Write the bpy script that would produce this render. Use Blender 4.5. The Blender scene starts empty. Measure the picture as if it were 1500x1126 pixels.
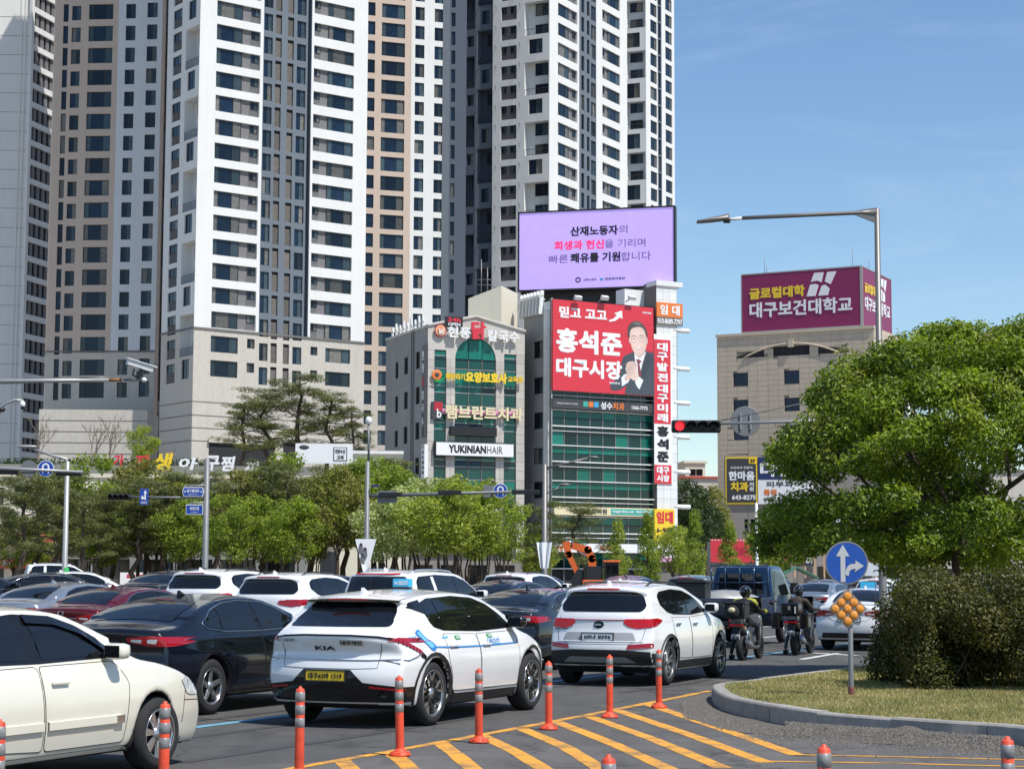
import bpy,bmesh,math,random
import numpy as np
from mathutils import Vector,Matrix
from mathutils.bvhtree import BVHTree
R=math.radians
SC=bpy.context.scene
COL=SC.collection
rnd=random.Random(7)
# ---------------------------------------------------------------- camera, sky, sun, exposure
CAMH,FPX,PITCH,ROLL=1.72,2785.0,R(5.74),R(0.22)
cam_d=bpy.data.cameras.new('camera')
cam_d.sensor_width=36.0
cam_d.lens=36.0*FPX/1500.0
cam_d.clip_start=0.3
cam_d.clip_end=6000
cam=bpy.data.objects.new('camera',cam_d)
COL.objects.link(cam)
cam.matrix_world=Matrix.Translation((0,0,CAMH))@Matrix.Rotation(R(90)+PITCH,4,'X')@Matrix.Rotation(ROLL,4,'Z')
SC.camera=cam
SUN_H=Vector((0.75,-0.66,0)).normalized()
SUN_EL=R(58)
sun_v=Vector((SUN_H.x*math.cos(SUN_EL),SUN_H.y*math.cos(SUN_EL),math.sin(SUN_EL)))
sd=bpy.data.lights.new('sun','SUN')
sd.energy=4.8
sd.angle=R(0.53)
sd.color=(1.0,0.955,0.88)
so=bpy.data.objects.new('sun',sd)
so.rotation_euler=sun_v.to_track_quat('Z','Y').to_euler()
COL.objects.link(so)
W=bpy.data.worlds.new('World')
SC.world=W
W.use_nodes=True
nt=W.node_tree
for n_ in list(nt.nodes):
 nt.nodes.remove(n_)
sky=nt.nodes.new('ShaderNodeTexSky')
sky.sky_type='NISHITA'
sky.sun_disc=False
sky.sun_elevation=SUN_EL
sky.sun_rotation=math.atan2(SUN_H.x,SUN_H.y)
sky.altitude=50
sky.air_density=1.1
sky.dust_density=0.0
sky.ozone_density=3.8
bg=nt.nodes.new('ShaderNodeBackground')
bg.inputs['Strength'].default_value=0.125
out=nt.nodes.new('ShaderNodeOutputWorld')
tc=nt.nodes.new('ShaderNodeTexCoord')
mp=nt.nodes.new('ShaderNodeMapping')
mp.inputs['Scale'].default_value=(3.0,7.0,16.0)
mp.inputs['Rotation'].default_value=(0.25,0.35,0.5)
ns=nt.nodes.new('ShaderNodeTexNoise')
ns.inputs['Scale'].default_value=1.6
ns.inputs['Detail'].default_value=9
ns.inputs['Roughness'].default_value=0.62
ns.inputs['Distortion'].default_value=0.9
rp=nt.nodes.new('ShaderNodeValToRGB')
rp.color_ramp.elements[0].position=0.50
rp.color_ramp.elements[0].color=(0,0,0,1)
rp.color_ramp.elements[1].position=0.95
rp.color_ramp.elements[1].color=(0.16,0.16,0.16,1)
mx=nt.nodes.new('ShaderNodeMix')
mx.data_type='RGBA'
mx.inputs[7].default_value=(8.0,8.6,9.4,1)
nt.links.new(tc.outputs['Generated'],mp.inputs['Vector'])
nt.links.new(mp.outputs['Vector'],ns.inputs['Vector'])
nt.links.new(ns.outputs['Fac'],rp.inputs['Fac'])
nt.links.new(rp.outputs['Color'],mx.inputs[0])
hs=nt.nodes.new('ShaderNodeHueSaturation')
hs.inputs['Saturation'].default_value=1.08
nt.links.new(sky.outputs['Color'],hs.inputs['Color'])
nt.links.new(hs.outputs['Color'],mx.inputs[6])
nt.links.new(mx.outputs[2],bg.inputs['Color'])
nt.links.new(bg.outputs['Background'],out.inputs['Surface'])
SC.view_settings.view_transform='Standard'
SC.view_settings.look='None'
SC.view_settings.exposure=0.17
SC.view_settings.gamma=1
SC.view_settings.use_curve_mapping=False
SC.render.engine='CYCLES'
SC.cycles.max_bounces=6
SC.cycles.transparent_max_bounces=8
SC.cycles.use_denoising=True
# ---------------------------------------------------------------- pixel (of the 1500 px photograph) to place
CM=cam.matrix_world.to_3x3()
EYE=Vector((0,0,CAMH))
def ray(px,py):
 return(CM@Vector(((px-750)/FPX,(563-py)/FPX,-1.0))).normalized()
def G(px,py,h=0.0):
 d=ray(px,py)
 return EYE+d*((h-CAMH)/d.z)
def PT(px,py,Y):
 d=ray(px,py)
 return EYE+d*(Y/d.y)
class Fac:
 """a vertical plane: u along it, v = height, d = distance out of it towards its front"""
 def __init__(s,px,py,Y,a):
  s.a=R(a)
  p=PT(px,py,Y)
  s.p0=Vector((p.x,p.y,0))
  s.t=Vector((math.cos(s.a),math.sin(s.a),0))
  s.n=Vector((math.sin(s.a),-math.cos(s.a),0))
 def uv(s,px,py,d=0.0):
  r=ray(px,py)
  o=s.p0+s.n*d
  k=(o-EYE).dot(s.n)/r.dot(s.n)
  q=EYE+r*k
  return(q-o).dot(s.t),q.z
 def u(s,px,py,d=0.0):
  return s.uv(px,py,d)[0]
 def v(s,px,py,d=0.0):
  return s.uv(px,py,d)[1]
 def pt(s,u,v,d=0.0):
  p=s.p0+s.t*u+s.n*d
  return Vector((p.x,p.y,v))
 def at(s,o,u,v,d=0.0):
  o.location=s.pt(u,v,d)
  o.rotation_euler=(0,0,s.a)
  return o
  # ---------------------------------------------------------------- tags
def tag(o,label=None,cat=None,group=None,kind=None):
 if label:o['label']=label
 if cat:o['category']=cat
 if group:o['group']=group
 if kind:o['kind']=kind
 return o
def empty(name,loc=(0,0,0),rz=0.0,label=None,cat=None,group=None,kind=None):
 o=bpy.data.objects.new(name,None)
 COL.objects.link(o)
 o.location=loc
 o.rotation_euler=(0,0,rz)
 o.empty_display_size=0.3
 return tag(o,label,cat,group,kind)
def obj(name,me,parent=None,mats=None):
 o=bpy.data.objects.new(name,me)
 COL.objects.link(o)
 if parent is not None:
  o.parent=parent
 return o
def kids(o):
 return[c for c in bpy.data.objects if c.parent==o]
_KIDS={}
def copy_tree(src,loc=None,rz=None,label=None,group=None,name=None):
 if src.name not in _KIDS:
  _KIDS[src.name]=[(c,kids(c))for c in kids(src)]
 r=src.copy();COL.objects.link(r)
 if name:r.name=name
 if loc is not None:r.location=loc
 if rz is not None:r.rotation_euler=(0,0,rz)
 if label:r['label']=label
 if group:r['group']=group
 for c,gs in _KIDS[src.name]:
  cc=c.copy();COL.objects.link(cc);cc.parent=r
  for g in gs:
   gg=g.copy();COL.objects.link(gg);gg.parent=cc
 return r
 # ---------------------------------------------------------------- materials
def mat(name,col,rough=0.6,metal=0.0,var=0.0,vs=3.0,bump=0.0,bs=60.0,coat=0.0,spec=0.5,emit=0.0,
streak=0.0,ior=1.5,rvar=0.0,hue=None,coords='Object',dirt=0.0):
 m=bpy.data.materials.new(name)
 m.use_nodes=True
 t=m.node_tree
 p=t.nodes['Principled BSDF']
 p.inputs['Base Color'].default_value=(*col,1)
 p.inputs['Roughness'].default_value=rough
 p.inputs['Metallic'].default_value=metal
 p.inputs['IOR'].default_value=ior
 p.inputs['Specular IOR Level'].default_value=spec
 p.inputs['Coat Weight'].default_value=coat
 p.inputs['Coat Roughness'].default_value=0.04
 if emit:
  p.inputs['Emission Color'].default_value=(*col,1)
  p.inputs['Emission Strength'].default_value=emit
 if var or bump or streak or rvar or hue or dirt:
  c=t.nodes.new('ShaderNodeTexCoord')
  src=c.outputs[coords]
  last=None
  if var or hue:
   n=t.nodes.new('ShaderNodeTexNoise')
   n.inputs['Scale'].default_value=vs
   n.inputs['Detail'].default_value=6
   n.inputs['Roughness'].default_value=0.65
   t.links.new(src,n.inputs['Vector'])
   mr=t.nodes.new('ShaderNodeMapRange')
   mr.inputs[1].default_value=0.25;mr.inputs[2].default_value=0.75
   t.links.new(n.outputs['Fac'],mr.inputs[0])
   mm=t.nodes.new('ShaderNodeMix');mm.data_type='RGBA'
   a=[max(0,x*(1-var))for x in col]
   b=hue if hue else[min(1,x*(1+var))for x in col]
   mm.inputs[6].default_value=(*a,1);mm.inputs[7].default_value=(*b,1)
   t.links.new(mr.outputs[0],mm.inputs[0])
   last=mm.outputs[2]
  if streak:
   mp=t.nodes.new('ShaderNodeMapping')
   mp.inputs['Scale'].default_value=(1.3,1.3,0.09)
   t.links.new(src,mp.inputs['Vector'])
   n=t.nodes.new('ShaderNodeTexNoise')
   n.inputs['Scale'].default_value=1.6;n.inputs['Detail'].default_value=7
   n.inputs['Roughness'].default_value=0.7
   t.links.new(mp.outputs[0],n.inputs['Vector'])
   mr=t.nodes.new('ShaderNodeMapRange')
   mr.inputs[1].default_value=0.45;mr.inputs[2].default_value=0.75
   mr.inputs[3].default_value=0.0;mr.inputs[4].default_value=streak
   t.links.new(n.outputs['Fac'],mr.inputs[0])
   mm=t.nodes.new('ShaderNodeMix');mm.data_type='RGBA'
   mm.inputs[6].default_value=(*col,1)
   mm.inputs[7].default_value=(*[x*0.35 for x in col],1)
   if last is not None:t.links.new(last,mm.inputs[6])
   t.links.new(mr.outputs[0],mm.inputs[0])
   last=mm.outputs[2]
  if dirt:
   sx=t.nodes.new('ShaderNodeSeparateXYZ');t.links.new(src,sx.inputs[0])
   mr=t.nodes.new('ShaderNodeMapRange')
   mr.inputs[1].default_value=0.75;mr.inputs[2].default_value=0.18
   mr.inputs[3].default_value=0.0;mr.inputs[4].default_value=dirt
   t.links.new(sx.outputs[2],mr.inputs[0])
   mm=t.nodes.new('ShaderNodeMix');mm.data_type='RGBA'
   mm.inputs[6].default_value=(*col,1);mm.inputs[7].default_value=(0.16,0.14,0.12,1)
   if last is not None:t.links.new(last,mm.inputs[6])
   t.links.new(mr.outputs[0],mm.inputs[0]);last=mm.outputs[2]
  if rvar:
   oi=t.nodes.new('ShaderNodeObjectInfo')
   mr=t.nodes.new('ShaderNodeMapRange')
   mr.inputs[3].default_value=1-rvar;mr.inputs[4].default_value=1+rvar
   t.links.new(oi.outputs['Random'],mr.inputs[0])
   mm=t.nodes.new('ShaderNodeVectorMath');mm.operation='SCALE'
   mm.inputs[0].default_value=col
   if last is not None:t.links.new(last,mm.inputs[0])
   t.links.new(mr.outputs[0],mm.inputs['Scale'])
   last=mm.outputs[0]
  if last is not None:
   t.links.new(last,p.inputs['Base Color'])
   if emit:t.links.new(last,p.inputs['Emission Color'])
  if bump:
   n=t.nodes.new('ShaderNodeTexNoise')
   n.inputs['Scale'].default_value=bs;n.inputs['Detail'].default_value=5
   t.links.new(src,n.inputs['Vector'])
   b=t.nodes.new('ShaderNodeBump')
   b.inputs['Strength'].default_value=bump;b.inputs['Distance'].default_value=0.02
   t.links.new(n.outputs['Fac'],b.inputs['Height'])
   t.links.new(b.outputs['Normal'],p.inputs['Normal'])
 return m
def leafmat(name,c1,c2,trans=0.35,vs=1.2):
 m=bpy.data.materials.new(name);m.use_nodes=True
 t=m.node_tree;p=t.nodes['Principled BSDF']
 g=t.nodes.new('ShaderNodeNewGeometry');c=t.nodes.new('ShaderNodeTexCoord')
 n=t.nodes.new('ShaderNodeTexNoise');n.inputs['Scale'].default_value=vs;n.inputs['Detail'].default_value=3
 t.links.new(c.outputs['Object'],n.inputs['Vector'])
 ad=t.nodes.new('ShaderNodeMath');ad.operation='MULTIPLY_ADD'
 ad.inputs[1].default_value=0.75
 t.links.new(g.outputs['Random Per Island'],ad.inputs[0])
 sb=t.nodes.new('ShaderNodeMath');sb.operation='MULTIPLY_ADD';sb.inputs[1].default_value=1.5;sb.inputs[2].default_value=-0.62
 t.links.new(n.outputs['Fac'],sb.inputs[0]);t.links.new(sb.outputs[0],ad.inputs[2])
 mm=t.nodes.new('ShaderNodeMix');mm.data_type='RGBA';mm.clamp_factor=True
 mm.inputs[6].default_value=(*c1,1);mm.inputs[7].default_value=(*c2,1)
 t.links.new(ad.outputs[0],mm.inputs[0])
 t.links.new(mm.outputs[2],p.inputs['Base Color'])
 p.inputs['Roughness'].default_value=0.45
 p.inputs['Specular IOR Level'].default_value=0.35
 tr=t.nodes.new('ShaderNodeBsdfTranslucent')
 sc=t.nodes.new('ShaderNodeMix');sc.data_type='RGBA';sc.blend_type='MULTIPLY';sc.inputs[0].default_value=1
 sc.inputs[7].default_value=(1.5,1.6,0.6,1)
 t.links.new(mm.outputs[2],sc.inputs[6]);t.links.new(sc.outputs[2],tr.inputs['Color'])
 ms=t.nodes.new('ShaderNodeMixShader');ms.inputs[0].default_value=trans
 t.links.new(p.outputs[0],ms.inputs[1]);t.links.new(tr.outputs[0],ms.inputs[2])
 t.links.new(ms.outputs[0],t.nodes['Material Output'].inputs['Surface'])
 return m
 # ---------------------------------------------------------------- mesh builder
class MB:
 def __init__(s):
  s.v=[];s.f=[];s.m=[];s.s=[]
 def quad(s,a,b,c,d,m=0,sm=False):
  k=len(s.v);s.v+=[tuple(a),tuple(b),tuple(c),tuple(d)]
  s.f.append((k,k+1,k+2,k+3));s.m.append(m);s.s.append(sm);return s
 def poly(s,pts,m=0):
  k=len(s.v);s.v+=[tuple(p)for p in pts]
  s.f.append(tuple(range(k,k+len(pts))));s.m.append(m);s.s.append(False);return s
 def box(s,x0,x1,y0,y1,z0,z1,m=0,mtx=None):
  k=len(s.v)
  vs=[Vector(p)for p in((x0,y0,z0),(x1,y0,z0),(x1,y1,z0),(x0,y1,z0),(x0,y0,z1),(x1,y0,z1),(x1,y1,z1),(x0,y1,z1))]
  if mtx is not None:vs=[mtx@p for p in vs]
  s.v+=[tuple(p)for p in vs]
  for q in((0,3,2,1),(4,5,6,7),(0,1,5,4),(1,2,6,5),(2,3,7,6),(3,0,4,7)):
   s.f.append(tuple(k+i for i in q));s.m.append(m);s.s.append(False)
  return s
 def bev(s,x0,x1,y0,y1,z0,z1,b=0.02,m=0,mtx=None):
  """box with all edges chamfered"""
  bm=bmesh.new();bmesh.ops.create_cube(bm,size=1)
  for v in bm.verts:
   v.co=Vector(((x0+x1)/2+v.co.x*(x1-x0),(y0+y1)/2+v.co.y*(y1-y0),(z0+z1)/2+v.co.z*(z1-z0)))
  bmesh.ops.bevel(bm,geom=list(bm.edges),offset=b,segments=2,affect='EDGES',profile=0.6)
  s.addbm(bm,m,mtx);return s
 def addbm(s,bm,m=0,mtx=None,sm=False):
  k=len(s.v);bm.verts.index_update()
  for v in bm.verts:
   s.v.append(tuple(mtx@v.co)if mtx is not None else tuple(v.co))
  for f in bm.faces:
   s.f.append(tuple(k+v.index for v in f.verts));s.m.append(m);s.s.append(sm)
  bm.free()
 def tube(s,pts,r,n=8,m=0,cap=True,sm=True):
  pts=[Vector(p)for p in pts]
  rs=list(r)if hasattr(r,'__len__')else[r]*len(pts)
  k0=len(s.v);ax=None
  for i,p in enumerate(pts):
   d=(pts[min(i+1,len(pts)-1)]-pts[max(i-1,0)])
   d=d.normalized()if d.length>1e-9 else Vector((0,0,1))
   if ax is None:
    ax=d.orthogonal().normalized()
   ax=(ax-d*ax.dot(d))
   ax=ax.normalized()if ax.length>1e-6 else d.orthogonal().normalized()
   b=d.cross(ax)
   for j in range(n):
    a=2*math.pi*j/n
    s.v.append(tuple(p+(ax*math.cos(a)+b*math.sin(a))*rs[i]))
  for i in range(len(pts)-1):
   for j in range(n):
    a=k0+i*n+j;b=k0+i*n+(j+1)%n
    s.f.append((a,b,b+n,a+n));s.m.append(m);s.s.append(sm)
  if cap:
   s.f.append(tuple(k0+j for j in range(n))[::-1]);s.m.append(m);s.s.append(False)
   e=k0+(len(pts)-1)*n
   s.f.append(tuple(e+j for j in range(n)));s.m.append(m);s.s.append(False)
  return s
 def lathe(s,prof,n=24,m=0,mtx=None,sm=True,ms=None):
  """profile (r, h) turned about local z"""
  k=len(s.v)
  for(r_,h)in prof:
   for j in range(n):
    a=2*math.pi*j/n
    p=Vector((r_*math.cos(a),r_*math.sin(a),h))
    s.v.append(tuple(mtx@p)if mtx is not None else tuple(p))
  for i in range(len(prof)-1):
   for j in range(n):
    a=k+i*n+j;b=k+i*n+(j+1)%n
    s.f.append((a,b,b+n,a+n));s.m.append(ms[i]if ms else m);s.s.append(sm)
  return s
 def prism(s,outl,y0,y1,m=0,mtx=None,plane='xz',sm=False):
  """closed 2D outline (counter-clockwise) pulled from y0 to y1"""
  k=len(s.v);n=len(outl)
  for y in(y0,y1):
   for(a,b)in outl:
    p=Vector((a,y,b))if plane=='xz' else(Vector((a,b,y))if plane=='xy' else Vector((y,a,b)))
    s.v.append(tuple(mtx@p)if mtx is not None else tuple(p))
  s.f.append(tuple(range(k,k+n)));s.m.append(m);s.s.append(False)
  s.f.append(tuple(range(k+2*n-1,k+n-1,-1)));s.m.append(m);s.s.append(False)
  for i in range(n):
   j=(i+1)%n
   s.f.append((k+i,k+n+i,k+n+j,k+j));s.m.append(m);s.s.append(sm)
  return s
 def ell(s,c,r,n=12,m=0,mtx=None):
  prof=[]
  h=n//2+1
  k=len(s.v)
  for i in range(h+1):
   t=math.pi*i/h
   for j in range(n):
    a=2*math.pi*j/n
    p=Vector((c[0]+r[0]*math.sin(t)*math.cos(a),c[1]+r[1]*math.sin(t)*math.sin(a),c[2]+r[2]*math.cos(t)))
    s.v.append(tuple(mtx@p)if mtx is not None else tuple(p))
  for i in range(h):
   for j in range(n):
    a=k+i*n+j;b=k+i*n+(j+1)%n
    s.f.append((a,a+n,b+n,b));s.m.append(m);s.s.append(True)
  return s
 def mesh(s,name,mats):
  me=bpy.data.meshes.new(name)
  me.from_pydata(s.v,[],s.f)
  for m_ in(mats if isinstance(mats,(list,tuple))else[mats]):
   me.materials.append(m_)
  me.polygons.foreach_set('material_index',s.m)
  me.polygons.foreach_set('use_smooth',s.s)
  me.validate();me.update()
  return me
 def build(s,name,mats,parent=None,loc=None,rz=None):
  o=obj(name,s.mesh(name,mats),parent)
  if loc is not None:o.location=loc
  if rz is not None:o.rotation_euler=(0,0,rz)
  return o
  # ---------------------------------------------------------------- lettering
_TX={}
def text_mesh(body,w,h,m,bold=0.0,depth=0.02,shear=0.0,space=1.0):
 key=(body,round(w,3),round(h,3),m.name,bold,depth,shear)
 if key in _TX:return _TX[key]
 c=bpy.data.curves.new('lettering','FONT')
 c.body=body;c.size=1.0;c.offset=min(bold,0.012);c.extrude=0.01;c.resolution_u=2;c.shear=shear
 c.space_character=space*(1+max(0,bold-0.02)*0.7)
 o=bpy.data.objects.new('lettering',c);COL.objects.link(o)
 dg=bpy.context.evaluated_depsgraph_get()
 me=bpy.data.meshes.new_from_object(o.evaluated_get(dg))
 bpy.data.objects.remove(o);bpy.data.curves.remove(c)
 if bold>0.015:
  vs=[v.co.copy()for v in me.vertices];fs=[tuple(p.vertices)for p in me.polygons]
  r_=(bold-0.008)*0.62;V2,F2_=[],[]
  sh=[(0,0),(r_,0),(-r_,0),(0,r_),(0,-r_),(r_*.7,r_*.7),(-r_*.7,r_*.7),(r_*.7,-r_*.7),(-r_*.7,-r_*.7)]
  if bold<0.035:sh=sh[:5]
  for i,(dx,dy)in enumerate(sh):
   k=len(V2)
   V2+=[(v.x+dx,v.y+dy,v.z*(1+i*0.03))for v in vs];F2_+=[tuple(k+a for a in f)for f in fs]
  bpy.data.meshes.remove(me)
  me=bpy.data.meshes.new('lettering');me.from_pydata(V2,[],F2_)
 n=len(me.vertices)
 co=np.empty(n*3,np.float32);me.vertices.foreach_get('co',co);co=co.reshape(n,3)
 lo=co.min(0);hi=co.max(0);d=np.maximum(hi-lo,1e-6)
 nc=np.empty_like(co)
 nc[:,0]=(co[:,0]-lo[0])/d[0]*w
 nc[:,2]=(co[:,1]-lo[1])/d[1]*h
 nc[:,1]=-(co[:,2]-lo[2])/d[2]*depth
 me.vertices.foreach_set('co',nc.ravel())
 me.materials.clear();me.materials.append(m)
 me.polygons.foreach_set('material_index',[0]*len(me.polygons))
 me.update();me.name='lettering'
 _TX[key]=me
 return me
def text(body,x,z,w,h,m,parent,y=0.0,bold=0.0,depth=0.02,name='lettering',shear=0.0,space=1.0):
 """lettering in a local x-z plane facing -y, its lower left corner at x, z"""
 o=obj(name,text_mesh(body,w,h,m,bold,depth,shear,space),parent)
 o.location=(x,y,z)
 return o
def ftext(F,body,pl,pt,pr,pb,m,parent,d=0.05,bold=0.0,depth=0.03,shear=0.0,name='lettering'):
 """lettering on a facade: photograph box (left, top, right, bottom)"""
 u0,v1=F.uv(pl,(pt),d);u1=F.u(pr,pt,d);v0=F.v(pl,pb,d)
 o=obj(name,text_mesh(body,u1-u0,v1-v0,m,bold,depth,shear),parent)
 F.at(o,u0,v0,d)
 return o
def fbox(F,pl,pt,pr,pb,d0,d1,m,parent,name,mm=None):
 """box on a facade between distances d0 and d1, returns (object, width, height); local x right, z up"""
 u0,v1=F.uv(pl,pt,d1);u1=F.u(pr,pt,d1);v0=F.v(pl,pb,d1)
 o=MB().box(0,u1-u0,0,d1-d0,0,v1-v0).build(name,m,parent)
 F.at(o,u0,v0,d1)
 return o,u1-u0,v1-v0
 # ---------------------------------------------------------------- walls with openings, windows
def wall(name,F,U0,U1,V0,V1,holes,mats,parent,matfn=None,depth=0.25,thick=None,cuts_v=(),cuts_u=()):
 """holes: (u0,u1,v0,v1,depth,back material or None). One mesh with real openings."""
 us=sorted({round(x,3)for x in[U0,U1,*cuts_u]+[h[0]for h in holes]+[h[1]for h in holes]if U0-1e-6<=x<=U1+1e-6})
 vs=sorted({round(x,3)for x in[V0,V1,*cuts_v]+[h[2]for h in holes]+[h[3]for h in holes]if V0-1e-6<=x<=V1+1e-6})
 b=MB()
 P=lambda u,v,d=0.0:F.pt(u,v,d)
 nu,nv=len(us)-1,len(vs)-1
 occ=np.zeros((nu,nv),bool)
 ua=np.array(us);va=np.array(vs)
 uc=(ua[1:]+ua[:-1])/2;vc=(va[1:]+va[:-1])/2
 for h in holes:
  occ|=((uc>h[0])&(uc<h[1]))[:,None]&((vc>h[2])&(vc<h[3]))[None,:]
 idx={}
 def vid(i,j):
  k=idx.get((i,j))
  if k is None:
   k=idx[(i,j)]=len(b.v);b.v.append(tuple(P(us[i],vs[j])))
  return k
 for i in range(nu):
  for j in range(nv):
   if not occ[i,j]:
    b.f.append((vid(i,j),vid(i+1,j),vid(i+1,j+1),vid(i,j+1)))
    b.m.append(matfn(uc[i],vc[j])if matfn else 0);b.s.append(False)
 for(u0,u1,v0,v1,dp,bk)in holes:
  mi=matfn((u0+u1)/2,v1+0.05)if matfn else 0
  d=-(dp or depth)
  b.quad(P(u0,v0),P(u0,v0,d),P(u0,v1,d),P(u0,v1),mi)
  b.quad(P(u1,v0),P(u1,v1),P(u1,v1,d),P(u1,v0,d),mi)
  b.quad(P(u0,v0),P(u1,v0),P(u1,v0,d),P(u0,v0,d),mi)
  b.quad(P(u0,v1),P(u0,v1,d),P(u1,v1,d),P(u1,v1),mi)
  if bk is not None:
   b.quad(P(u0,v0,d),P(u1,v0,d),P(u1,v1,d),P(u0,v1,d),bk)
 return b.build(name,mats,parent)
_WM={}
def win_mesh(w,h,kind,mats):
 """mats: frame, glass, sash glass. local: x right, z up, viewer at -y; lower left at origin"""
 w=round(w,2);h=round(h,2)
 key=(w,h,kind,mats[0].name,mats[1].name,mats[2].name)
 if key in _WM:return _WM[key]
 b=MB();f=0.07
 b.box(0,w,-0.03,0.06,0,f,0);b.box(0,w,-0.03,0.06,h-f,h,0)
 b.box(0,f,-0.03,0.06,f,h-f,0);b.box(w-f,w,-0.03,0.06,f,h-f,0)
 if kind=='big':
  c=[0.02,0.2,0.72,0.98];c=[f+(w-2*f)*x for x in(0,0.17,0.70,1)]
  for i in range(3):
   gm=1 if i==1 else 2
   y=0.03 if i==1 else 0.012
   b.quad((c[i],y,f),(c[i+1],y+(0.004 if i else-0.004),f),(c[i+1],y+(0.004 if i else-0.004),h-f),(c[i],y,h-f),gm)
   if i:b.box(c[i]-0.035,c[i]+0.035,-0.02,0.05,f,h-f,0)
 elif kind=='pair':
  x=w*0.52
  b.quad((f,0.03,f),(x,0.034,f),(x,0.034,h-f),(f,0.03,h-f),1)
  b.quad((x,0.012,f),(w-f,0.012,f),(w-f,0.012,h-f),(x,0.012,h-f),2)
  b.box(x-0.03,x+0.03,-0.02,0.05,f,h-f,0)
 elif kind=='blind':
  b.quad((f,0.03,f),(w-f,0.03,f),(w-f,0.03,h*0.72),(f,0.03,h*0.72),2)
  b.quad((f,0.045,h*0.72),(w-f,0.045,h*0.72),(w-f,0.045,h-f),(f,0.045,h-f),1)
 else:
  b.quad((f,0.03,f),(w-f,0.03,f),(w-f,0.03,h-f),(f,0.03,h-f),1)
 _WM[key]=b.mesh('window',mats)
 return _WM[key]
def window(F,u0,u1,v0,v1,kind,mats,parent,d=-0.22,name='window'):
 if mats[2].name=='sash_glass' and rnd.random()<.22:mats=[mats[0],mats[1],M['window_glass_curtain']]
 elif mats[2].name=='sash_glass' and rnd.random()<.12:mats=[mats[0],M['window_glass_curtain'],mats[2]]
 o=obj(name,win_mesh(u1-u0,v1-v0,kind,mats),parent)
 F.at(o,u0,v0,d)
 return o
_RM={}
def railing(F,u0,u1,v0,parent,M,d=-0.05,h=1.05):
 w=round(u1-u0,2)
 if(w,M.name)not in _RM:
  b=MB()
  b.box(0,w,-0.03,0.03,h-0.06,h);b.box(0,w,-0.02,0.02,0.06,0.1)
  n=max(3,int(w/0.28))
  for i in range(n+1):
   x=i*(w-0.03)/n
   b.box(x,x+0.03,-0.015,0.015,0.1,h-0.06)
  _RM[(w,M.name)]=b.mesh('railing',M)
 o=obj('railing',_RM[(w,M.name)],parent);F.at(o,u0,v0,d);return o
def solid(name,F,U0,U1,V0,V1,dep,m,parent,front=-0.02):
 """the mass behind a facade"""
 b=MB();P=lambda u,v,d:F.pt(u,v,d)
 f=front
 q=[P(U0,V0,f),P(U1,V0,f),P(U1,V0,-dep),P(U0,V0,-dep)]
 q2=[Vector((p.x,p.y,V1))for p in q]
 b.quad(q2[0],q2[1],q2[2],q2[3]);b.quad(q[1],q[2],q2[2],q2[1]);b.quad(q[2],q[3],q2[3],q2[2]);b.quad(q[3],q[0],q2[0],q2[3])
 return b.build(name,m,parent)
def numify(v):return float(v)
# ---------------------------------------------------------------- shared materials
M={}
def mk(k,*a,**kw):
 M[k]=mat(k,*a,**kw);return M[k]
mk('white_paint_wall',(0.70,0.70,0.68),0.75,var=0.04,vs=0.35,streak=0.10)
mk('pink_paint_wall',(0.53,0.425,0.35),0.8,var=0.04,vs=0.35,streak=0.08)
mk('bluewhite_paint_wall',(0.60,0.62,0.64),0.8,var=0.04,vs=0.35,streak=0.08)
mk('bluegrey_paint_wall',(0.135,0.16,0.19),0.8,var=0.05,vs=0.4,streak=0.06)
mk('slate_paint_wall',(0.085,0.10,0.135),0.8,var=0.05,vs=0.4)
mk('grey_panel',(0.17,0.165,0.17),0.7,var=0.05)
mk('brick_base_wall',(0.50,0.465,0.41),0.85,var=0.10,vs=2.6,streak=0.16)
mk('window_frame_dark',(0.025,0.027,0.03),0.5)
mk('window_glass',(0.006,0.015,0.032),0.05,var=0.6,vs=0.5,ior=1.42,rvar=0.6)
mk('sash_glass',(0.035,0.055,0.065),0.08,var=0.5,vs=1.4,ior=1.42,rvar=0.7)
M['window_glass_curtain']=mat('window_glass_curtain',(0.13,0.125,0.11),.12,var=.4,vs=2.2,ior=1.42,rvar=.5)
mk('strip_blind',(0.23,0.21,0.185),0.8,var=0.1,rvar=0.25)
mk('louvre_dark',(0.10,0.095,0.10),0.6)
mk('rail_metal',(0.10,0.11,0.12),0.4,metal=0.6)
mk('granite_panel',(0.49,0.46,0.42),0.45,var=0.06,vs=2.0,rvar=0.09,streak=0.10)
mk('granite_backing',(0.16,0.15,0.14),0.9)
mk('teal_glass',(0.006,0.135,0.10),0.08,var=0.25,vs=0.5,ior=1.42,rvar=0.35)
mk('teal_glass_dark',(0.004,0.03,0.028),0.06,var=0.3,vs=0.5,ior=1.45,rvar=0.35)
mk('teal_spandrel',(0.004,0.055,0.045),0.12,rvar=0.2)
mk('concrete_side',(0.30,0.29,0.275),0.85,var=0.10,vs=0.8,streak=0.35)
mk('cream_plaster',(0.66,0.62,0.50),0.85,var=0.05,vs=0.8,streak=0.12)
mk('white_metal',(0.78,0.78,0.76),0.4,var=0.04,streak=0.12)
mk('white_tile',(0.72,0.73,0.72),0.35,rvar=0.06,streak=0.08)
mk('black_frame',(0.012,0.012,0.014),0.45)
mk('dark_gap',(0.02,0.02,0.022),0.8)
mk('sign_white',(0.78,0.78,0.79),0.35)
mk('sign_red',(0.62,0.035,0.055),0.4)
mk('sign_darkred',(0.42,0.02,0.04),0.4)
mk('sign_black',(0.015,0.015,0.018),0.4)
mk('sign_charcoal',(0.05,0.05,0.055),0.4)
mk('sign_yellow',(0.80,0.56,0.03),0.4)
mk('sign_orange',(0.72,0.19,0.04),0.4)
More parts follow.
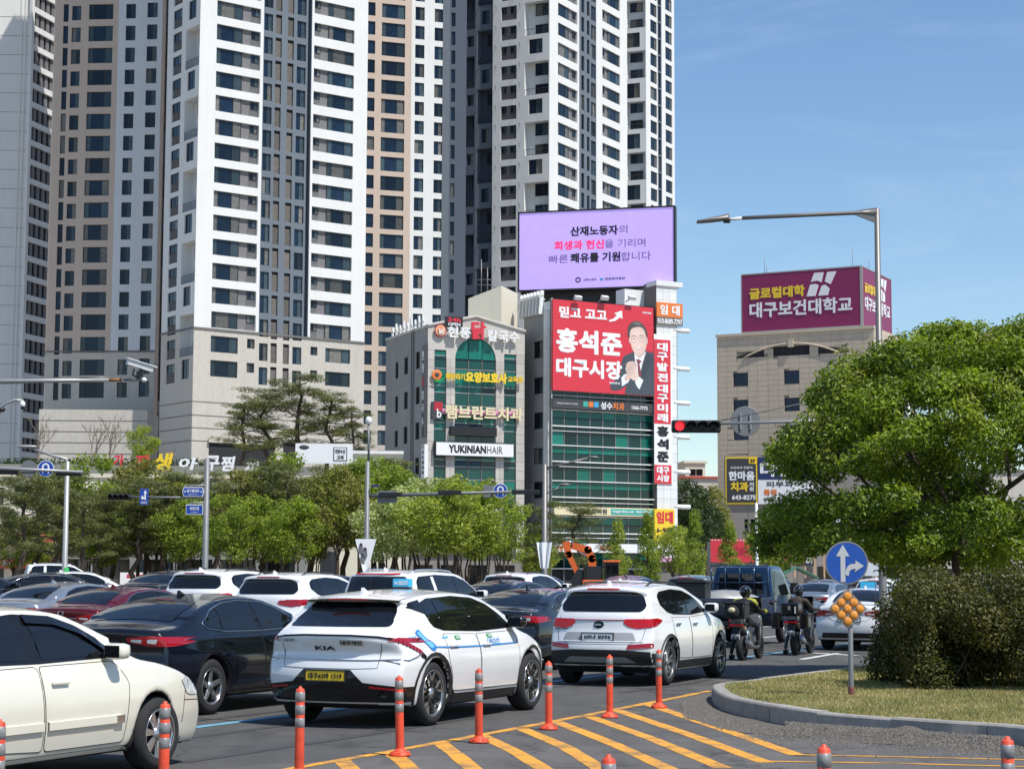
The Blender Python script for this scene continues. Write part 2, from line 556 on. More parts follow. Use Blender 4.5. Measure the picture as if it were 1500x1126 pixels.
mk('sign_gold',(0.55,0.42,0.17),0.4)
mk('sign_cream',(0.70,0.62,0.40),0.4)
mk('sign_magenta',(0.22,0.010,0.085),0.42,var=0.04)
mk('sign_blue',(0.01,0.06,0.36),0.35)
mk('sign_navy',(0.02,0.035,0.12),0.4)
mk('sign_green',(0.03,0.33,0.08),0.4)
mk('sign_teal',(0.05,0.38,0.32),0.4)
mk('sign_skyblue',(0.05,0.34,0.62),0.4)
mk('sign_pink',(0.72,0.35,0.55),0.45)
mk('sign_hotpink',(0.72,0.06,0.28),0.45)
mk('beige_stone',(0.54,0.45,0.345),0.55,var=0.08,vs=1.0,streak=0.14)
mk('beige_joint',(0.24,0.20,0.16),0.9)
mk('blue_window_glass',(0.006,0.015,0.06),0.05,ior=1.45,rvar=0.3)
mk('grey_cladding',(0.25,0.225,0.20),0.6,var=0.05,streak=0.08)
mk('galvanised',(0.20,0.205,0.21),0.55,metal=0.3,var=0.12,vs=4)
mk('pole_grey',(0.19,0.18,0.175),0.45,metal=0.35,var=0.08,vs=3)
mk('pole_light',(0.36,0.36,0.35),0.45,metal=0.3,var=0.08,vs=3)
mk('rubber',(0.018,0.018,0.019),0.85,var=0.15,vs=20)
mk('roof_red',(0.42,0.07,0.05),0.6,var=0.1)
mk('wood_slat',(0.53,0.33,0.20),0.7,var=0.12,rvar=0.15)
mk('glass_dark',(0.008,0.009,0.012),0.06,ior=1.4)
mk('bark',(0.075,0.055,0.042),0.95,var=0.35,vs=9,bump=0.8,bs=25)
mk('bark_light',(0.20,0.165,0.135),0.95,var=0.3,vs=9,bump=0.6,bs=25)
# ---------------------------------------------------------------- ground, road, markings
def asphalt(name,base,gscale=1.0):
 m=bpy.data.materials.new(name);m.use_nodes=True
 t=m.node_tree;p=t.nodes['Principled BSDF'];L=t.links
 c=t.nodes.new('ShaderNodeTexCoord')
 def noise(s,d=4,r=0.6,sc=None):
  n=t.nodes.new('ShaderNodeTexNoise');n.inputs['Scale'].default_value=s;n.inputs['Detail'].default_value=d;n.inputs['Roughness'].default_value=r
  if sc:
   mp=t.nodes.new('ShaderNodeMapping');mp.inputs['Scale'].default_value=sc;mp.inputs['Rotation'].default_value=(0,0,R(24))
   L.new(c.outputs['Object'],mp.inputs[0]);L.new(mp.outputs[0],n.inputs[0])
  else:L.new(c.outputs['Object'],n.inputs[0])
  return n.outputs['Fac']
 def ramp(f,a,b,lo,hi):
  mr=t.nodes.new('ShaderNodeMapRange');mr.inputs[1].default_value=a;mr.inputs[2].default_value=b
  mr.inputs[3].default_value=lo;mr.inputs[4].default_value=hi;L.new(f,mr.inputs[0]);return mr.outputs[0]
 def mul(a,b):
  x=t.nodes.new('ShaderNodeMath');x.operation='MULTIPLY';L.new(a,x.inputs[0]);L.new(b,x.inputs[1]);return x.outputs[0]
 grain=ramp(noise(170*gscale,2,0.7),0.38,0.64,0.55,1.55)
 mid=ramp(noise(1.3,6,0.7),0.3,0.7,0.84,1.18)
 lane=ramp(noise(1.0,4,0.6,(1.6,0.06,1)),0.3,0.7,0.84,1.16)
 v=t.nodes.new('ShaderNodeTexVoronoi');v.feature='DISTANCE_TO_EDGE';v.inputs['Scale'].default_value=0.35
 nn=t.nodes.new('ShaderNodeTexNoise');nn.inputs['Scale'].default_value=1.5;nn.inputs['Detail'].default_value=5
 L.new(c.outputs['Object'],nn.inputs[0])
 va=t.nodes.new('ShaderNodeVectorMath');va.operation='ADD';L.new(c.outputs['Object'],va.inputs[0]);L.new(nn.outputs['Color'],va.inputs[1])
 L.new(va.outputs[0],v.inputs['Vector'])
 crack=ramp(v.outputs['Distance'],0.0,0.010,0.38,1.0)
 v2=t.nodes.new('ShaderNodeTexVoronoi');v2.inputs['Scale'].default_value=0.16;L.new(va.outputs[0],v2.inputs['Vector'])
 sp2=t.nodes.new('ShaderNodeSeparateColor');L.new(v2.outputs['Color'],sp2.inputs[0]);patch=ramp(sp2.outputs[0],0.0,1.0,0.84,1.14)
 stain=ramp(noise(0.9,3,0.5,(2.2,0.5,1)),0.60,0.74,1.0,0.62)
 crack=mul(mul(crack,patch),stain)
 k=mul(mul(grain,mid),mul(lane,crack))
 s=t.nodes.new('ShaderNodeVectorMath');s.operation='SCALE';s.inputs[0].default_value=base;L.new(k,s.inputs['Scale'])
 L.new(s.outputs[0],p.inputs['Base Color']);p.inputs['Roughness'].default_value=0.85
 b=t.nodes.new('ShaderNodeBump');b.inputs['Strength'].default_value=0.5;b.inputs['Distance'].default_value=0.01
 L.new(grain,b.inputs['Height']);L.new(b.outputs[0],p.inputs['Normal'])
 return m
def paintmat(name,col,wear=0.5):
 m=bpy.data.materials.new(name);m.use_nodes=True
 t=m.node_tree;p=t.nodes['Principled BSDF'];L=t.links
 c=t.nodes.new('ShaderNodeTexCoord')
 n=t.nodes.new('ShaderNodeTexNoise');n.inputs['Scale'].default_value=26;n.inputs['Detail'].default_value=7;n.inputs['Roughness'].default_value=0.8
 n2=t.nodes.new('ShaderNodeTexNoise');n2.inputs['Scale'].default_value=3;n2.inputs['Detail'].default_value=5
 L.new(c.outputs['Object'],n.inputs[0]);L.new(c.outputs['Object'],n2.inputs[0])
 ad=t.nodes.new('ShaderNodeMath');ad.operation='ADD';L.new(n.outputs['Fac'],ad.inputs[0]);L.new(n2.outputs['Fac'],ad.inputs[1])
 mr=t.nodes.new('ShaderNodeMapRange');mr.inputs[1].default_value=0.96;mr.inputs[2].default_value=1.2;mr.inputs[3].default_value=0.0;mr.inputs[4].default_value=wear
 L.new(ad.outputs[0],mr.inputs[0])
 mm=t.nodes.new('ShaderNodeMix');mm.data_type='RGBA';mm.inputs[6].default_value=(*col,1);mm.inputs[7].default_value=(0.09,0.085,0.08,1)
 L.new(mr.outputs[0],mm.inputs[0]);L.new(mm.outputs[2],p.inputs['Base Color']);p.inputs['Roughness'].default_value=0.65
 return m
M['asphalt']=asphalt('asphalt',(0.090,0.087,0.083))
M['asphalt_grey']=asphalt('asphalt_grey',(0.112,0.106,0.099),0.7)
M['gravel']=mat('gravel',(0.125,0.112,0.097),0.95,var=0.75,vs=75,bump=1.0,bs=60)
M['stones']=mat('stones',(0.17,0.152,0.13),0.9,var=0.6,vs=30)
M['pavement_mat']=mat('pavement_mat',(0.30,0.27,0.24),0.85,var=0.15,vs=0.8,bump=0.3)
M['line_yellow']=paintmat('line_yellow',(0.72,0.33,0.03),0.75)
M['line_white']=paintmat('line_white',(0.72,0.72,0.70),0.5)
M['line_blue']=paintmat('line_blue',(0.16,0.42,0.56),0.5)
M['kerb_granite']=mat('kerb_granite',(0.34,0.32,0.29),0.8,var=0.22,vs=5,bump=0.5,bs=120,rvar=0.12,streak=0.3)
M['soil']=mat('soil',(0.20,0.165,0.09),0.95,var=0.3,vs=6,bump=0.6)
def sheet(name,pts,z,m,label=None,kind='structure'):
 b=MB();b.poly([(p[0],p[1],z)for p in pts])
 o=b.build(name,m);tag(o,label,None,None,kind);return o
sheet('ground',[(-900,-60),(900,-60),(900,2600),(-900,2600)],-0.012,M['pavement_mat'],'grey paved ground reaching out to the horizon behind the buildings')
DD=Vector((math.sin(R(23.8)),math.cos(R(23.8)),0))
NN=Vector((DD.y,-DD.x,0))
def lane(s,t):
 p=NN*s+DD*t
 return Vector((p.x,p.y,0))
road_pts=[lane(-34,-30),lane(14,-30),lane(14,230),lane(-34,230)]
sheet('road',[(-70,-20),(60,-20),(150,108),(-90,108)],0.0,M['asphalt'],'wide grey asphalt road carrying several lanes of queueing cars')
def strip(name,pts,w,m,z=0.004,label=None):
 """a painted line through ground points, w wide; separate slightly irregular edges"""
 b=MB();pts=[Vector((p[0],p[1],0))for p in pts]
 L_,R_=[],[]
 dense=[]
 for i in range(len(pts)-1):
  n=max(1,int((pts[i+1]-pts[i]).length/0.4))
  for k in range(n):dense.append(pts[i].lerp(pts[i+1],k/n))
 dense.append(pts[-1])
 r_=random.Random(len(name)+int(dense[0].x*97))
 for i,p in enumerate(dense):
  d=(dense[min(i+1,len(dense)-1)]-dense[max(0,i-1)]).normalized()
  n=Vector((-d.y,d.x,0))
  L_.append(p+n*(w/2+r_.uniform(-0.006,0.006)));R_.append(p-n*(w/2+r_.uniform(-0.006,0.006)))
 for i in range(len(dense)-1):
  a,b_,c,d=R_[i],R_[i+1],L_[i+1],L_[i]
  b.quad((a.x,a.y,z),(b_.x,b_.y,z),(c.x,c.y,z),(d.x,d.y,z))
 o=b.build(name,m);tag(o,label,None,None,'structure');return o
g=lambda x,y:G(x,y)
# hatching: a grey patch, the border line and the oblique bars
sheet('road_patch',[g(380,1135),g(1040,1014),g(1046,1040),g(1127,1062),g(1187,1072),g(1520,1098),g(1700,1190),g(900,1500),g(300,1500),g(200,1210)],0.0035,M['asphalt_grey'],'lighter worn asphalt under the yellow hatching')
YL=M['line_yellow']
strip('road_marking',[g(60,1195),g(433,1125),g(582,1099),g(702,1077),g(803,1058),g(893,1041),g(964,1027),g(1040,1012)],0.13,YL,0.008,'yellow border line running along the orange posts')
bars=[((945,1030),(1058,1068),(1168,1106)),((903,1040),(1010,1076),(1122,1117)),((860,1048),(960,1084),(1060,1125)),((815,1057),(900,1090),(990,1131)),
((762,1066),(830,1095),(890,1133)),((705,1077),(755,1101),(808,1133)),((645,1088),(668,1105),(700,1133)),((572,1102),(590,1115),(612,1136)),((500,1114),(512,1124),(530,1142))]
for b_ in bars:
 strip('road_marking',[g(*q)for q in b_],0.17,YL,0.0065,None)
strip('road_marking',[g(1168,1105.5),g(1330,1109),g(1500,1113),g(1640,1117)],0.085,YL,0.0072,'upper of the two long thin yellow lines under the kerb')
strip('road_marking',[g(1118,1115),g(1300,1118),g(1500,1123),g(1640,1127)],0.085,YL,0.0072,'lower of the two long thin yellow lines under the kerb')
# blue and white lane lines
strip('road_marking',[lane(-12.05,8),lane(-12.05,24.6)],0.14,M['line_blue'],0.006,'pale blue line between the first and second lane')
strip('road_marking',[lane(-12.05,26.5),lane(-12.05,60)],0.14,M['line_blue'],0.006,None)
for k in range(5):
 strip('road_marking',[lane(-15.4,10+k*13),lane(-15.4,16+k*13)],0.14,M['line_white'],0.006,None)
 strip('road_marking',[lane(-18.7,10+k*13),lane(-18.7,16+k*13)],0.14,M['line_white'],0.006,None)
strip('road_marking',[g(1174,965.5),g(1228,956.5)],0.16,M['line_white'],0.006,'white lane dash under the motorcycles')
strip('road_marking',[g(1190,956),g(1255,960)],0.2,M['line_white'],0.0075,None)
# tar sealed joints and tyre marks
M['tar']=mat('tar',(.022,.022,.023),.6,var=.2,vs=8)
M['tyre_mark']=mat('tyre_mark',(.052,.052,.053),.85,var=.22,vs=12)
rt=random.Random(8)
for(s0,t0,s1,t1)in((-9.4,19,-15.5,20.2),(-8.9,27.5,-15,29.4),(-9.2,33.5,-16,35.6),(-12.6,14,-12.4,31),(-9.4,38,-14,38.8)):
 p_=[]
 for q in range(13):
  f=q/12;p_.append(lane(s0+(s1-s0)*f+rt.uniform(-.06,.06),t0+(t1-t0)*f+rt.uniform(-.06,.06)))
 strip('road_marking',p_,.035,M['tar'],.0052,None)
for(s0,t0,L_)in((-9.95,15,6.5),(-11.4,15.5,7),(-10.0,26.8,4),(-11.5,26.5,4.6)):
 strip('road_marking',[lane(s0,t0),lane(s0+.08,t0+L_/2),lane(s0+.05,t0+L_)],.17,M['tyre_mark'],.0046,None)
 # gravel swept against the kerb
def blob(name,pts,z,m,jit=0.05,label=None,kind='structure'):
 b=MB();c=[]
 n=len(pts);r_=random.Random(len(name))
 for i in range(n):
  a,d=Vector(pts[i][:2]),Vector(pts[(i+1)%n][:2])
  k=max(2,int((d-a).length/0.15))
  for j in range(k):
   q=a.lerp(d,j/k);c.append((q.x+r_.uniform(-jit,jit),q.y+r_.uniform(-jit,jit),z))
 b.poly(c);o=b.build(name,m);tag(o,label,None,None,kind);return o
blob('gravel_bed',[g(995,1030),g(1040,1018),g(1046,1038),g(1127,1060),g(1187,1070),g(1300,1080),g(1500,1096),g(1560,1100),g(1500,1101),g(1380,1094),g(1290,1090),g(1180,1081),g(1080,1073),g(1005,1052)],0.0095,M['gravel'],0.03,'loose grey gravel swept against the kerb','structure')
gb=MB();r_=random.Random(3)
for i in range(5200):
 px=r_.uniform(1000,1500);t_=(px-1000)/500
 yb=1040+22*min(1,t_*4)+(t_*36)+abs(r_.gauss(0,8))-4
 if px<1050:yb=r_.uniform(1024,1056)
 p=G(px,yb);s_=r_.uniform(0.005,0.017)
 a=r_.uniform(0,6.28)
 q=[(p.x+s_*math.cos(a+k*2.1),p.y+s_*math.sin(a+k*2.1),0.008)for k in range(3)]+[(p.x,p.y,0.008+s_*1.2)]
 hz_=.085*math.exp(-max(0,(yb-(1040+22*min(1,t_*4)+t_*36)))/7)*(1150<px<1480)
 q=[(a_,b_2,c_+hz_)for a_,b_2,c_ in q]
 k=len(gb.v);gb.v+=q
 for f in((0,1,3),(1,2,3),(2,0,3)):
  gb.f.append(tuple(k+j for j in f));gb.m.append(0);gb.s.append(False)
hp=MB()
KX,KY=60,10
for i in range(KX+1):
 f_=i/KX;xk=1150+f_*330
 for j in range(KY+1):
  q_=j/KY;yb_=float(np.interp(xk,[1127,1187,1280,1380,1500],[1057,1067,1076,1084,1094]));p=G(xk,yb_+q_*(15+4*math.sin(f_*9)))
  env=math.sin(math.pi*min(1,max(0,f_)))**.7;z_=.105*env*(1-q_)**1.3*(.75+.3*math.sin(f_*14)+.12*math.sin(f_*37+q_*5))+r_.uniform(0,.008)-(.02 if q_>.95 else 0)
  hp.v.append((p.x,p.y,.006+max(-.01,z_)))
for i in range(KX):
 for j in range(KY):
  a=i*(KY+1)+j;hp.f.append((a,a+1,a+KY+2,a+KY+1));hp.m.append(0);hp.s.append(True)
tag(hp.build('gravel_heap',M['gravel']),'low heap of swept gravel against the kerb',None,None,'structure')
tag(gb.build('gravel',M['stones']),'small loose stones lying along the foot of the kerb','gravel',None,'stuff')
# ---------------------------------------------------------------- the island: kerb stones, lawn
kb=[g(1500,1094),g(1380,1084),g(1280,1076),g(1187,1067),g(1127,1057),g(1085,1049),g(1058,1040),g(1045,1031),g(1043,1023),g(1056,1019),g(1085,1016),g(1127,1010),g(1220,997),g(1285,986),g(1400,966)]
kb=[lane(NN.dot(kb[0])+1.9,DD.dot(kb[0])-1.9)]+kb+[lane(NN.dot(kb[-1]),DD.dot(kb[-1])+26)]
def resample(pts,step):
# smooth Catmull-Rom, then even steps
 P_=[pts[0]]+list(pts)+[pts[-1]];o=[]
 for i in range(1,len(P_)-2):
  for k in range(16):
   t=k/16;a,b,c,d=P_[i-1],P_[i],P_[i+1],P_[i+2]
   o.append(0.5*((2*b)+(c-a)*t+(2*a-5*b+4*c-d)*t*t+(3*b-a-3*c+d)*t**3))
 o.append(P_[-1]);r=[o[0]];acc=0
 for i in range(1,len(o)):
  acc+=(o[i]-o[i-1]).length
  if acc>=step:r.append(o[i]);acc=0
 return r
kc=resample([Vector((p.x,p.y,0))for p in kb],0.11)
kerb=empty('kerb',(0,0,0),0,'grey granite kerb bounding the grass traffic island',None,None,'structure')
HK,WK=0.2,0.19
def kn(i):
 d=(kc[min(i+1,len(kc)-1)]-kc[max(0,i-1)]).normalized()
 return Vector((d.y,-d.x,0))
i=0;rk=random.Random(5)
while i<len(kc)-2:
 n=min(9,len(kc)-1-i);b=MB();hz=HK+rk.uniform(-0.008,0.008);off=rk.uniform(-0.006,0.006)
 rows=[]
 for j in range(i,i+n+1):
  p=kc[j].copy();e=kn(j)
  if j==i:p=p.lerp(kc[j+1],0.09)
  if j==i+n:p=p.lerp(kc[j-1],0.0)
  p=p+e*off
  rows.append([p+Vector((0,0,-0.05)),p+e*0.012+Vector((0,0,hz-0.02)),p+e*0.03+Vector((0,0,hz)),p+e*WK+Vector((0,0,hz)),p+e*WK+Vector((0,0,-0.05))])
 for a_,b2 in zip(rows,rows[1:]):
  for q in range(4):b.quad(a_[q],b2[q],b2[q+1],a_[q+1])
 b.poly(rows[0][::-1]);b.poly(rows[-1])
 b.build('kerb_stone',M['kerb_granite'],kerb)
 i+=n
inner=[kc[j]+kn(j)*(WK-0.01)for j in range(0,len(kc),3)]
def inside(x,y,poly):
 c=False;n=len(poly)
 for i in range(n):
  a,b=poly[i],poly[i-1]
  if(a.y>y)!=(b.y>y)and x<(b.x-a.x)*(y-a.y)/(b.y-a.y+1e-12)+a.x:c=not c
 return c
isl=inner+[lane(NN.dot(inner[-1])+14,DD.dot(inner[-1])),lane(NN.dot(inner[0])+14,DD.dot(inner[0]))]
lb=MB();lb.poly([(p.x,p.y,HK-0.015)for p in isl]);lawn=lb.build('lawn',M['soil']);tag(lawn,'soil bed of the grass traffic island',None,None,'structure')
M['grass']=leafmat('grass',(0.16,0.18,0.055),(0.50,0.41,0.21),0.3,0.9)
rg=np.random.default_rng(11);V_=[];F_=[];n=0
while n<80000:
 px=rg.uniform(1045,1560);
 ytop=985;py=rg.uniform(955,1085)
 p=G(px,py,HK)
 if p.y>40 or not inside(p.x,p.y,isl):continue
 n+=1
 a=rg.uniform(0,6.283);h=rg.uniform(0.015,0.05);w=rg.uniform(0.003,0.006)*(1+p.y/28);lx,ly=rg.normal(0,0.025,2)
 z=HK-0.015;c,s_=math.cos(a)*w,math.sin(a)*w
 k=len(V_)
 V_+=[(p.x-c,p.y-s_,z),(p.x+c,p.y+s_,z),(p.x+lx,p.y+ly,z+h)]
 F_.append((k,k+1,k+2))
me=bpy.data.meshes.new('grass');me.from_pydata(V_,[],F_);me.materials.append(M['grass'])
tag(obj('grass',me),'patchy dry green and straw coloured grass on the island','grass',None,'stuff')
# ---------------------------------------------------------------- apartment towers
WM3=[M['window_frame_dark'],M['window_glass'],M['sash_glass']]
WMAT=[M['white_paint_wall'],M['pink_paint_wall'],M['bluewhite_paint_wall'],M['bluegrey_paint_wall'],M['slate_paint_wall'],M['grey_panel'],M['brick_base_wall']]
VTOP=88.0
HTOP=136.0
def rows(v0,v1,fh,vmin,vmax,period=1):
 """all repeats of the slot v0..v1 between vmin and vmax"""
 k0=math.floor((vmin-v0)/(fh*period));o=[]
 for k in range(k0-1,k0+60):
  a,b=v0+k*fh*period,v1+k*fh*period
  if a>=vmin and b<=vmax:o.append((a,b))
 return o
_LV={}
def louvre(F,u0,u1,v0,v1,parent,d=-0.18,m=None):
 m=m or M['louvre_dark'];w,h=round(u1-u0,2),round(v1-v0,2)
 if(w,h,m.name)not in _LV:
  b=MB();n=max(3,int(h/0.14))
  b.quad((0,0.06,0),(w,0.06,0),(w,0.06,h),(0,0.06,h))
  for i in range(n):
   z=i*h/n
   b.box(0,w,0,0.05,z+0.03,z+h/n-0.02)
  _LV[(w,h,m.name)]=b.mesh('louvre',m)
 o=obj('louvre',_LV[(w,h,m.name)],parent);F.at(o,u0,v0,d);return o
 # ---- the tall white tower in the middle (right-hand face F1, left-hand face F0)
TM=empty('apartment_tower',PT(293,50,225).xy.to_3d(),0,'tall white tower with blue grey window strip and beige brick base behind the pines','apartment tower','apartment towers')
TM.location=(0,0,0)
F1=Fac(293,50,225,37)
F0=Fac(293,50,225,37-90)
fh=(F1.v(318,34.8)-F1.v(318,349.9))/9
VS=F1.v(320,483)
VB=F1.v(320,565)
def band(F,pl,pt,pb):return F.v(pl,pt),F.v(pl,pb)
def U(F,px,py=50):return F.u(px,py)
holes=[];R1=VB+0.3
h1=(U(F1,317.7),U(F1,382));a,b_=band(F1,317.7,57.9,34.8)[::1]
wv0,wv1=F1.v(317.7,57.9),F1.v(317.7,34.8)
h2=(U(F1,460.5),U(F1,519.3));xv0,xv1=F1.v(460.5,86.5),F1.v(460.5,66.4)
strips=[(387.4,399.8,78.2,53.3,'single'),(404,413,83.5,55,'slit'),(421.8,430.7,87,58.6,'slit'),(435.5,448.5,88.5,64,'pair')]
u1a,u1b=U(F1,317.7),U(F1,356.8)
for(lo,hi)in rows(wv0,wv1,fh,VB,VTOP):
 white=lo>VS-1
 if white:
  holes.append((h1[0],h1[1],lo,hi,0.35,5))
  window(F1,u1a,u1b,lo,hi,'big',WM3,TM,-0.25,'wide_window')
  su0,su1=U(F1,370),U(F1,381)
  window(F1,su0,su1,lo+(hi-lo)*0.48,hi-0.08,'pair',WM3,TM,-0.3,'small_window')
  louvre(F1,su0-0.1,su1,lo+0.08,lo+(hi-lo)*0.42,TM,-0.31,M['grey_panel'])
 else:
  holes.append((u1a,u1b,lo,hi,0.3,None));window(F1,u1a,u1b,lo,hi,'big',WM3,TM,-0.2,'wide_window')
  su0,su1=U(F1,370),U(F1,381);m_=lo+(hi-lo)*0.4
  holes.append((su0,su1,m_,hi,0.3,None));window(F1,su0,su1,m_,hi,'pair',WM3,TM,-0.2,'small_window')
for(lo,hi)in rows(xv0,xv1,fh,VB,VTOP):
 white=lo>VS-1
 b0,b1=U(F1,483),U(F1,518.8)
 if white:
  holes.append((h2[0],h2[1],lo,hi,0.35,5))
  window(F1,b0,b1,lo,hi,'big',WM3,TM,-0.25,'wide_window')
  su0,su1=U(F1,461.5),U(F1,471.5)
  window(F1,su0,su1,lo+(hi-lo)*0.48,hi-0.08,'pair',WM3,TM,-0.3,'small_window')
  louvre(F1,su0+0.1,su1,lo+0.08,lo+(hi-lo)*0.42,TM,-0.31,M['grey_panel'])
 else:
  holes.append((b0,b1,lo,hi,0.3,None));window(F1,b0,b1,lo,hi,'big',WM3,TM,-0.2,'wide_window')
  su0,su1=U(F1,461.5),U(F1,471.5);m_=lo+(hi-lo)*0.4
  holes.append((su0,su1,m_,hi,0.3,None));window(F1,su0,su1,m_,hi,'pair',WM3,TM,-0.2,'small_window')
uS0,uS1=U(F1,386.3),U(F1,457.3)
for(pl,pr,pb,pt,kd)in strips:
 c0,c1=U(F1,pl),U(F1,pr);s0,s1=F1.v(pl,pb),F1.v(pl,pt)
 for(lo,hi)in rows(s0,s1,fh,VB-1,VTOP):
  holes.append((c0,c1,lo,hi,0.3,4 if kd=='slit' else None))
  if kd=='slit':
   n_=round(c1-c0,2)
   key=('slit',n_,round(hi-lo,2))
   if key not in _WM:
    bb=MB();w_,h_=n_,round(hi-lo,2)
    bb.box(0,w_,0,0.05,0,0.05,0);bb.box(0,w_,0,0.05,h_-0.05,h_,0);bb.box(0,0.05,0,0.05,0,h_,0);bb.box(w_-0.05,w_,0,0.05,0,h_,0)
    k_=0.0
    while k_<h_*0.8:
     bb.box(0.05,w_-0.05,0.02,0.05,k_+0.05,k_+0.13,1);k_+=0.14
    bb.quad((0,0.06,0),(w_,0.06,0),(w_,0.06,h_),(0,0.06,h_),2)
    _WM[key]=bb.mesh('shutter',[M['window_frame_dark'],M['strip_blind'],M['dark_gap']])
   o=obj('shutter',_WM[key],TM);F1.at(o,c0,lo,-0.18)
  else:
   window(F1,c0,c1,lo,hi,'pair',WM3,TM,-0.2,'tall_window')
uE=U(F1,539)
def mf1(u,v):
 if v<VS:return 6
 if uS0<u<uS1:return 3
 return 0
holes.append((U(F1,451),U(F1,456.5),VS,VTOP,0.6,4))
wall('facade_wall',F1,0,uE,0,HTOP,holes,WMAT,TM,mf1,cuts_v=(VS,),cuts_u=(uS0,uS1))
# left-hand face
fh3=fh;holes=[]
a0,a1=U(F0,254),U(F0,266.6);c0,c1=U(F0,276),U(F0,287);r0,r1=U(F0,272.6),U(F0,292.2)
uL=U(F0,246)
VS0=VS-0.2
for(lo,hi)in rows(F0.v(254,44.4),F0.v(254,17.8),fh,VB,VTOP):
 holes.append((a0,a1,lo,hi,0.2,5))
 m_=lo+(hi-lo)*0.5
 window(F0,a0+0.05,a1-0.05,m_,hi-0.03,'pair',WM3,TM,-0.14,'small_window')
 louvre(F0,a0+0.05,a1-0.05,lo,m_-0.05,TM,-0.15)
for(lo,hi)in rows(F0.v(276,133.3),F0.v(276,106),fh,VB,VTOP,3):
 holes.append((c0,c1,lo,hi,0.25,None));window(F0,c0,c1,lo,hi,'pair',WM3,TM,-0.18,'balcony_window')
for(lo,hi)in rows(F0.v(272.6,103),F0.v(272.6,45),fh,VB-2,VTOP,3):
 holes.append((r0,r1,lo,hi,1.4,2))
 window(F0,c0+0.3,c1+0.2,lo+0.1,lo+2.0,'pair',WM3,TM,-1.32,'balcony_window')
 window(F0,c0+0.3,c1+0.2,lo+fh+0.3,lo+fh+2.1,'pair',WM3,TM,-1.32,'balcony_window')
 railing(F0,r0+0.05,r1-0.05,lo,TM,M['rail_metal'])
wall('facade_wall',F0,uL,0,0,HTOP,holes,WMAT,TM,lambda u,v:6 if v<VS0 else 0,cuts_v=(VS0,))
# roof and back
b=MB();q=[F1.pt(0,HTOP),F1.pt(uE,HTOP),F1.pt(uE,HTOP,-26),F1.pt(uL*0,HTOP,-abs(uL))]
q=[F1.pt(0,HTOP),F1.pt(uE,HTOP),F1.pt(uE,HTOP,uL),F1.pt(0,HTOP,uL)]
b.quad(*q);z0=[Vector((p.x,p.y,0))for p in q]
b.quad(z0[1],z0[2],q[2],q[1]);b.quad(z0[2],z0[3],q[3],q[2])
b.build('roof',WMAT[0],TM)
# ledges of the brick base
for(yy)in(587.5,607.5,626,645):
 for F,ua,ub in((F1,0,uE),(F0,uL,0)):
  vv=F1.v(285,yy)
  o=MB().box(0,ub-ua,-0.03,0.0,-0.05,0.05).build('ledge',M['granite_backing'],TM);F.at(o,ua,vv,0.0)
for F,ua,ub in((F1,0,uE),(F0,uL,0)):
 o=MB().box(0,ub-ua,-0.12,0.0,-0.12,0.12).build('ledge',M['granite_backing'],TM);F.at(o,ua,VS,0.0)
 # the recessed dark link left of it (231..246 px)
FD=Fac(247,50,246,-12);holes=[]
dl,dr=U(FD,230),U(FD,247.5)
for(lo,hi)in rows(FD.v(232,100),FD.v(232,50),fh,12,VTOP,3):
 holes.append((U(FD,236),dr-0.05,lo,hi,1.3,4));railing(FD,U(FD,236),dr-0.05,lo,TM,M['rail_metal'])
for(lo,hi)in rows(FD.v(239,40),FD.v(239,20),fh,12,VTOP,3):
 holes.append((U(FD,238.5),dr-0.3,lo,hi,0.2,None));window(FD,U(FD,238.5),dr-0.3,lo,hi,'pair',WM3,TM,-0.15,'link_window')
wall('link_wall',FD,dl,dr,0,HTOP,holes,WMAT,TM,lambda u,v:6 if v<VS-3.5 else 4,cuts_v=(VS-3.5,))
# ---- the pink and blue-white wing left of it
TP=empty('apartment_tower',(0,0,0),0,'shaded pink and pale blue apartment block between the leftmost tower and the tall white tower','apartment tower','apartment towers')
FP=Fac(85,25,245,-4);fp=(FP.v(297,7)-FP.v(297,389.9))/12
fp=fh
holes=[]
VPS=FP.v(120,515);VPB=FP.v(120,590)
uP=U(FP,174,25)
for(pl,pr,pt,pb,kd,nm)in((93.2,100.6,6.5,32.5,'single','narrow_window'),(105.6,119,9,30.2,'pair','window'),(130.5,166,6.8,29,'big','wide_window'),(184.8,199,6.2,27.6,'pair','window'),(216,231,4.2,26,'pair','square_window')):
 c0,c1=U(FP,pl,20),U(FP,pr,20)
 for(lo,hi)in rows(FP.v(pl,pb),FP.v(pl,pt),fp,VPB,VTOP+4):
  holes.append((c0,c1,lo,hi,0.3,None));window(FP,c0,c1,lo,hi,kd,WM3,TP,-0.2,nm)
e0,e1=U(FP,80,25),U(FP,238,25)
wall('facade_wall',FP,e0,e1,0,HTOP-14,holes,WMAT,TP,lambda u,v:6 if v<VPS else(1 if u<uP else 2),cuts_v=(VPS,),cuts_u=(uP,))
solid('rear_walls',FP,e0,e1,0,HTOP-14,22,M['pink_paint_wall'],TP)
for yy in(515,607,622,640):
 o=MB().box(0,e1-e0,-0.1,0.0,-0.1,0.1).build('ledge',M['granite_backing'],TP);FP.at(o,e0,FP.v(120,yy),0)
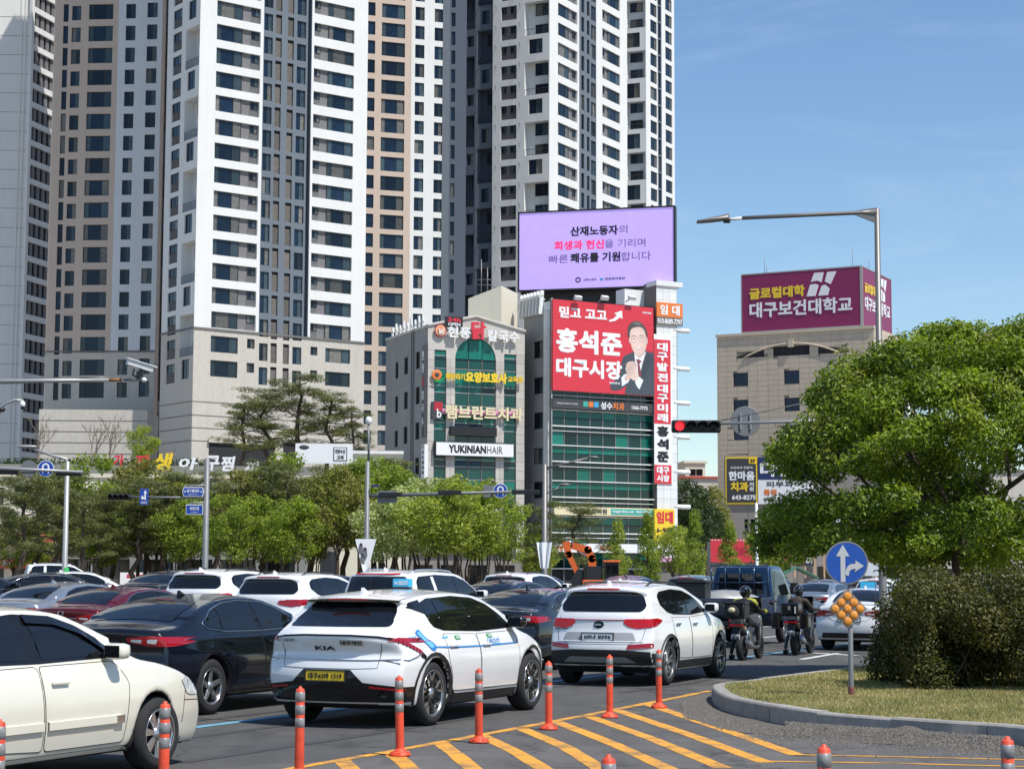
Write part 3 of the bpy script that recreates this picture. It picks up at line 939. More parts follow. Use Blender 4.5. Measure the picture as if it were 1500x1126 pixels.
 # ---- the leftmost tower
TL=empty('apartment_tower',(0,0,0),0,'leftmost white tower with steep white bands across dark windows, cut by the picture edge','apartment tower','apartment towers')
FA=Fac(46,35,282,74.5);FB=Fac(46,35,282,4)
la0,la1=0.0,U(FA,80,35);lw=U(FA,86,35)
fl=FA.v(47,14.2)-FA.v(47,42.6);fl=fh
VLB=FA.v(47,640)
holes=[]
nwin=4
for(lo,hi)in rows(FA.v(47.3,35.5),FA.v(47.3,18.5),fl,9,VTOP+14):
 for k in range(nwin):
  s_=(la1-0.6)/nwin;c0=0.35+k*s_
  holes.append((c0+0.3,c0+s_*0.62,lo-0.1,hi+0.25,0.3,None));window(FA,c0+0.3,c0+s_*0.62,lo-0.1,hi+0.25,'single',WM3,TL,-0.2,'window')
 o=MB().box(0,la1,-0.35,0.0,-0.42,0.42).build('slab_band',M['white_paint_wall'],TL);FA.at(o,0.25,(lo-(fl-(hi-lo))/2)-0.05,0.0)
o=MB().box(-0.5,0.25,-0.4,0.0,0,HTOP).build('corner_pier',M['white_paint_wall'],TL);FA.at(o,0.0,0,0.0)
wall('facade_wall',FA,0.02,lw,0,HTOP,holes,WMAT,TL,lambda u,v:5)
bl=U(FB,-330,35)
b0_=FB
wall('side_wall',FB,bl,0.0,0,HTOP,[],WMAT,TL,lambda u,v:0)
nr=int(VTOP/fl)+5
for k in range(3,nr):
 o=MB().box(bl,-0.05,-0.02,0.0,-0.03,0.03).build('joint',M['grey_panel'],TL);FB.at(o,0,k*fl+0.4,0.0)
for px in(32,38):
 o=MB().box(-0.12,0.12,-0.12,0.0,0,HTOP).build('wall_rib',M['white_paint_wall'],TL);FB.at(o,U(FB,px,35),0,0.0)
 # ---- pink and white tower behind, right of the middle tower
T2=empty('apartment_tower',(0,0,0),0,'sunlit pink and white apartment tower seen between the tall white tower and the dark recess','apartment tower','apartment towers')
F2=Fac(538,5,280,19.5);holes=[]
VW=F2.v(560,557)
uW=U(F2,603.5,5)
for(pl,pr,pt,pb,kd,nm)in((539.6,550.2,3,22.5,'single','narrow_window'),(559.8,593.9,5,25.6,'big','wide_window'),(608.8,622.3,10,29.5,'pair','window'),(637,649.7,13,32.3,'pair','square_window')):
 c0,c1=U(F2,pl,10),U(F2,pr,10)
 for(lo,hi)in rows(F2.v(pl,pb),F2.v(pl,pt),fh,12,VTOP+10):
  holes.append((c0,c1,lo,hi,0.3,None));window(F2,c0,c1,lo,hi,kd,WM3,T2,-0.2,nm)
e0,e1=U(F2,500,5),U(F2,651.6,5)
wall('facade_wall',F2,e0,e1,0,HTOP,holes,WMAT,T2,lambda u,v:6 if v<VW else(1 if u<uW else 0),cuts_v=(VW,),cuts_u=(uW,))
solid('rear_walls',F2,e0,e1,0,HTOP,20,M['bluegrey_paint_wall'],T2)
# shaded link between it and the right-hand tower
F3=Fac(651,5,284,3);holes=[]
c0,c1=U(F3,661.3,30),U(F3,667.3,30)
for(lo,hi)in rows(F3.v(661,39),F3.v(661,19),fh,12,VTOP+8):
 holes.append((c0,c1,lo,hi,0.25,None));window(F3,c0,c1,lo,hi,'single',WM3,T2,-0.18,'link_window')
e0,e1,eg=U(F3,649,5),U(F3,684,5),U(F3,659.5,5)
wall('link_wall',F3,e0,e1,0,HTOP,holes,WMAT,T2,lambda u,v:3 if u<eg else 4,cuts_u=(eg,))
# ---- right-hand tower
fR=fh*300/267
TR=empty('apartment_tower',(0,0,0),0,'rightmost white apartment tower with two storey balconies rising behind the purple screen','apartment tower','apartment towers')
FR=Fac(805,50,300,-27);FS=Fac(805,50,300,60)
holes=[];u=lambda px:U(FR,px,40)
g0,g1=u(734),u(756.8)
for(lo,hi)in rows(FR.v(734,31.5),FR.v(734,11.5),fR,12,VTOP+14):
 holes.append((g0,g1,lo,hi,0.2,5))
 m_=lo+(hi-lo)*0.45
 for(x0,x1)in((735,741.5),(747.6,755.9)):
  window(FR,u(x0),u(x1),m_,hi-0.08,'pair',WM3,TR,-0.14,'small_window')
 louvre(FR,g0+0.1,g1-0.1,lo+0.03,m_-0.1,TR,-0.15)
r0,r1=u(768.5),u(803.8);w0,w1=u(774.8),u(794.7)
for(lo,hi)in rows(FR.v(768.5,140.6),FR.v(768.5,92.3),fR,12,VTOP+14,3):
 holes.append((r0,r1,lo,hi,1.5,0))
 x0,x1=u(779),u(799)
 window(FR,x0,x1,lo+0.1,lo+2.0,'pair',WM3,TR,-1.42,'balcony_window')
 window(FR,x0,x1,lo+fR+0.15,lo+fR+2.15,'pair',WM3,TR,-1.42,'balcony_window')
 railing(FR,r0+0.05,r1-0.05,lo,TR,M['rail_metal'])
for(lo,hi)in rows(FR.v(774.8,167.6),FR.v(774.8,146.3),fR,12,VTOP+14,3):
 holes.append((w0,w1,lo,hi,0.25,None));window(FR,w0,w1,lo,hi,'pair',WM3,TR,-0.18,'balcony_window')
wall('facade_wall',FR,u(722),0,0,HTOP,holes,WMAT,TR,lambda a,v:0)
# right face
holes=[];u=lambda px:U(FS,px,50)
H1,H2=(u(817.4),u(845.9)),(u(882.3),u(908))
for(lo,hi)in rows(FS.v(817.4,51.2),FS.v(817.4,32.7),fR,12,VTOP+14):
 holes.append((*H1,lo,hi,0.35,5));window(FS,u(817.5),u(834.6),lo,hi,'big',WM3,TR,-0.25,'wide_window')
 window(FS,u(840.5),u(845.3),lo+0.9,hi-0.1,'single',WM3,TR,-0.3,'small_window')
 louvre(FS,u(840),u(845.3),lo+0.05,lo+0.8,TR,-0.31,M['grey_panel'])
for(lo,hi)in rows(FS.v(882.3,58.5),FS.v(882.3,41),fR,12,VTOP+14):
 holes.append((*H2,lo,hi,0.35,5));window(FS,u(892.4),u(907.7),lo,hi,'big',WM3,TR,-0.25,'wide_window')
 window(FS,u(882.8),u(887.3),lo+0.9,hi-0.1,'single',WM3,TR,-0.3,'small_window')
for(x0,x1,pb,pt,kd,nm)in((851.5,855.8,74.4,52.6,'single','narrow_window'),(859.8,863.5,79,58,'single','slit_window'),(865.8,872.6,85.3,64,'pair','tall_window')):
 for(lo,hi)in rows(FS.v(x0,pb),FS.v(x0,pt),fR,12,VTOP+14):
  holes.append((u(x0),u(x1),lo,hi,0.3,None));window(FS,u(x0),u(x1),lo,hi,kd,WM3,TR,-0.2,nm)
s0,s1=u(848.4),u(873.4)
wall('facade_wall',FS,0,u(918.5),0,HTOP,holes,WMAT,TR,lambda a,v:3 if s0<a<s1 else 0,cuts_u=(s0,s1))
q=[FS.pt(0,HTOP),FS.pt(u(918.5),HTOP),FS.pt(u(918.5),HTOP,-24),FS.pt(0,HTOP,-24)]
b=MB();b.quad(*q);z0=[Vector((p.x,p.y,0))for p in q]
b.quad(z0[1],z0[2],q[2],q[1]);b.quad(z0[2],z0[3],q[3],q[2]);b.build('roof',WMAT[0],TR)
# its dark recessed part on the left
FX=Fac(722,50,305.5,-27);holes=[];u=lambda px:U(FX,px,50)
for(x0,x1,pt,pb,y0,y1,wt,wb)in((699.5,721.5,46,96,706,717,103,122.6),(677.5,695.5,85,131,684.5,694.5,140,156)):
 for(lo,hi)in rows(FX.v(x0,pb),FX.v(x0,pt),fR,12,VTOP+14,3):
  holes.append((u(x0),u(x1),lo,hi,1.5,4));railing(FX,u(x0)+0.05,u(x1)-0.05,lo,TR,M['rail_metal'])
  window(FX,u(y0)+0.4,u(y1)+0.4,lo+fR+0.1,lo+fR+2,'pair',WM3,TR,-1.42,'recess_window')
 for(lo,hi)in rows(FX.v(y0,wb),FX.v(y0,wt),fR,12,VTOP+14,3):
  holes.append((u(y0),u(y1),lo,hi,0.25,None));window(FX,u(y0),u(y1),lo,hi,'pair',WM3,TR,-0.18,'recess_window')
uu=u(697.5)
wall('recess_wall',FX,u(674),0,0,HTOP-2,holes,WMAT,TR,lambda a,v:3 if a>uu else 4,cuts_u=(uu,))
# escape ladders' bars on the edge
# second volume at the right
f5=fh*347/318
F5=Fac(946,20,347,-22);F6=Fac(946,20,347,60)
T5=empty('apartment_tower',(0,0,0),0,'narrow farther white tower whose right edge meets the open sky','apartment tower','apartment towers')
holes=[];u=lambda px:U(F5,px,20)
for(lo,hi)in rows(F5.v(918.6,42.6),F5.v(918.6,2.8),f5,12,VTOP+28,3):
 holes.append((u(917.3),u(945),lo,hi,1.4,2));railing(F5,u(917.6),u(944.8),lo,T5,M['rail_metal'])
 window(F5,u(920),u(938),lo+0.15,lo+2.0,'pair',WM3,T5,-1.32,'balcony_window');window(F5,u(920),u(938),lo+f5+0.2,lo+f5+2.15,'pair',WM3,T5,-1.32,'balcony_window')
for(lo,hi)in rows(F5.v(918,71),F5.v(918,49.5),f5,12,VTOP+28,3):
 holes.append((u(918),u(937),lo,hi,0.25,None));window(F5,u(918),u(937),lo,hi,'pair',WM3,T5,-0.18,'balcony_window')
wall('facade_wall',F5,u(905),0,0,HTOP,holes,WMAT,T5,lambda a,v:0)
holes=[];u=lambda px:U(F6,px,40)
for(x0,x1,pb,pt,kd,nm)in((952.6,962,46,28,'big','wide_window'),(964,968,55,33,'single','slit_window'),(974.5,984,38,20,'big','square_window')):
 for(lo,hi)in rows(F6.v(x0,pb),F6.v(x0,pt),f5,12,VTOP+28):
  holes.append((u(x0),u(x1),lo,hi,0.3,None));window(F6,u(x0),u(x1),lo,hi,kd,WM3,T5,-0.2,nm)
s0,s1=u(963),u(969)
wall('facade_wall',F6,0,u(987.5),0,HTOP,holes,WMAT,T5,lambda a,v:3 if s0<a<s1 else 0,cuts_u=(s0,s1))
q=[F6.pt(0,HTOP),F6.pt(u(987.5),HTOP),F6.pt(u(987.5),HTOP,-13),F6.pt(0,HTOP,-13)]
b=MB();b.quad(*q);z0=[Vector((p.x,p.y,0))for p in q]
b.quad(z0[1],z0[2],q[2],q[1]);b.quad(z0[2],z0[3],q[3],q[2]);b.build('roof',WMAT[0],T5)
# brackets for clothes lines down the left face of the right-hand tower
_bk=None
for k in range(4,26):
 for px in(727,762):
  if _bk is None:
   bb=MB();bb.tube([(0,0,0),(0.1,-0.7,0.25)],0.035,5);bb.tube([(0,0,-0.5),(0.1,-0.7,0.25)],0.025,5);_bk=bb.mesh('bracket',M['galvanised'])
  o=obj('bracket',_bk,TR);FR.at(o,U(FR,px,40),FR.v(734,31.5)+(k-20)*fR+2.3,0)
  # ---- podium: brick walls low between and in front of the towers
PD=empty('podium_building',(0,0,0),0,'low beige podium with horizontal grooves behind the bare trees','building')
FQ=Fac(530,640,222,20)
def podwall(F,x0,x1,ytop,ybase=None,m=6):
 a,c=F.u(x0,ytop),F.u(x1,ytop);return a,c
FQ=Fac(60,640,232,3)
a_,c_=FQ.u(56,650),FQ.u(215,650);vt=FQ.v(150,600)
wall('podium_wall',FQ,a_,c_,0,vt,[],WMAT,PD,lambda u,v:6)
solid('podium_mass',FQ,a_,c_,0,vt,10,M['brick_base_wall'],PD)
for k in range(1,5):
 o=MB().box(0,c_-a_,-0.03,0.0,-0.045,0.045).build('ledge',M['granite_backing'],PD);FQ.at(o,a_,vt-k*1.35,0.0)
 # ---------------------------------------------------------------- stone panels laid on a facade
def panels(F,u0,u1,v0,v1,pw,ph,holes,m,parent,name='stone_panel',gap=0.02,d=0.03,single=True,stagger=False):
 nu=max(1,round((u1-u0)/pw));nv=max(1,round((v1-v0)/ph));pw=(u1-u0)/nu;ph=(v1-v0)/nv
 b=MB()if not single else None;cache={};n=0
 for j in range(nv):
  for i in range(nu):
   a,c=u0+i*pw+gap/2,u0+(i+1)*pw-gap/2;e,f=v0+j*ph+gap/2,v0+(j+1)*ph-gap/2
   if any(a<h[1]and c>h[0]and e<h[3]and f>h[2]for h in holes):
   # trim against the opening, drop when mostly covered
    bad=False
    for h in holes:
     if a<h[1]and c>h[0]and e<h[3]and f>h[2]:
      opts=[(max(a,h[1]),c,e,f),(a,min(c,h[0]),e,f),(a,c,max(e,h[3]),f),(a,c,e,min(f,h[2]))]
      opts=[o for o in opts if o[1]-o[0]>0.12 and o[3]-o[2]>0.12]
      if not opts:bad=True;break
      a,c,e,f=max(opts,key=lambda o:(o[1]-o[0])*(o[3]-o[2]))
    if bad:continue
   w,h_=round(c-a,2),round(f-e,2)
   if single:
    if(w,h_)not in cache:cache[(w,h_)]=MB().box(0,w,0,d,0,h_).mesh(name,m)
    o=obj(name,cache[(w,h_)],parent);F.at(o,a,e,d+((i*7+j*3)%3)*0.003);n+=1
   else:
    k=len(b.v)
    for(x,y)in((a,e),(c,e),(c,f),(a,f)):b.v.append(tuple(F.pt(x,y,0)));b.v.append(tuple(F.pt(x,y,d)))
    for q in((1,3,5,7),(0,2,3,1),(2,4,5,3),(4,6,7,5),(6,0,1,7)):
     b.f.append(tuple(k+x for x in q));b.m.append(0);b.s.append(False)
 if not single:
  o=b.build(name,m,parent);o['kind']='stuff'
 return n
_PN={}
def pane(F,u0,u1,v0,v1,m,parent,d=0.0,name='pane',tilt=0.0):
 w,h=round(u1-u0,2),round(v1-v0,2);k=(w,h,m.name)
 if k not in _PN:_PN[k]=MB().box(0,w,0,0.02,0,h).mesh('pane',m)
 o=obj(name,_PN[k],parent);F.at(o,u0,v0,d)
 if tilt:o.rotation_euler=(tilt,0,F.a)
 return o
 # ================================================================ the green-glass building with the hair salon sign
BT=empty('commercial_building',(0,0,0),0,'seven storey grey stone building with green glass, arched top window and a gabled roofline','building')
YT=170
FT=Fac(626,600,YT,23);FTs=Fac(626,600,YT,23-90)
u=lambda px:FT.u(px,560);v=lambda py,px=627:FT.v(px,py)
UE=u(768.5);vE=v(477)
um=u(696.5);vP=FT.v(696.5,463.5)
lc,cc,rc=(u(636),u(653.5)),(u(666.5),u(726.3)),(u(738.3),u(756))
vb=v(690)
ar=(cc[1]-cc[0])/2;vArch=FT.v(696,495)-ar
holes=[(lc[0],lc[1],5.0,FT.v(640,512),0.12,None),(rc[0],rc[1],5.0,FT.v(745,519),0.12,None),(cc[0],cc[1],5.0,vArch,0.12,None)]
NA=14
for i in range(NA):
 pass
wall('facade_wall',FT,0,UE,0,vArch,[h for h in[(h[0],h[1],h[2],min(h[3],vArch),0.2,None)for h in holes]],[M['granite_backing']],BT)
# wall round the arch, up to the gable
b=MB();P=lambda x,y,d=0:FT.pt(x,y,d)
uc_=(cc[0]+cc[1])/2
top=lambda x:vE+(vP-vE)*(1-abs(x-um)/max(um,UE-um))if True else vE
xs=[0,lc[0],lc[1],cc[0]]+[uc_-ar*math.cos(math.pi*i/NA)for i in range(1,NA)]+[cc[1],rc[0],rc[1],UE]
xs=sorted(set(xs)|{um})
for x0,x1 in zip(xs,xs[1:]):
 lo=lambda x:vArch+(math.sqrt(max(0,ar*ar-(x-uc_)**2))if cc[0]<=x<=cc[1]else 0)
 def lo2(x,mid=(x0+x1)/2):
  if lc[0]<mid<lc[1]:return holes[0][3]
  if rc[0]<mid<rc[1]:return holes[1][3]
  return lo(x)
 b.quad(P(x0,lo2(x0)),P(x1,lo2(x1)),P(x1,top(x1)),P(x0,top(x0)))
 if cc[0]<=x0 and x1<=cc[1]:b.quad(P(x0,lo(x0)),P(x0,lo(x0),-0.2),P(x1,lo(x1),-0.2),P(x1,lo(x1)))
b.build('gable_wall',M['granite_panel'],BT)
panels(FT,0,lc[0],3,vArch+1.5,1.0,0.83,holes,M['granite_panel'],BT)
panels(FT,lc[1],cc[0],3,vArch,0.45,0.83,holes,M['granite_panel'],BT)
panels(FT,cc[1],rc[0],3,vArch,0.45,0.83,holes,M['granite_panel'],BT)
panels(FT,rc[1],UE,3,vArch+1.5,1.0,0.83,holes,M['granite_panel'],BT)
# coping along the gable
cp=[P(-0.05,top(0),0.05),P(um,vP,0.05),P(UE+0.05,top(UE),0.05)]
b=MB();b.tube([cp[0],cp[1],cp[2]],0.13,6,sm=False);b.build('coping',M['granite_panel'],BT)
# glazing by floor: tall panes, a row of small opening lights, dark spandrel
fT=v(550)-v(604);base=v(650)
TG,TGD,TSP=M['teal_glass'],M['teal_glass_dark'],M['teal_spandrel']
k=-2
rT=random.Random(4)
cols_=[(lc[0],lc[1],1,holes[0][3]),(cc[0],cc[1],3,vArch),(rc[0],rc[1],1,holes[1][3])]
for(c0,c1,n,vt)in cols_:
 w_=(c1-c0)/n
 z=v(690)-3.2*fT
 while z<vt:
  for i in range(n):
   a,c=c0+i*w_+0.03,c0+(i+1)*w_-0.03
   for(q0,q1,kind)in((0.02,0.34,'s'),(0.36,0.52,'o'),(0.54,0.98,'t')):
    y0,y1=z+q0*fT,min(z+q1*fT,vt-0.05)
    if y1-y0<0.25:continue
    if kind=='o' and n==1:y0=z+0.36*fT
    m_={'s':TSP,'o':TGD if rT.random()<0.6 else TG,'t':TG if rT.random()<0.72 else TGD}[kind]
    tl=-0.16 if(kind=='o' and n==3 and rT.random()<0.2)else 0
    pane(FT,a,c,y0,y1,M['sash_glass']if tl else m_,BT,-0.1,'pane',tl)
   for q in(0.0,0.35,0.53):
    if z+q*fT<vt-0.1:
     o=MB().box(0,w_,0,0.08,-0.035,0.035).build('mullion',M['pole_light'],BT);FT.at(o,c0+i*w_,z+q*fT,-0.05)
  z+=fT
 for i in range(n+1):
  o=MB().box(-0.035,0.035,0,0.09,0,vt-4.0).build('mullion',M['granite_backing'],BT);FT.at(o,c0+i*w_*0.994,4.0,-0.04)
  # arch glass: three pieces
for i in range(3):
 x0,x1=cc[0]+(cc[1]-cc[0])*i/3+0.03,cc[0]+(cc[1]-cc[0])*(i+1)/3-0.03
 xs_=[x0+(x1-x0)*t/6 for t in range(7)]
 ol=[(x0,vArch+0.03),(x1,vArch+0.03)]+[(x,vArch+0.0+math.sqrt(max(0.0,ar*ar-(x-uc_)**2))+0.03)for x in reversed(xs_)]
 b=MB();b.poly([P(x,y,-0.1)for x,y in ol]);b.build('arch_pane',TG,BT)
 # dark canopy under the dental letters
o,_,_=fbox(FT,661,624,728,637,0.0,0.5,M['black_frame'],BT,'canopy_box')
# side wall
us_=FTs.u(565,560);holes=[]
WS3=[M['window_frame_dark'],M['glass_dark'],M['teal_glass_dark']]
for(xa,xb,ya,yb)in((579,583.5,531,555),(592,597.5,524,549),(609,615,516,541)):
 c0,c1=FTs.u(xa,535),FTs.u(xb,535);s1,s0=FTs.v(xa,ya),FTs.v(xa,yb)
 for kk in range(-1,6):
  lo,hi=s0-kk*fT*0.97,s1-kk*fT*0.97
  if hi>vE-1.5 or lo<3 or kk<0:continue
  holes.append((c0,c1,lo,hi,0.2,None));window(FTs,c0,c1,lo,hi,'pair',WS3,BT,-0.12,'side_window')
wall('side_wall',FTs,us_,0,0,vE,holes,[M['concrete_side']],BT)
for px in(604,606.5):
 o=MB().tube([(0,-0.12,0),(0,-0.12,vE+0.4)],0.06,8).build('drain_pipe',M['pole_grey'],BT);FTs.at(o,FTs.u(px,560),0,0)
o=MB().box(0,-us_,-0.08,0.3,-0.1,0.12).build('coping',M['granite_panel'],BT);FTs.at(o,us_,vE,0.0)
# roof: two slopes and the back
b=MB();L_=abs(us_)
pts=[P(0,vE,-0.02),P(um,vP-0.1,-0.02),P(UE,top(UE),-0.02)];ptb=[P(0,vE,-L_),P(um,vP-0.1,-L_),P(UE,top(UE),-L_)]
b.quad(pts[0],pts[1],ptb[1],ptb[0]);b.quad(pts[1],pts[2],ptb[2],ptb[1])
b.quad(P(UE,0,-0.02),P(UE,0,-L_),ptb[2],pts[2]);b.quad(P(0,0,-L_),P(UE,0,-L_),ptb[2],ptb[0])
b.build('roof',M['concrete_side'],BT)
# stair tower on the roof
FTt=Fac(736,440,YT+6,23);
a0=FTt.u(733,440);a1=FTt.u(757.5,440);vt=FTt.v(733,419)
b=MB();Q=lambda x,y,d=0:FTt.pt(x,y,d)
a_l=-5.2
pts_=[Q(a0,17,0),Q(a1,17,0),Q(a1,17,-5.0),Q(a0,17,-5.0)]
FTt2=Fac(735,440,YT+5,58)
c1=FTt2.u(757.5,440);
F7=Fac(734.5,440,YT+5,62);F8=Fac(734.5,440,YT+5,-14)
w7,w8=F7.u(758,440),F8.u(686,440);vt7=F7.v(734.5,418.5)
q=[F7.pt(0,18),F7.pt(w7,18),F7.pt(w7,18)+(F8.pt(w8,18)-F8.pt(0,18)),F8.pt(w8,18)]
tt=[Vector((p.x,p.y,z_))for p,z_ in zip(q,(vt7,vt7-0.3,vt7-1.6,vt7-1.1))]
b=MB();b.quad(q[0],q[1],tt[1],tt[0]);b.quad(q[1],q[2],tt[2],tt[1]);b.quad(q[2],q[3],tt[3],tt[2]);b.quad(q[3],q[0],tt[0],tt[3]);b.quad(*tt)
b.build('stair_tower',M['cream_plaster'],BT)
for px,py0 in((705,380),(714,392)):
 p=PT(px,425,YT+8);b=MB();b.tube([(p.x,p.y,p.z-1),(p.x,p.y,PT(px,py0,YT+8).z)],0.05,6)
 for zz in(0.5,1.0):b.tube([(p.x-0.5,p.y,p.z+zz),(p.x+0.5,p.y,p.z+zz)],0.03,5)
 b.build('antenna',M['pole_grey'],BT)
 # roof letters seen edge on along the side parapet
rl=empty('sign_letters',FTs.pt(0,vE,0.1),FTs.a,'white upright sign letters seen edge on along the side parapet','sign letters')
for i in range(9):
 x=us_*(0.10+i*0.09)
 MB().box(x,x+0.28,-0.1,0.05,0.1,0.9+0.25*(i%2)).box(x-0.1,x+0.4,-0.08,0.03,0.45,0.6).build('letter',M['white_metal'],rl)
 # ---- signs on it
def signbox(name,F,box,m,label,cat='sign',d0=0.02,d1=0.25,group=None):
 pl,pt,pr,pb=box
 u0,v1=F.uv(pl,pt,d1);u1=F.u(pr,pt,d1);v0=F.v(pl,pb,d1)
 e=empty(name,F.pt(u0,v0,d1),F.a,label,cat,group)
 w,h=u1-u0,v1-v0
 MB().box(0,w,0,d1-d0,0,h).build('panel',m,e)
 return e,w,h
def letters(name,F,specs,label,d=0.35,cat='sign letters',depth=0.18):
 """channel letters: list of (text, left, top, right, bottom, material, bold)"""
 u0,v0=F.uv(specs[0][1],specs[0][4],d)
 e=empty(name,F.pt(u0,v0,d),F.a,label,cat)
 for(s,pl,pt,pr,pb,m,bd)in specs:
  a,t_=F.uv(pl,pt,d);c=F.u(pr,pt,d);z=F.v(pl,pb,d)
  text(s,a-u0,z-v0,c-a,t_-z,m,e,0,bd,depth)
 return e
e,w,h=signbox('sign',FT,(652.5,463,678,478),M['sign_black'],'black 24h OPEN box sign on the gable of the green glass building')
text('24h',w*0.12,h*0.48,w*0.76,h*0.42,M['sign_red'],e,-0.02,0.05);text('OPEN',w*0.15,h*0.1,w*0.7,h*0.3,M['sign_white'],e,-0.02,0.03)
e=letters('sign_letters',FT,[('현풍',655,478,689,494,M['sign_white'],0.03),('닭',690,470,711,497,M['sign_red'],0.06),('칼국수',713,483,760,500,M['sign_white'],0.03)],'white brush letters with a big red one above the arched window')
def disc(F,px,py,r_px,m,parent,d,dep=0.08,name='disc',n=28):
 a,c=F.uv(px,py,d);rr=F.u(px+r_px,py,d)-a
 inv=Vector(parent.location)
 b=MB();b.lathe([(0.001,-dep),(rr,-dep),(rr,0),(0.001,0)],n,mtx=Matrix.Rotation(R(90),4,'X'),sm=False)
 o=b.build(name,m,parent)
 p=F.pt(a,c,d)-inv
 o.location=Matrix.Rotation(-F.a,3,'Z')@p
 return o,rr
e=empty('round_sign',FT.pt(*FT.uv(646,485,0.3),0.3),FT.a,'round red chicken emblem beside the white brush letters','sign')
for r_,m_,dd in((8.6,M['sign_darkred'],0.30),(7.0,M['sign_cream'],0.32),(5.6,M['sign_orange'],0.34)):
 disc(FT,645.5,484,r_,m_,e,dd)
text('닭',-0.25,-0.25,0.5,0.5,M['sign_white'],e,-0.1,0.04)
e=letters('sign_letters',FT,[('해바라기',652,546,680,556,M['sign_yellow'],0.04),('요양보호사',681,544,742,560,M['sign_yellow'],0.09),('교육원',743,551,765,560,M['sign_yellow'],0.04)],'yellow care school letters across the fourth floor')
e=empty('round_sign',FT.pt(*FT.uv(640,549,0.3),0.3),FT.a,'orange sunflower emblem at the left of the yellow letters','sign')
a_,c_=FT.uv(640,549,0.3);rr=FT.u(648,549,0.3)-a_
for k in range(12):
 an=k*math.pi/6;b=MB();b.ell((math.cos(an)*rr*0.62,0,math.sin(an)*rr*0.62),(rr*0.36,0.05,rr*0.3),8);b.build('petal',M['sign_orange'],e)
b=MB();b.ell((0,-0.04,0),(rr*0.42,0.06,rr*0.42),10);b.build('disc',M['sign_charcoal'],e)
b=MB();b.prism([(-rr*.9,-rr*.9),(0,-rr*1.25),(rr*.9,-rr*.95),(rr*1.6,-rr*.3),(rr*.6,-rr*.8),(-rr*.4,-rr*.95)],-0.08,0.0);b.build('leaf',M['sign_green'],e)
e=letters('sign_letters',FT,[('램브란트치과',652,593,765,613,M['sign_cream'],0.05)],'cream dental clinic letters on a pink band')
e2,w,h=signbox('sign_band',FT,(648,598,764,606),M['sign_pink'],'thin pink backing band behind the cream dental letters','sign',0.02,0.12)
e,w,h=signbox('sign',FT,(633,588,648,614),M['sign_charcoal'],'small dark red and charcoal emblem with a looped b left of the dental letters')
MB().box(w*0.2,w,-0.03,0,h*0.5,h).build('red_square',M['sign_darkred'],e);text('b',w*0.45,h*0.1,w*0.45,h*0.5,M['sign_white'],e,-0.04,0.02)
e,w,h=signbox('sign',FT,(639,646.5,752.5,666),M['sign_white'],'long white YUKINIAN HAIR box sign','sign',0.02,0.55)
for q in((-0.06,w+0.06,-0.06,0),(-0.06,w+0.06,h,h+0.06),(-0.06,0,0,h),(w,w+0.06,0,h)):
 MB().box(q[0],q[1],-0.03,0.5,q[2],q[3]).build('frame',M['black_frame'],e)
text('YUKINIAN',w*0.16,h*0.2,w*0.48,h*0.6,M['sign_black'],e,-0.005,0.06,0.02);text('HAIR',w*0.655,h*0.22,w*0.2,h*0.55,M['sign_charcoal'],e,-0.005,-0.005,0.02)
# vertical sign down the near corner of the side wall
e,w,h=signbox('sign',FTs,(618.5,506,622,640),M['sign_charcoal'],'tall narrow dark sign with brush letters at the corner of the side wall','sign',0.02,0.3)
for i,s in enumerate('현풍닭칼국수'):
 text(s,w*0.12,h*(0.84-i*0.145),w*0.76,h*0.1,M['sign_white']if i!=2 else M['sign_red'],e,-0.01,0.03)
e,w,h=signbox('sign',FTs,(617.5,651,622,700),M['sign_white'],'tall white sign reading YUKINI down the side wall','sign',0.02,0.35)
for i,s in enumerate('YUKINI'):
 text(s,w*0.25,h*(0.86-i*0.15),w*0.5,h*0.1,M['sign_black'],e,-0.01,0.03)
 # ground floor: striped black-and-white shop front with a white panel
e,w,h=signbox('shop_sign',FT,(700,808,762,829),M['sign_white'],'white shop board with black diagonal stripes low behind the blossoming trees','sign',0.02,0.5)
for i in range(16):
 x=w*0.72+i*w*0.28/16-0.2;MB().prism([(x,0),(x+0.12,0),(x+0.55,h),(x+0.43,h)],-0.02,0.0).build('stripe',M['sign_black'],e)
text('Audi',w*0.06,h*0.35,w*0.2,h*0.4,M['sign_charcoal'],e,-0.01,0.03)
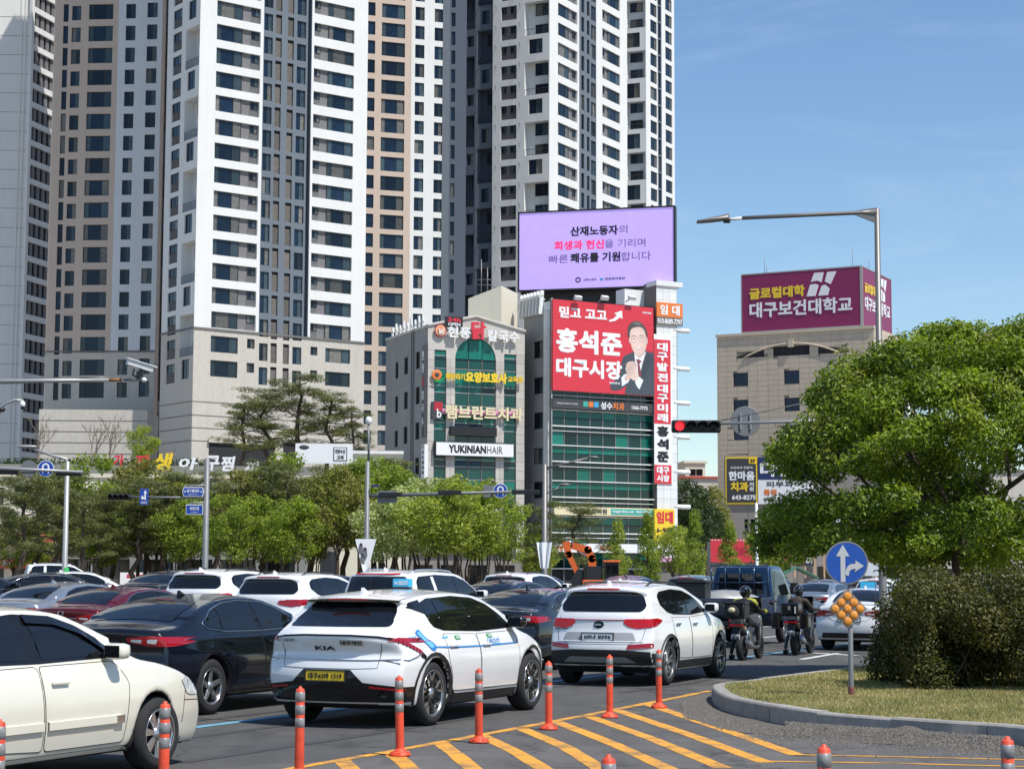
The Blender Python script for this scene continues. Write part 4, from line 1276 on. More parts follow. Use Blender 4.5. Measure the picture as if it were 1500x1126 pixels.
# ================================================================ the glass building with the red poster
BG=empty('commercial_building',(0,0,0),0,'glass fronted building with white ledges, covered by the large red election poster','building')
YG=172
FG=Fac(808,600,YG,30);FGs=Fac(808,600,YG,-60)
u=lambda px:FG.u(px,600);v=lambda py,px=809:FG.v(px,py)
WG=u(957);WP=u(985.5);VR=v(437)
n8=8;w8=WG/n8;fG=v(624)-v(676)
z=v(676)-3*fG;zt=VR
b=MB();b.quad(FG.pt(0,0,-0.3),FG.pt(WG,0,-0.3),FG.pt(WG,VR,-0.3),FG.pt(0,VR,-0.3));b.build('floor_slabs',M['dark_gap'],BG)
rG=random.Random(9)
vmk=v(577)
while z<zt:
 for(q0,q1)in((0.0,0.03),(0.46,0.485),(0.87,0.885)):
  if z+q1*fG<zt:
   o=MB().box(-0.05,WG+0.02,-0.2 if q0==0 else-0.1,0.1,0,(q1-q0)*fG).build('ledge',M['white_metal'],BG);FG.at(o,0,z+q0*fG,0)
 for i in range(n8):
  for(q0,q1,kind)in((0.05,0.25,'d'),(0.26,0.44,'g'),(0.50,0.85,'v'),(0.89,0.99,'d')):
   if z+q1*fG>zt:continue
   if z+q0*fG>vmk+0.5:continue
   r_=rG.random()
   m_=TGD if kind=='d' else(TG if(kind=='g' or r_<0.35)else TGD)
   pane(FG,i*w8+0.035,(i+1)*w8-0.035,z+q0*fG,z+q1*fG,m_,BG,-0.12)
 z+=fG
for i in range(n8+1):
 o=MB().box(-0.045,0.045,0,0.2,0,VR).build('mullion',M['pole_grey'],BG);FG.at(o,i*w8,0,-0.08)
 # right-hand pillar, tiled
pt=Fac(957,600,YG,30)
p_u0=WG+0.03;p_u1=u(987);VPt=FG.v(960,414)
b=MB();q=[FG.pt(p_u0,0,0.5),FG.pt(p_u1,0,0.5),FG.pt(p_u1,0,-5),FG.pt(p_u0,0,-5)];q2=[Vector((p.x,p.y,VPt))for p in q]
b.quad(q[0],q[1],q2[1],q2[0]);b.quad(q[1],q[2],q2[2],q2[1]);b.quad(q[2],q[3],q2[3],q2[2]);b.quad(q[3],q[0],q2[0],q2[3]);b.quad(*q2);b.build('pillar',M['granite_backing'],BG)
FG5=Fac(808,600,YG,30);FG5.p0=FG.p0+FG.n*0.5
panels(FG5,p_u0,p_u1,3,VPt,0.72,0.86,[],M['white_tile'],BG,'tile')
# green glass strip and round ledges right of the pillar
o=MB().box(0,u(993)-p_u1,0,4,0,VPt-3.6).build('glass_strip',M['teal_spandrel'],BG);FG.at(o,p_u1+0.02,0,-0.1)
for py in(484,540,590,640,691,742):
 o=MB().lathe([(0.001,0),(0.22,0),(0.22,1.9),(0.001,1.9)],12,mtx=Matrix.Rotation(R(90),4,'Y')).build('round_ledge',M['white_metal'],BG);FG.at(o,u(982),v(py,985),0.35)
o=MB().box(-0.1,p_u1-p_u0+0.6,-0.2,1.5,-0.35,0.12).build('pillar_cap',M['white_tile'],BG);FG.at(o,p_u0,VPt,0.5)
# side wall (left), windows
usd=FGs.u(767,600);holes=[]
W_=[M['window_frame_dark'],M['glass_dark'],M['sash_glass']]
for(yt,yb)in((501,526),(554,578),(605,629),(657,680),(706,730)):
 c0,c1=FGs.u(781,600),FGs.u(795,600);lo,hi=FGs.v(781,yb),FGs.v(781,yt)
 holes.append((c0,c1,lo,hi,0.25,None));window(FGs,c0,c1,lo,hi,'pair',W_,BG,-0.15,'side_window')
vs_=VR-1.3
wall('side_wall',FGs,usd,0,0,vs_,holes,[M['concrete_side']],BG)
b=MB();q=[FG.pt(0,0),FG.pt(p_u1,0),FG.pt(p_u1,0,usd),FG.pt(0,0,usd)];q2=[Vector((p.x,p.y,VR))for p in q]
b.quad(q[1],q[2],q2[2],q2[1]);b.quad(q[2],q[3],q2[3],q2[2]);b.quad(*q2);b.build('roof',M['concrete_side'],BG)
panels(FGs,-1.4,0,3,VR-0.2,0.7,0.86,[],M['white_tile'],BG,'tile')
# louvred plant screen along the side parapet
pw=abs(usd)-1.4
o=MB().box(0,pw,-0.5,0.0,1.55,1.8).build('parapet_cap',M['white_metal'],BG);FGs.at(o,usd,vs_,0)
for k in range(9):
 o=MB().box(0,pw,-0.06,0.12,0.1+k*0.155,0.2+k*0.155).build('louvre_slat',M['cream_plaster'],BG);FGs.at(o,usd,vs_,0)
for k in range(7):
 o=MB().prism([(0,0),(0.55,0),(0.35,2.2),(0,2.2)],0,0.12,plane='yz').build('fin',M['white_metal'],BG);FGs.at(o,usd+pw*k/6,vs_,0);o.rotation_euler=(0,0,FGs.a+math.pi)
o=MB().tube([(0,-0.25,0),(0,-0.25,VR)],0.07,6).build('drain_pipe',M['pole_light'],BG);FG.at(o,-0.15,0,0)
# ladder-like cable rack between the two buildings
b=MB()
for k in range(46):b.box(-0.25,0.25,-0.2,-0.16,4+k*0.48,4.05+k*0.48)
b.box(-0.27,-0.23,-0.2,-0.14,4,26);b.box(0.23,0.27,-0.2,-0.14,4,26)
o=b.build('cable_rack',M['white_metal'],BG);FGs.at(o,-0.55,0,0)
# ---- red poster
EP,w,h=signbox('election_poster',FG,(810,438,957,571),M['sign_red'],'huge red election poster with a smiling man in a suit over the glass front','poster',0.2,0.55)
for zz in(.30,.50,.66,.80):MB().box(0,w,-.006,0,h*zz-.012,h*zz+.012).build('cloth_seam',M['sign_darkred'],EP)
SW=M['sign_white']
text('믿고 고고',w*0.06,h*0.805,w*0.47,h*0.125,SW,EP,-0.01,0.06,0.01)
b=MB();b.poly([(w*.55,-0.015,h*.80),(w*.61,-0.015,h*.815),(w*.66,-0.015,h*.86),(w*.685,-0.015,h*.845),(w*.68,-0.015,h*.94),(w*.60,-0.015,h*.90),(w*.63,-0.015,h*.885),(w*.595,-0.015,h*.84),(w*.55,-0.015,h*.82)]);b.build('swoosh_arrow',SW,EP)
text('홍석준',w*0.03,h*0.42,w*0.65,h*0.27,SW,EP,-0.01,0.062,0.01)
text('대구시장',w*0.03,h*0.155,w*0.65,h*0.21,SW,EP,-0.01,0.062,0.01)
text('국민의힘',w*0.885,h*0.925,w*0.09,h*0.022,SW,EP,-0.01,0.05,0.01)
text('예비후보',w*0.55,h*0.105,w*0.11,h*0.025,SW,EP,-0.01,0.03,0.01)
# the printed portrait: a flat sheet of small colour cells, as a print on cloth
def portrait(w,h,x0,x1,z0,z1,nx=150,nz=270):
 X,Z=np.meshgrid((np.arange(nx)+.5)/nx*(x1-x0)+x0,(np.arange(nz)+.5)/nz*(z1-z0)+z0,indexing='ij')
 # X, Z in picture units of the portrait box of the photograph (0..606, 1126..0)
 img=np.zeros((nx,nz,3));A=np.zeros((nx,nz));px=X;py=Z
 def sd_poly(pts):
  pts=np.array(pts,float);ins=np.zeros(px.shape,bool);d=np.full(px.shape,1e9)
  for a,b in zip(pts,np.roll(pts,-1,0)):
   c=((a[1]>py)!=(b[1]>py))&(px<(b[0]-a[0])*(py-a[1])/(b[1]-a[1]+1e-9)+a[0]);ins^=c
   e=b-a;t=np.clip(((px-a[0])*e[0]+(py-a[1])*e[1])/(e@e+1e-9),0,1);d=np.minimum(d,np.hypot(px-a[0]-t*e[0],py-a[1]-t*e[1]))
  return np.where(ins,-d,d)
 def ell(cx,cy,rx,ry,rot=0):
  c,s_=math.cos(R(rot)),math.sin(R(rot));u_,v_=(px-cx)*c+(py-cy)*s_,-(px-cx)*s_+(py-cy)*c
  q=np.hypot(u_/rx,v_/ry);return(q-1)*min(rx,ry)
 def smooth(pts,k=5):
  o=catmull2([tuple(p)for p in pts]+[tuple(pts[0])],k);return o
 def put_(sd,col,soft=3.0,alpha=1.0):
  nonlocal img,A
  m=np.clip(.5-sd/soft,0,1)*alpha;col=np.array(col,float)
  if col.ndim==1:col=np.broadcast_to(col,img.shape)
  img=img*(1-m[...,None])+col*m[...,None];A=np.maximum(A,np.clip(.5-sd/soft,0,1)if alpha==1.0 else 0)
 suit=np.array([.055,.068,.085]);skin=np.array([.78,.58,.50])
 nz_=(np.sin(px*.11+np.sin(py*.07)*2)*.5+.5)[...,None]
 put_(sd_poly(smooth([(345,560),(290,590),(215,625),(185,665),(160,760),(150,850),(60,960),(20,985),(30,1050),(90,1060),(170,1040),(230,1000),(240,1120),(606,1126),(606,600),(560,570),(505,545)],3)),suit*(.9+.2*(py/1126))[...,None])
 put_(sd_poly([(345,575),(420,640),(500,550),(512,565),(455,700),(436,780),(420,850),(380,850),(360,700),(340,620)]),(.74,.76,.80))
 put_(sd_poly([(500,550),(520,560),(600,640),(480,900),(440,930),(430,800)]),suit*.75,4,.8);put_(sd_poly([(345,600),(330,640),(360,840),(390,880),(352,700)]),suit*1.5,4,.8)
 put_(sd_poly([(368,660),(400,655),(442,680),(410,715),(440,830),(425,885),(395,860),(385,715)]),np.array([.22,.055,.075])*(.75+.5*(np.sin((px+py)*.25)>.2)[...,None]))
 put_(sd_poly([(345,540),(350,600),(410,640),(470,600),(490,530)]),skin*.72)
 # ears, face with soft shading
 put_(ell(283,430,14,38),skin*.8);put_(ell(514,425,12,36),skin*.85)
 fpoly=smooth([(275,380),(285,440),(305,510),(335,570),(370,605),(415,618),(455,598),(490,545),(512,470),(518,390),(500,300),(440,250),(350,245),(290,300)],4)
 nx_=(px-400)/125;ny_=(py-430)/200;shade=.80+.22*np.clip(1-nx_**2-ny_**2,0,1)+.07*nx_*-1
 put_(sd_poly(fpoly),skin*shade[...,None],4)
 put_(ell(335,495,28,22),skin*np.array([.98,.84,.82]),26,.5);put_(ell(465,490,26,22),skin*np.array([1.,.88,.86]),26,.5)
 hair=np.array([.065,.062,.062])*(.7+.9*(np.sin(px*.22+py*.12)*.5+.5)[...,None])
 put_(sd_poly(smooth([(262,395),(250,340),(262,265),(300,215),(360,187),(420,195),(470,235),(512,290),(522,350),(508,385),(498,350),(478,290),(430,258),(370,262),(310,285),(285,330),(280,400)],4)),hair,5)
 put_(ell(385,215,45,14,5),(.26,.25,.25),22,.6)
 for ex_,ey_ in((338,412),(435,402)):
  put_(ell(ex_,ey_-38,30,5,-4),(.13,.10,.09),6,.8);put_(ell(ex_,ey_-5,20,5),(.10,.075,.07),5,.9);put_(ell(ex_,ey_+14,20,6),skin*.86,8,.6)
  put_(np.abs(ell(ex_,ey_,37,44))-2.2,(.20,.13,.11),3,.9)
 put_(np.abs(py-400-(px-385)*-.1)-2+1e3*(np.abs(px-387)>12),(.2,.13,.11),3,.9)
 put_(ell(392,462,24,14),skin*.86,14,.6);put_(ell(378,468,5,3),skin*.45,4,.7);put_(ell(408,466,5,3),skin*.45,4,.7);put_(ell(388,430,8,26),skin*1.08,8,.6)
 put_(sd_poly(smooth([(355,512),(400,504),(448,504),(430,530),(402,538),(372,532)],4)),(.55,.26,.24),4);put_(sd_poly(smooth([(364,514),(400,509),(438,509),(424,523),(402,527),(378,524)],4)),(.88,.85,.80),4)
 put_(ell(330,520,4,26,-25),skin*.82,8,.5);put_(ell(470,512,4,26,25),skin*.82,8,.5)
 # cuffs, clasped hands
 put_(sd_poly([(165,900),(200,860),(235,845),(280,905),(260,950),(175,1005)]),(.72,.75,.80));put_(sd_poly([(350,940),(405,870),(465,912),(410,1030),(370,985)]),(.74,.77,.82))
 put_(sd_poly(smooth([(235,740),(222,790),(240,850),(205,900),(235,940),(280,900),(350,925),(400,870),(378,800),(378,720),(350,690),(300,688),(255,705)],4)),skin*(.86+.12*np.sin(px*.02+py*.015))[...,None])
 for q in range(4):put_(np.abs(ell(268+q*14,742+q*38,46,17,24))-1.6,skin*.62,5,.75)
 put_(np.abs(ell(345,720,32,16,60))-1.6,skin*.62,5,.7);put_(ell(262,880,22,40,15),skin*np.array([.95,.78,.66]),14,.5)
 return img,A
def catmull2(pts,k):
 P=[np.array(p,float)for p in pts];P=[P[0]*2-P[1]]+P+[P[-1]*2-P[-2]];o=[]
 for i in range(1,len(P)-2):
  a,b,c,d=P[i-1:i+3]
  for j in range(k):
   t=j/k;o.append(.5*((2*b)+(c-a)*t+(2*a-5*b+4*c-d)*t*t+(3*b-a-3*c+d)*t**3))
 return[tuple(p)for p in o]
_nx,_nz=140,250
img,A_=portrait(w,h,0,606,1126,175,_nx,_nz)
fx=lambda q:w*(.5485+q/606*.4515);fz=lambda q:h*(1-(450+q/8.66-450.5)/126.5*1.0)
b=MB();keep=A_>.35;cols=[]
for i in range(_nx):
 xa,xb=fx(606*i/_nx),fx(606*(i+1)/_nx)
 for j in range(_nz):
  if keep[i,j]:
   za,zb_=fz(1126+(175-1126)*j/_nz),fz(1126+(175-1126)*(j+1)/_nz)
   if zb_<h*.004:continue
   b.quad((xa,-.014,max(za,0)),(xb,-.014,max(za,0)),(xb,-.014,zb_),(xa,-.014,zb_));cols+=[tuple(img[i,j])+(1.0,)]*4
pm_=bpy.data.materials.new('poster_print');pm_.use_nodes=True;vc=pm_.node_tree.nodes.new('ShaderNodeVertexColor');vc.layer_name='print'
pm_.node_tree.links.new(vc.outputs['Color'],pm_.node_tree.nodes['Principled BSDF'].inputs['Base Color']);pm_.node_tree.nodes['Principled BSDF'].inputs['Roughness'].default_value=.5
pme=bpy.data.meshes.new('printed_portrait');pme.from_pydata(b.v,[],b.f);pme.materials.append(pm_)
ca=pme.color_attributes.new('print','FLOAT_COLOR','CORNER');ca.data.foreach_set('color',np.array(cols,np.float32).ravel());pme.update()
obj('printed_portrait',pme,EP)
# dark clinic sign below the poster
e,w,h=signbox('sign',FG,(809,583,957,597),M['sign_charcoal'],'long charcoal dental sign with three colour squares below the red poster','sign',0.02,0.45)
for i,m_ in enumerate((M['sign_teal'],M['sign_orange'],M['sign_skyblue'])):MB().box(w*(.30+i*.052),w*(.345+i*.052),-0.02,0,h*.3,h*.85).build('square',m_,e)
text('성수',w*.47,h*.12,w*.115,h*.78,M['sign_white'],e,-0.01,.04);text('치과',w*.59,h*.12,w*.115,h*.78,M['sign_orange'],e,-0.01,.04)
text('1562-7775',w*.78,h*.3,w*.16,h*.38,M['sign_white'],e,-0.01,.03);text('SUNGSU DENTAL CLINIC',w*.04,h*.45,w*.21,h*.14,M['sign_white'],e,-0.01,.0)
# vertical banner
Eb,w,h=signbox('vertical_banner',FG5,(958,489,984,708),M['sign_white'],'tall narrow red and white election banner hanging on the tiled pillar','banner',0.05,0.12)
MB().box(0,w*0.92,-0.015,0.0,h*.40,h*.965).build('red_field',M['sign_red'],Eb)
zs=[.895,.83,.76,.69,.615,.55,.485,.42]
for s,zz in zip('대구발전대구미래',zs):text(s,w*.16,h*zz-0.1,w*.6,h*.057,SW,Eb,-0.02,.06)
for s,zz in zip('홍석준',(.315,.23,.145)):text(s,w*.14,h*zz,w*.66,h*.07,M['sign_black'],Eb,-0.01,.08)
MB().box(0,w*.95,-0.015,0.0,0.0,h*.125).build('red_field',M['sign_red'],Eb)
text('대구',w*.12,h*.066,w*.7,h*.05,SW,Eb,-.02,.07);text('시장',w*.12,h*.014,w*.7,h*.045,SW,Eb,-.02,.07)
e,w,h=signbox('sign',FG5,(962,442,1000,463),M['sign_orange'],'orange letting sign high on the white tiled pillar','sign',0.02,0.2)
text('임 대',w*.12,h*.15,w*.76,h*.7,SW,e,-.01,.05)
e,w,h=signbox('sign',FG5,(962,463.5,1000,475),M['granite_backing'],'brown phone number board under the orange letting sign','sign',0.02,0.18)
text('010-8689-7797',w*.03,h*.15,w*.94,h*.7,SW,e,-.01,.03)
e,w,h=signbox('sign',FG5,(959,745,988,792),M['sign_yellow'],'yellow letting banner with red letters low on the pillar','sign',0.02,0.3)
text('임대',w*.08,h*.55,w*.84,h*.38,M['sign_red'],e,-.01,.07);text('6~90평',w*.1,h*.25,w*.8,h*.2,M['sign_black'],e,-.01,.03);text('5-1161',w*.1,h*.05,w*.7,h*.14,M['sign_black'],e,-.01,.03)
e,w,h=signbox('sign',FG,(812,741,958,753.5),M['sign_cream'],'long cream oriental clinic sign with a teal web address half behind the pine','sign',0.02,0.5)
text('맑은 한의원',w*.25,h*.2,w*.27,h*.62,M['sign_charcoal'],e,-.01,.03);MB().box(w*.56,w*.985,-.02,0,h*.15,h*.85).build('teal_field',M['sign_teal'],e);text('magicdiet.net  566-8575',w*.575,h*.32,w*.39,h*.4,SW,e,-.03,.02)
e,w,h=signbox('shop_sign',FG,(806,795,950,808),M['sign_white'],'white shop fascia with a red mark behind the young trees under the glass front','sign',0.02,1.2)
text('메가약국',w*.5,h*.15,w*.2,h*.7,M['sign_darkred'],e,-.01,.06);text('화평동',w*.05,h*.15,w*.12,h*.6,M['sign_orange'],e,-.01,.04)
e,w,h=signbox('shop_sign',FG5,(955,801,1000,822),M['sign_white'],'white and pink restaurant board right of the ginkgo','sign',0.02,0.6)
text('홍석준선거',w*.2,h*.5,w*.6,h*.22,M['sign_charcoal'],e,-.01,.04);MB().box(0,w,-.02,0,0,h*.3).build('pink_field',M['sign_pink'],e)
# ---- LED screen
FLd=Fac(760,370,YG+10,-14)
EL,w,h=signbox('led_screen',FLd,(761,313,986.5,425),mat('led_purple',(0.47,0.345,0.80),0.6,emit=0.42,var=0.06,vs=1.5),'large glowing purple LED billboard with Korean text on the rooftop','billboard',-0.9,0.1)
for q in((-.15,w+.15,-.15,0),(-.15,w+.15,h,h+.15),(-.15,0,0,h),(w,w+.15,0,h)):MB().box(q[0],q[1],-.06,1.0,q[2],q[3]).build('frame',M['black_frame'],EL)
LK,LR=mat('led_black',(0.01,0.008,0.02),0.6),mat('led_red',(0.85,0.03,0.16),0.6,emit=0.5)
LN=mat('led_thin',(0.08,0.05,0.14),0.6)
text('산재노동자',w*.335,h*.675,w*.31,h*.125,LK,EL,-.01,.045,.01);text('의',w*.65,h*.69,w*.055,h*.105,LN,EL,-.01,-.008,.01)
text('희생과 헌신',w*.23,h*.50,w*.325,h*.12,LR,EL,-.01,.045,.01);text('을 기리며',w*.56,h*.51,w*.26,h*.105,LN,EL,-.01,-.008,.01)
text('빠른',w*.195,h*.335,w*.125,h*.105,LN,EL,-.01,-.008,.01);text('쾌유를 기원',w*.335,h*.33,w*.325,h*.125,LK,EL,-.01,.045,.01);text('합니다',w*.665,h*.335,w*.19,h*.11,LN,EL,-.01,-.008,.01)
text('고용노동부',w*.42,h*.093,w*.085,h*.028,LN,EL,-.01,.02,.01);text('근로복지공단',w*.56,h*.093,w*.13,h*.032,LK,EL,-.01,.02,.01)
b=MB();b.lathe([(w*.010,0),(w*.018,0)],20,mtx=Matrix.Translation((w*.385,-.012,h*.107))@Matrix.Rotation(R(90),4,'X'),sm=False);b.build('printed_emblem',LK,EL)
b=MB();b.box(w*.528,w*.548,-.012,0,h*.09,h*.12);b.build('printed_emblem',M['sign_skyblue'],EL)
# dark steel frame carrying the screen
FLb=Fac(760,370,YG+10.8,-14)
o,_,_=fbox(FLb,763,427,952,449,-1.2,-0.4,M['black_frame'],None,'billboard_frame');tag(o,'black steel frame carrying the purple screen above the roof','billboard frame')
o,_,_=fbox(FG,915,423,950,448,-3.0,-1.5,M['white_tile'],BG,'roof_hut')
# floodlights over the poster
for i,px in enumerate((846,885,925)):
 q_,z_=FG.uv(px,437,0.9)
 e=empty('floodlight',FG.pt(q_,z_,0.9),FG.a,['left one of the three small floodlights over the red poster','middle one of the three small floodlights over the red poster','right one of the three small floodlights over the red poster'][i],'floodlight','floodlights over the poster')
 MB().box(-.35,.35,-.25,.1,-.1,.25,mtx=Matrix.Rotation(R(30),4,'X')).build('housing',M['white_metal'],e);MB().tube([(0,0,0),(0,1.0,-.2)],.05,6).build('bracket',M['pole_light'],e)
 # ================================================================ beige stone building on the right
BB=empty('commercial_building',(0,0,0),0,'beige stone clad office building under the magenta billboard','building')
YB=236
FBf=Fac(1281,560,YB,-28);FBr=Fac(1281,560,YB,62)
u=lambda px,py=560:FBf.u(px,py);VB2=FBf.v(1281,478.5)
ul=u(1050.5);holes=[]
WB=[M['window_frame_dark'],M['blue_window_glass'],M['blue_window_glass']]
fB=FBf.v(1160,543)-FBf.v(1160,583)
for(xa,xb,ya,yb)in((1074,1096,546.5,566),(1148.5,1171,543,562.5),(1224.5,1247,539,558.5)):
 c0,c1=u(xa),u(xb);s1,s0=FBf.v(xa,ya),FBf.v(xa,yb)
 for kk in range(0,7):
  lo,hi=s0-kk*fB,s1-kk*fB
  if lo<4:continue
  holes.append((c0,c1,lo,hi,0.3,None));window(FBf,c0,c1,lo,hi,'pair',WB,BB,-0.2,'window')
ac,av=FBf.uv(1160,523);ah0,ah1=u(1133),u(1186)
va0,va1=FBf.v(1133,522),FBf.v(1133,508)
holes.append((ah0,ah1,va0,va1,0.3,None));b=MB().box(0,ah1-ah0,0,.1,0,va1-va0).build('arch_window',M['dark_gap'],BB);FBf.at(b,ah0,va0,-0.2)
wall('facade_wall',FBf,ul,0,0,VB2,holes,[M['beige_joint']],BB)
for i in range(1,4):
 o=MB().box(-.05,.05,-.05,.1,0,va1-va0).build('mullion',M['window_frame_dark'],BB);FBf.at(o,ah0+(ah1-ah0)*i/4,va0,-0.2)
 # slanting side lights of the arch, as dark recessed glass with a frame
for s in(-1,1):
 xa,xb=(ah0-1.2,ah0-5.0)if s<0 else(ah1+1.2,ah1+5.0)
 h0=(va1-va0)
 b=MB();b.prism(sorted([(xa,0.0)],key=lambda q:q)+[(xb,0.0),(xb,0.25),((xa+xb)/2,h0*.62),(xa,h0*.93)],-0.06,0.02)if False else b.poly([(xa,-.06,0),(xb,-.06,0),(xb,-.06,.2),((xa+xb)/2,-.06,h0*.6),(xa,-.06,h0*.9)])
 o=b.build('arch_side_pane',M['dark_gap'],BB);FBf.at(o,0,va0,0.0)
holes.append((ah0-5.0,ah0-1.2,va0,va1-.4,0,None));holes.append((ah1+1.2,ah1+5.0,va0,va1-.4,0,None))
holes2=[h for h in holes]
panels(FBf,ul,0,3,VB2,1.42,0.68,holes2,M['beige_stone'],BB,'stone_cladding',0.03,0.04,single=False)
# arched moulding
hw=u(1231)-u(1160);pts=[]
uc0,vc0=u(1160),FBf.v(1160,503)
for i in range(21):
 x=-1+i/10;pts.append(FBf.pt(uc0+x*hw*(1 if x>0 else 1.0),vc0-(x*x)*(vc0-FBf.v(1092,524)),0.15))
MB().tube(pts,0.12,8).build('arch_moulding',M['beige_stone'],BB)
o=MB().box(-.35,.35,-.3,.1,-.5,.5).build('keystone',M['beige_stone'],BB);FBf.at(o,uc0,vc0,0.1)
ur=FBr.u(1292,560)
wall('side_wall',FBr,0,18,0,VB2,[],[M['beige_joint']],BB)
panels(FBr,0,18,3,VB2,1.42,0.68,[],M['beige_stone'],BB,'stone_cladding',0.03,0.04,single=False)
b=MB();q=[FBf.pt(ul,VB2),FBf.pt(0,VB2),FBf.pt(0,VB2,-18),FBf.pt(ul,VB2,-18)];b.quad(*q);z0=[Vector((p.x,p.y,0))for p in q]
b.quad(z0[2],z0[3],q[3],q[2]);b.quad(z0[3],z0[0],q[0],q[3]);b.build('roof',M['concrete_side'],BB)
o=MB().box(-.1,-ul+.1,-.25,.6,-.2,.15).build('parapet_cap',M['beige_stone'],BB);FBf.at(o,ul,VB2,0)
# grey clad lower annex in front
FAx=Fac(1061,700,YB-5,-14);ax0,ax1=0,FAx.u(1300,700);vA=FAx.v(1061,666)
AX=empty('annex_building',(0,0,0),0,'grey clad annex carrying the dental billboards in front of the beige building','building')
holes=[]
for(xa,xb)in((1090.5,1095.5),(1099.5,1105.5),(1120,1125.5),(1129,1134)):
 c0,c1=FAx.u(xa,770),FAx.u(xb,770);lo,hi=FAx.v(xa,773.5),FAx.v(xa,760)
 holes.append((c0,c1,lo,hi,.2,None));window(FAx,c0,c1,lo,hi,'single',WS3,AX,-.1,'window')
wall('facade_wall',FAx,ax0,ax1,0,vA,holes,[M['grey_cladding']],AX);solid('annex_mass',FAx,ax0,ax1,0,vA,4.4,M['grey_cladding'],AX)
for k in range(1,9):
 if k*2.9<ax1:
  o=MB().box(-.03,.03,-.02,0,0,vA).build('seam',M['granite_backing'],AX);FAx.at(o,k*2.9,0,0)
  # its signs
e,w,h=signbox('sign',FAx,(1062.5,669.5,1109,738),M['sign_yellow'],'charcoal and yellow bordered dental billboard with a phone number on the grey annex','sign',.02,.3)
MB().box(w*.04,w*.96,-.03,0,h*.03,h*.97).build('dark_field',M['sign_charcoal'],e)
MB().box(w*.74,w*.965,-.05,0,h*.855,h*.975).build('yellow_field',M['sign_yellow'],e);text('3F',w*.78,h*.875,w*.16,h*.08,M['sign_black'],e,-.055,.03)
text('구강외과 전문의',w*.15,h*.745,w*.7,h*.055,SW,e,-.035,.02);text('한마음',w*.1,h*.5,w*.82,h*.2,SW,e,-.035,.06)
text('치과',w*.16,h*.27,w*.56,h*.2,M['sign_yellow'],e,-.035,.06);text('의',w*.75,h*.375,w*.14,h*.09,SW,e,-.035,.03);text('원',w*.75,h*.275,w*.14,h*.09,SW,e,-.035,.03)
text('643-8275',w*.2,h*.09,w*.75,h*.1,SW,e,-.035,.05)
e,w,h=signbox('sign',FAx,(1110,669.5,1190,738),M['sign_white'],'navy and white hospital billboard reaching behind the big tree','sign',.02,.3)
MB().box(0,w,-.02,0,h*.52,h).build('navy_field',M['sign_navy'],e);text('다원',w*.04,h*.58,w*.62,h*.32,SW,e,-.03,.06)
text('피부과',w*.15,h*.36,w*.5,h*.12,M['sign_charcoal'],e,-.01,.03);text('통증',w*.1,h*.19,w*.25,h*.12,M['sign_orange'],e,-.01,.05);text('9층 진료',w*.1,h*.03,w*.5,h*.12,M['sign_charcoal'],e,-.01,.03)
e,w,h=signbox('sign',FAx,(1138,748,1245,781),M['sign_white'],'white and navy board ending in 1-227 partly behind the big tree','sign',.02,.35)
MB().box(0,w,-.02,0,0,h*.48).build('navy_field',M['sign_navy'],e);text('3031-2277',w*.02,h*.1,w*.62,h*.28,SW,e,-.03,.05);text('치과기본',w*.1,h*.55,w*.5,h*.36,M['sign_charcoal'],e,-.01,.06)
# magenta rooftop billboard, two faces
BM=empty('rooftop_billboard',(0,0,0),0,'magenta university billboard with two lettered faces on the roof of the beige building','billboard')
FM=Fac(1261,440,YB+1.5,-28);FN=Fac(1261,440,YB+1.5,62)
mu0=FM.u(1088,440);vb0,vb1=FM.v(1261,476.5),FM.v(1261,391);nu1=FN.u(1302.5,440)
def facepart(F,a,c,lo,hi,nm,m,d0=0,d1=.25):
 o=MB().box(0,c-a,-d1,-d0,0,hi-lo).build(nm,m,BM);F.at(o,a,lo,0);return o
facepart(FM,mu0,0,vb0,vb1,'front_panel',M['sign_magenta']);facepart(FN,0,nu1,vb0,vb1,'side_panel',M['sign_magenta'])
b=MB();q=[FM.pt(mu0,vb0),FM.pt(0,vb0),FN.pt(nu1,vb0),FN.pt(nu1,vb0)+(FM.pt(mu0,vb0)-FM.pt(0,vb0))];q2=[Vector((p.x,p.y,vb1))for p in q]
b.quad(*q2);b.quad(q[2],q[3],q2[3],q2[2]);b.quad(q[3],q[0],q2[0],q2[3]);b.quad(*q[::-1]);b.build('rear_panels',M['grey_cladding'],BM)
for F,a,c in((FM,mu0,0),(FN,0,nu1)):
 for(x0,x1,y0,y1)in((a-.1,c+.1,vb0-.15,vb0),(a-.1,c+.1,vb1,vb1+.15),(a-.15,a,vb0,vb1),(c,c+.15,vb0,vb1)):
  o=MB().box(0,x1-x0,-.3,0,0,y1-y0).build('frame',M['pole_light'],BM);F.at(o,x0,y0,0)
Wd=-mu0;Hd=vb1-vb0
def btext(F,a0,s,x,z,w,h,m,bd,W0):
 o=obj('lettering',text_mesh(s,w*W0,h*Hd,m,bd,.05),BM);F.at(o,a0+x*W0,vb0+z*Hd,.27)
btext(FM,mu0,'글로컬대학',.065,.56,.475,.20,M['sign_yellow'],.06,Wd);btext(FM,mu0,'대구보건대학교',.065,.235,.87,.27,SW,.035,Wd)
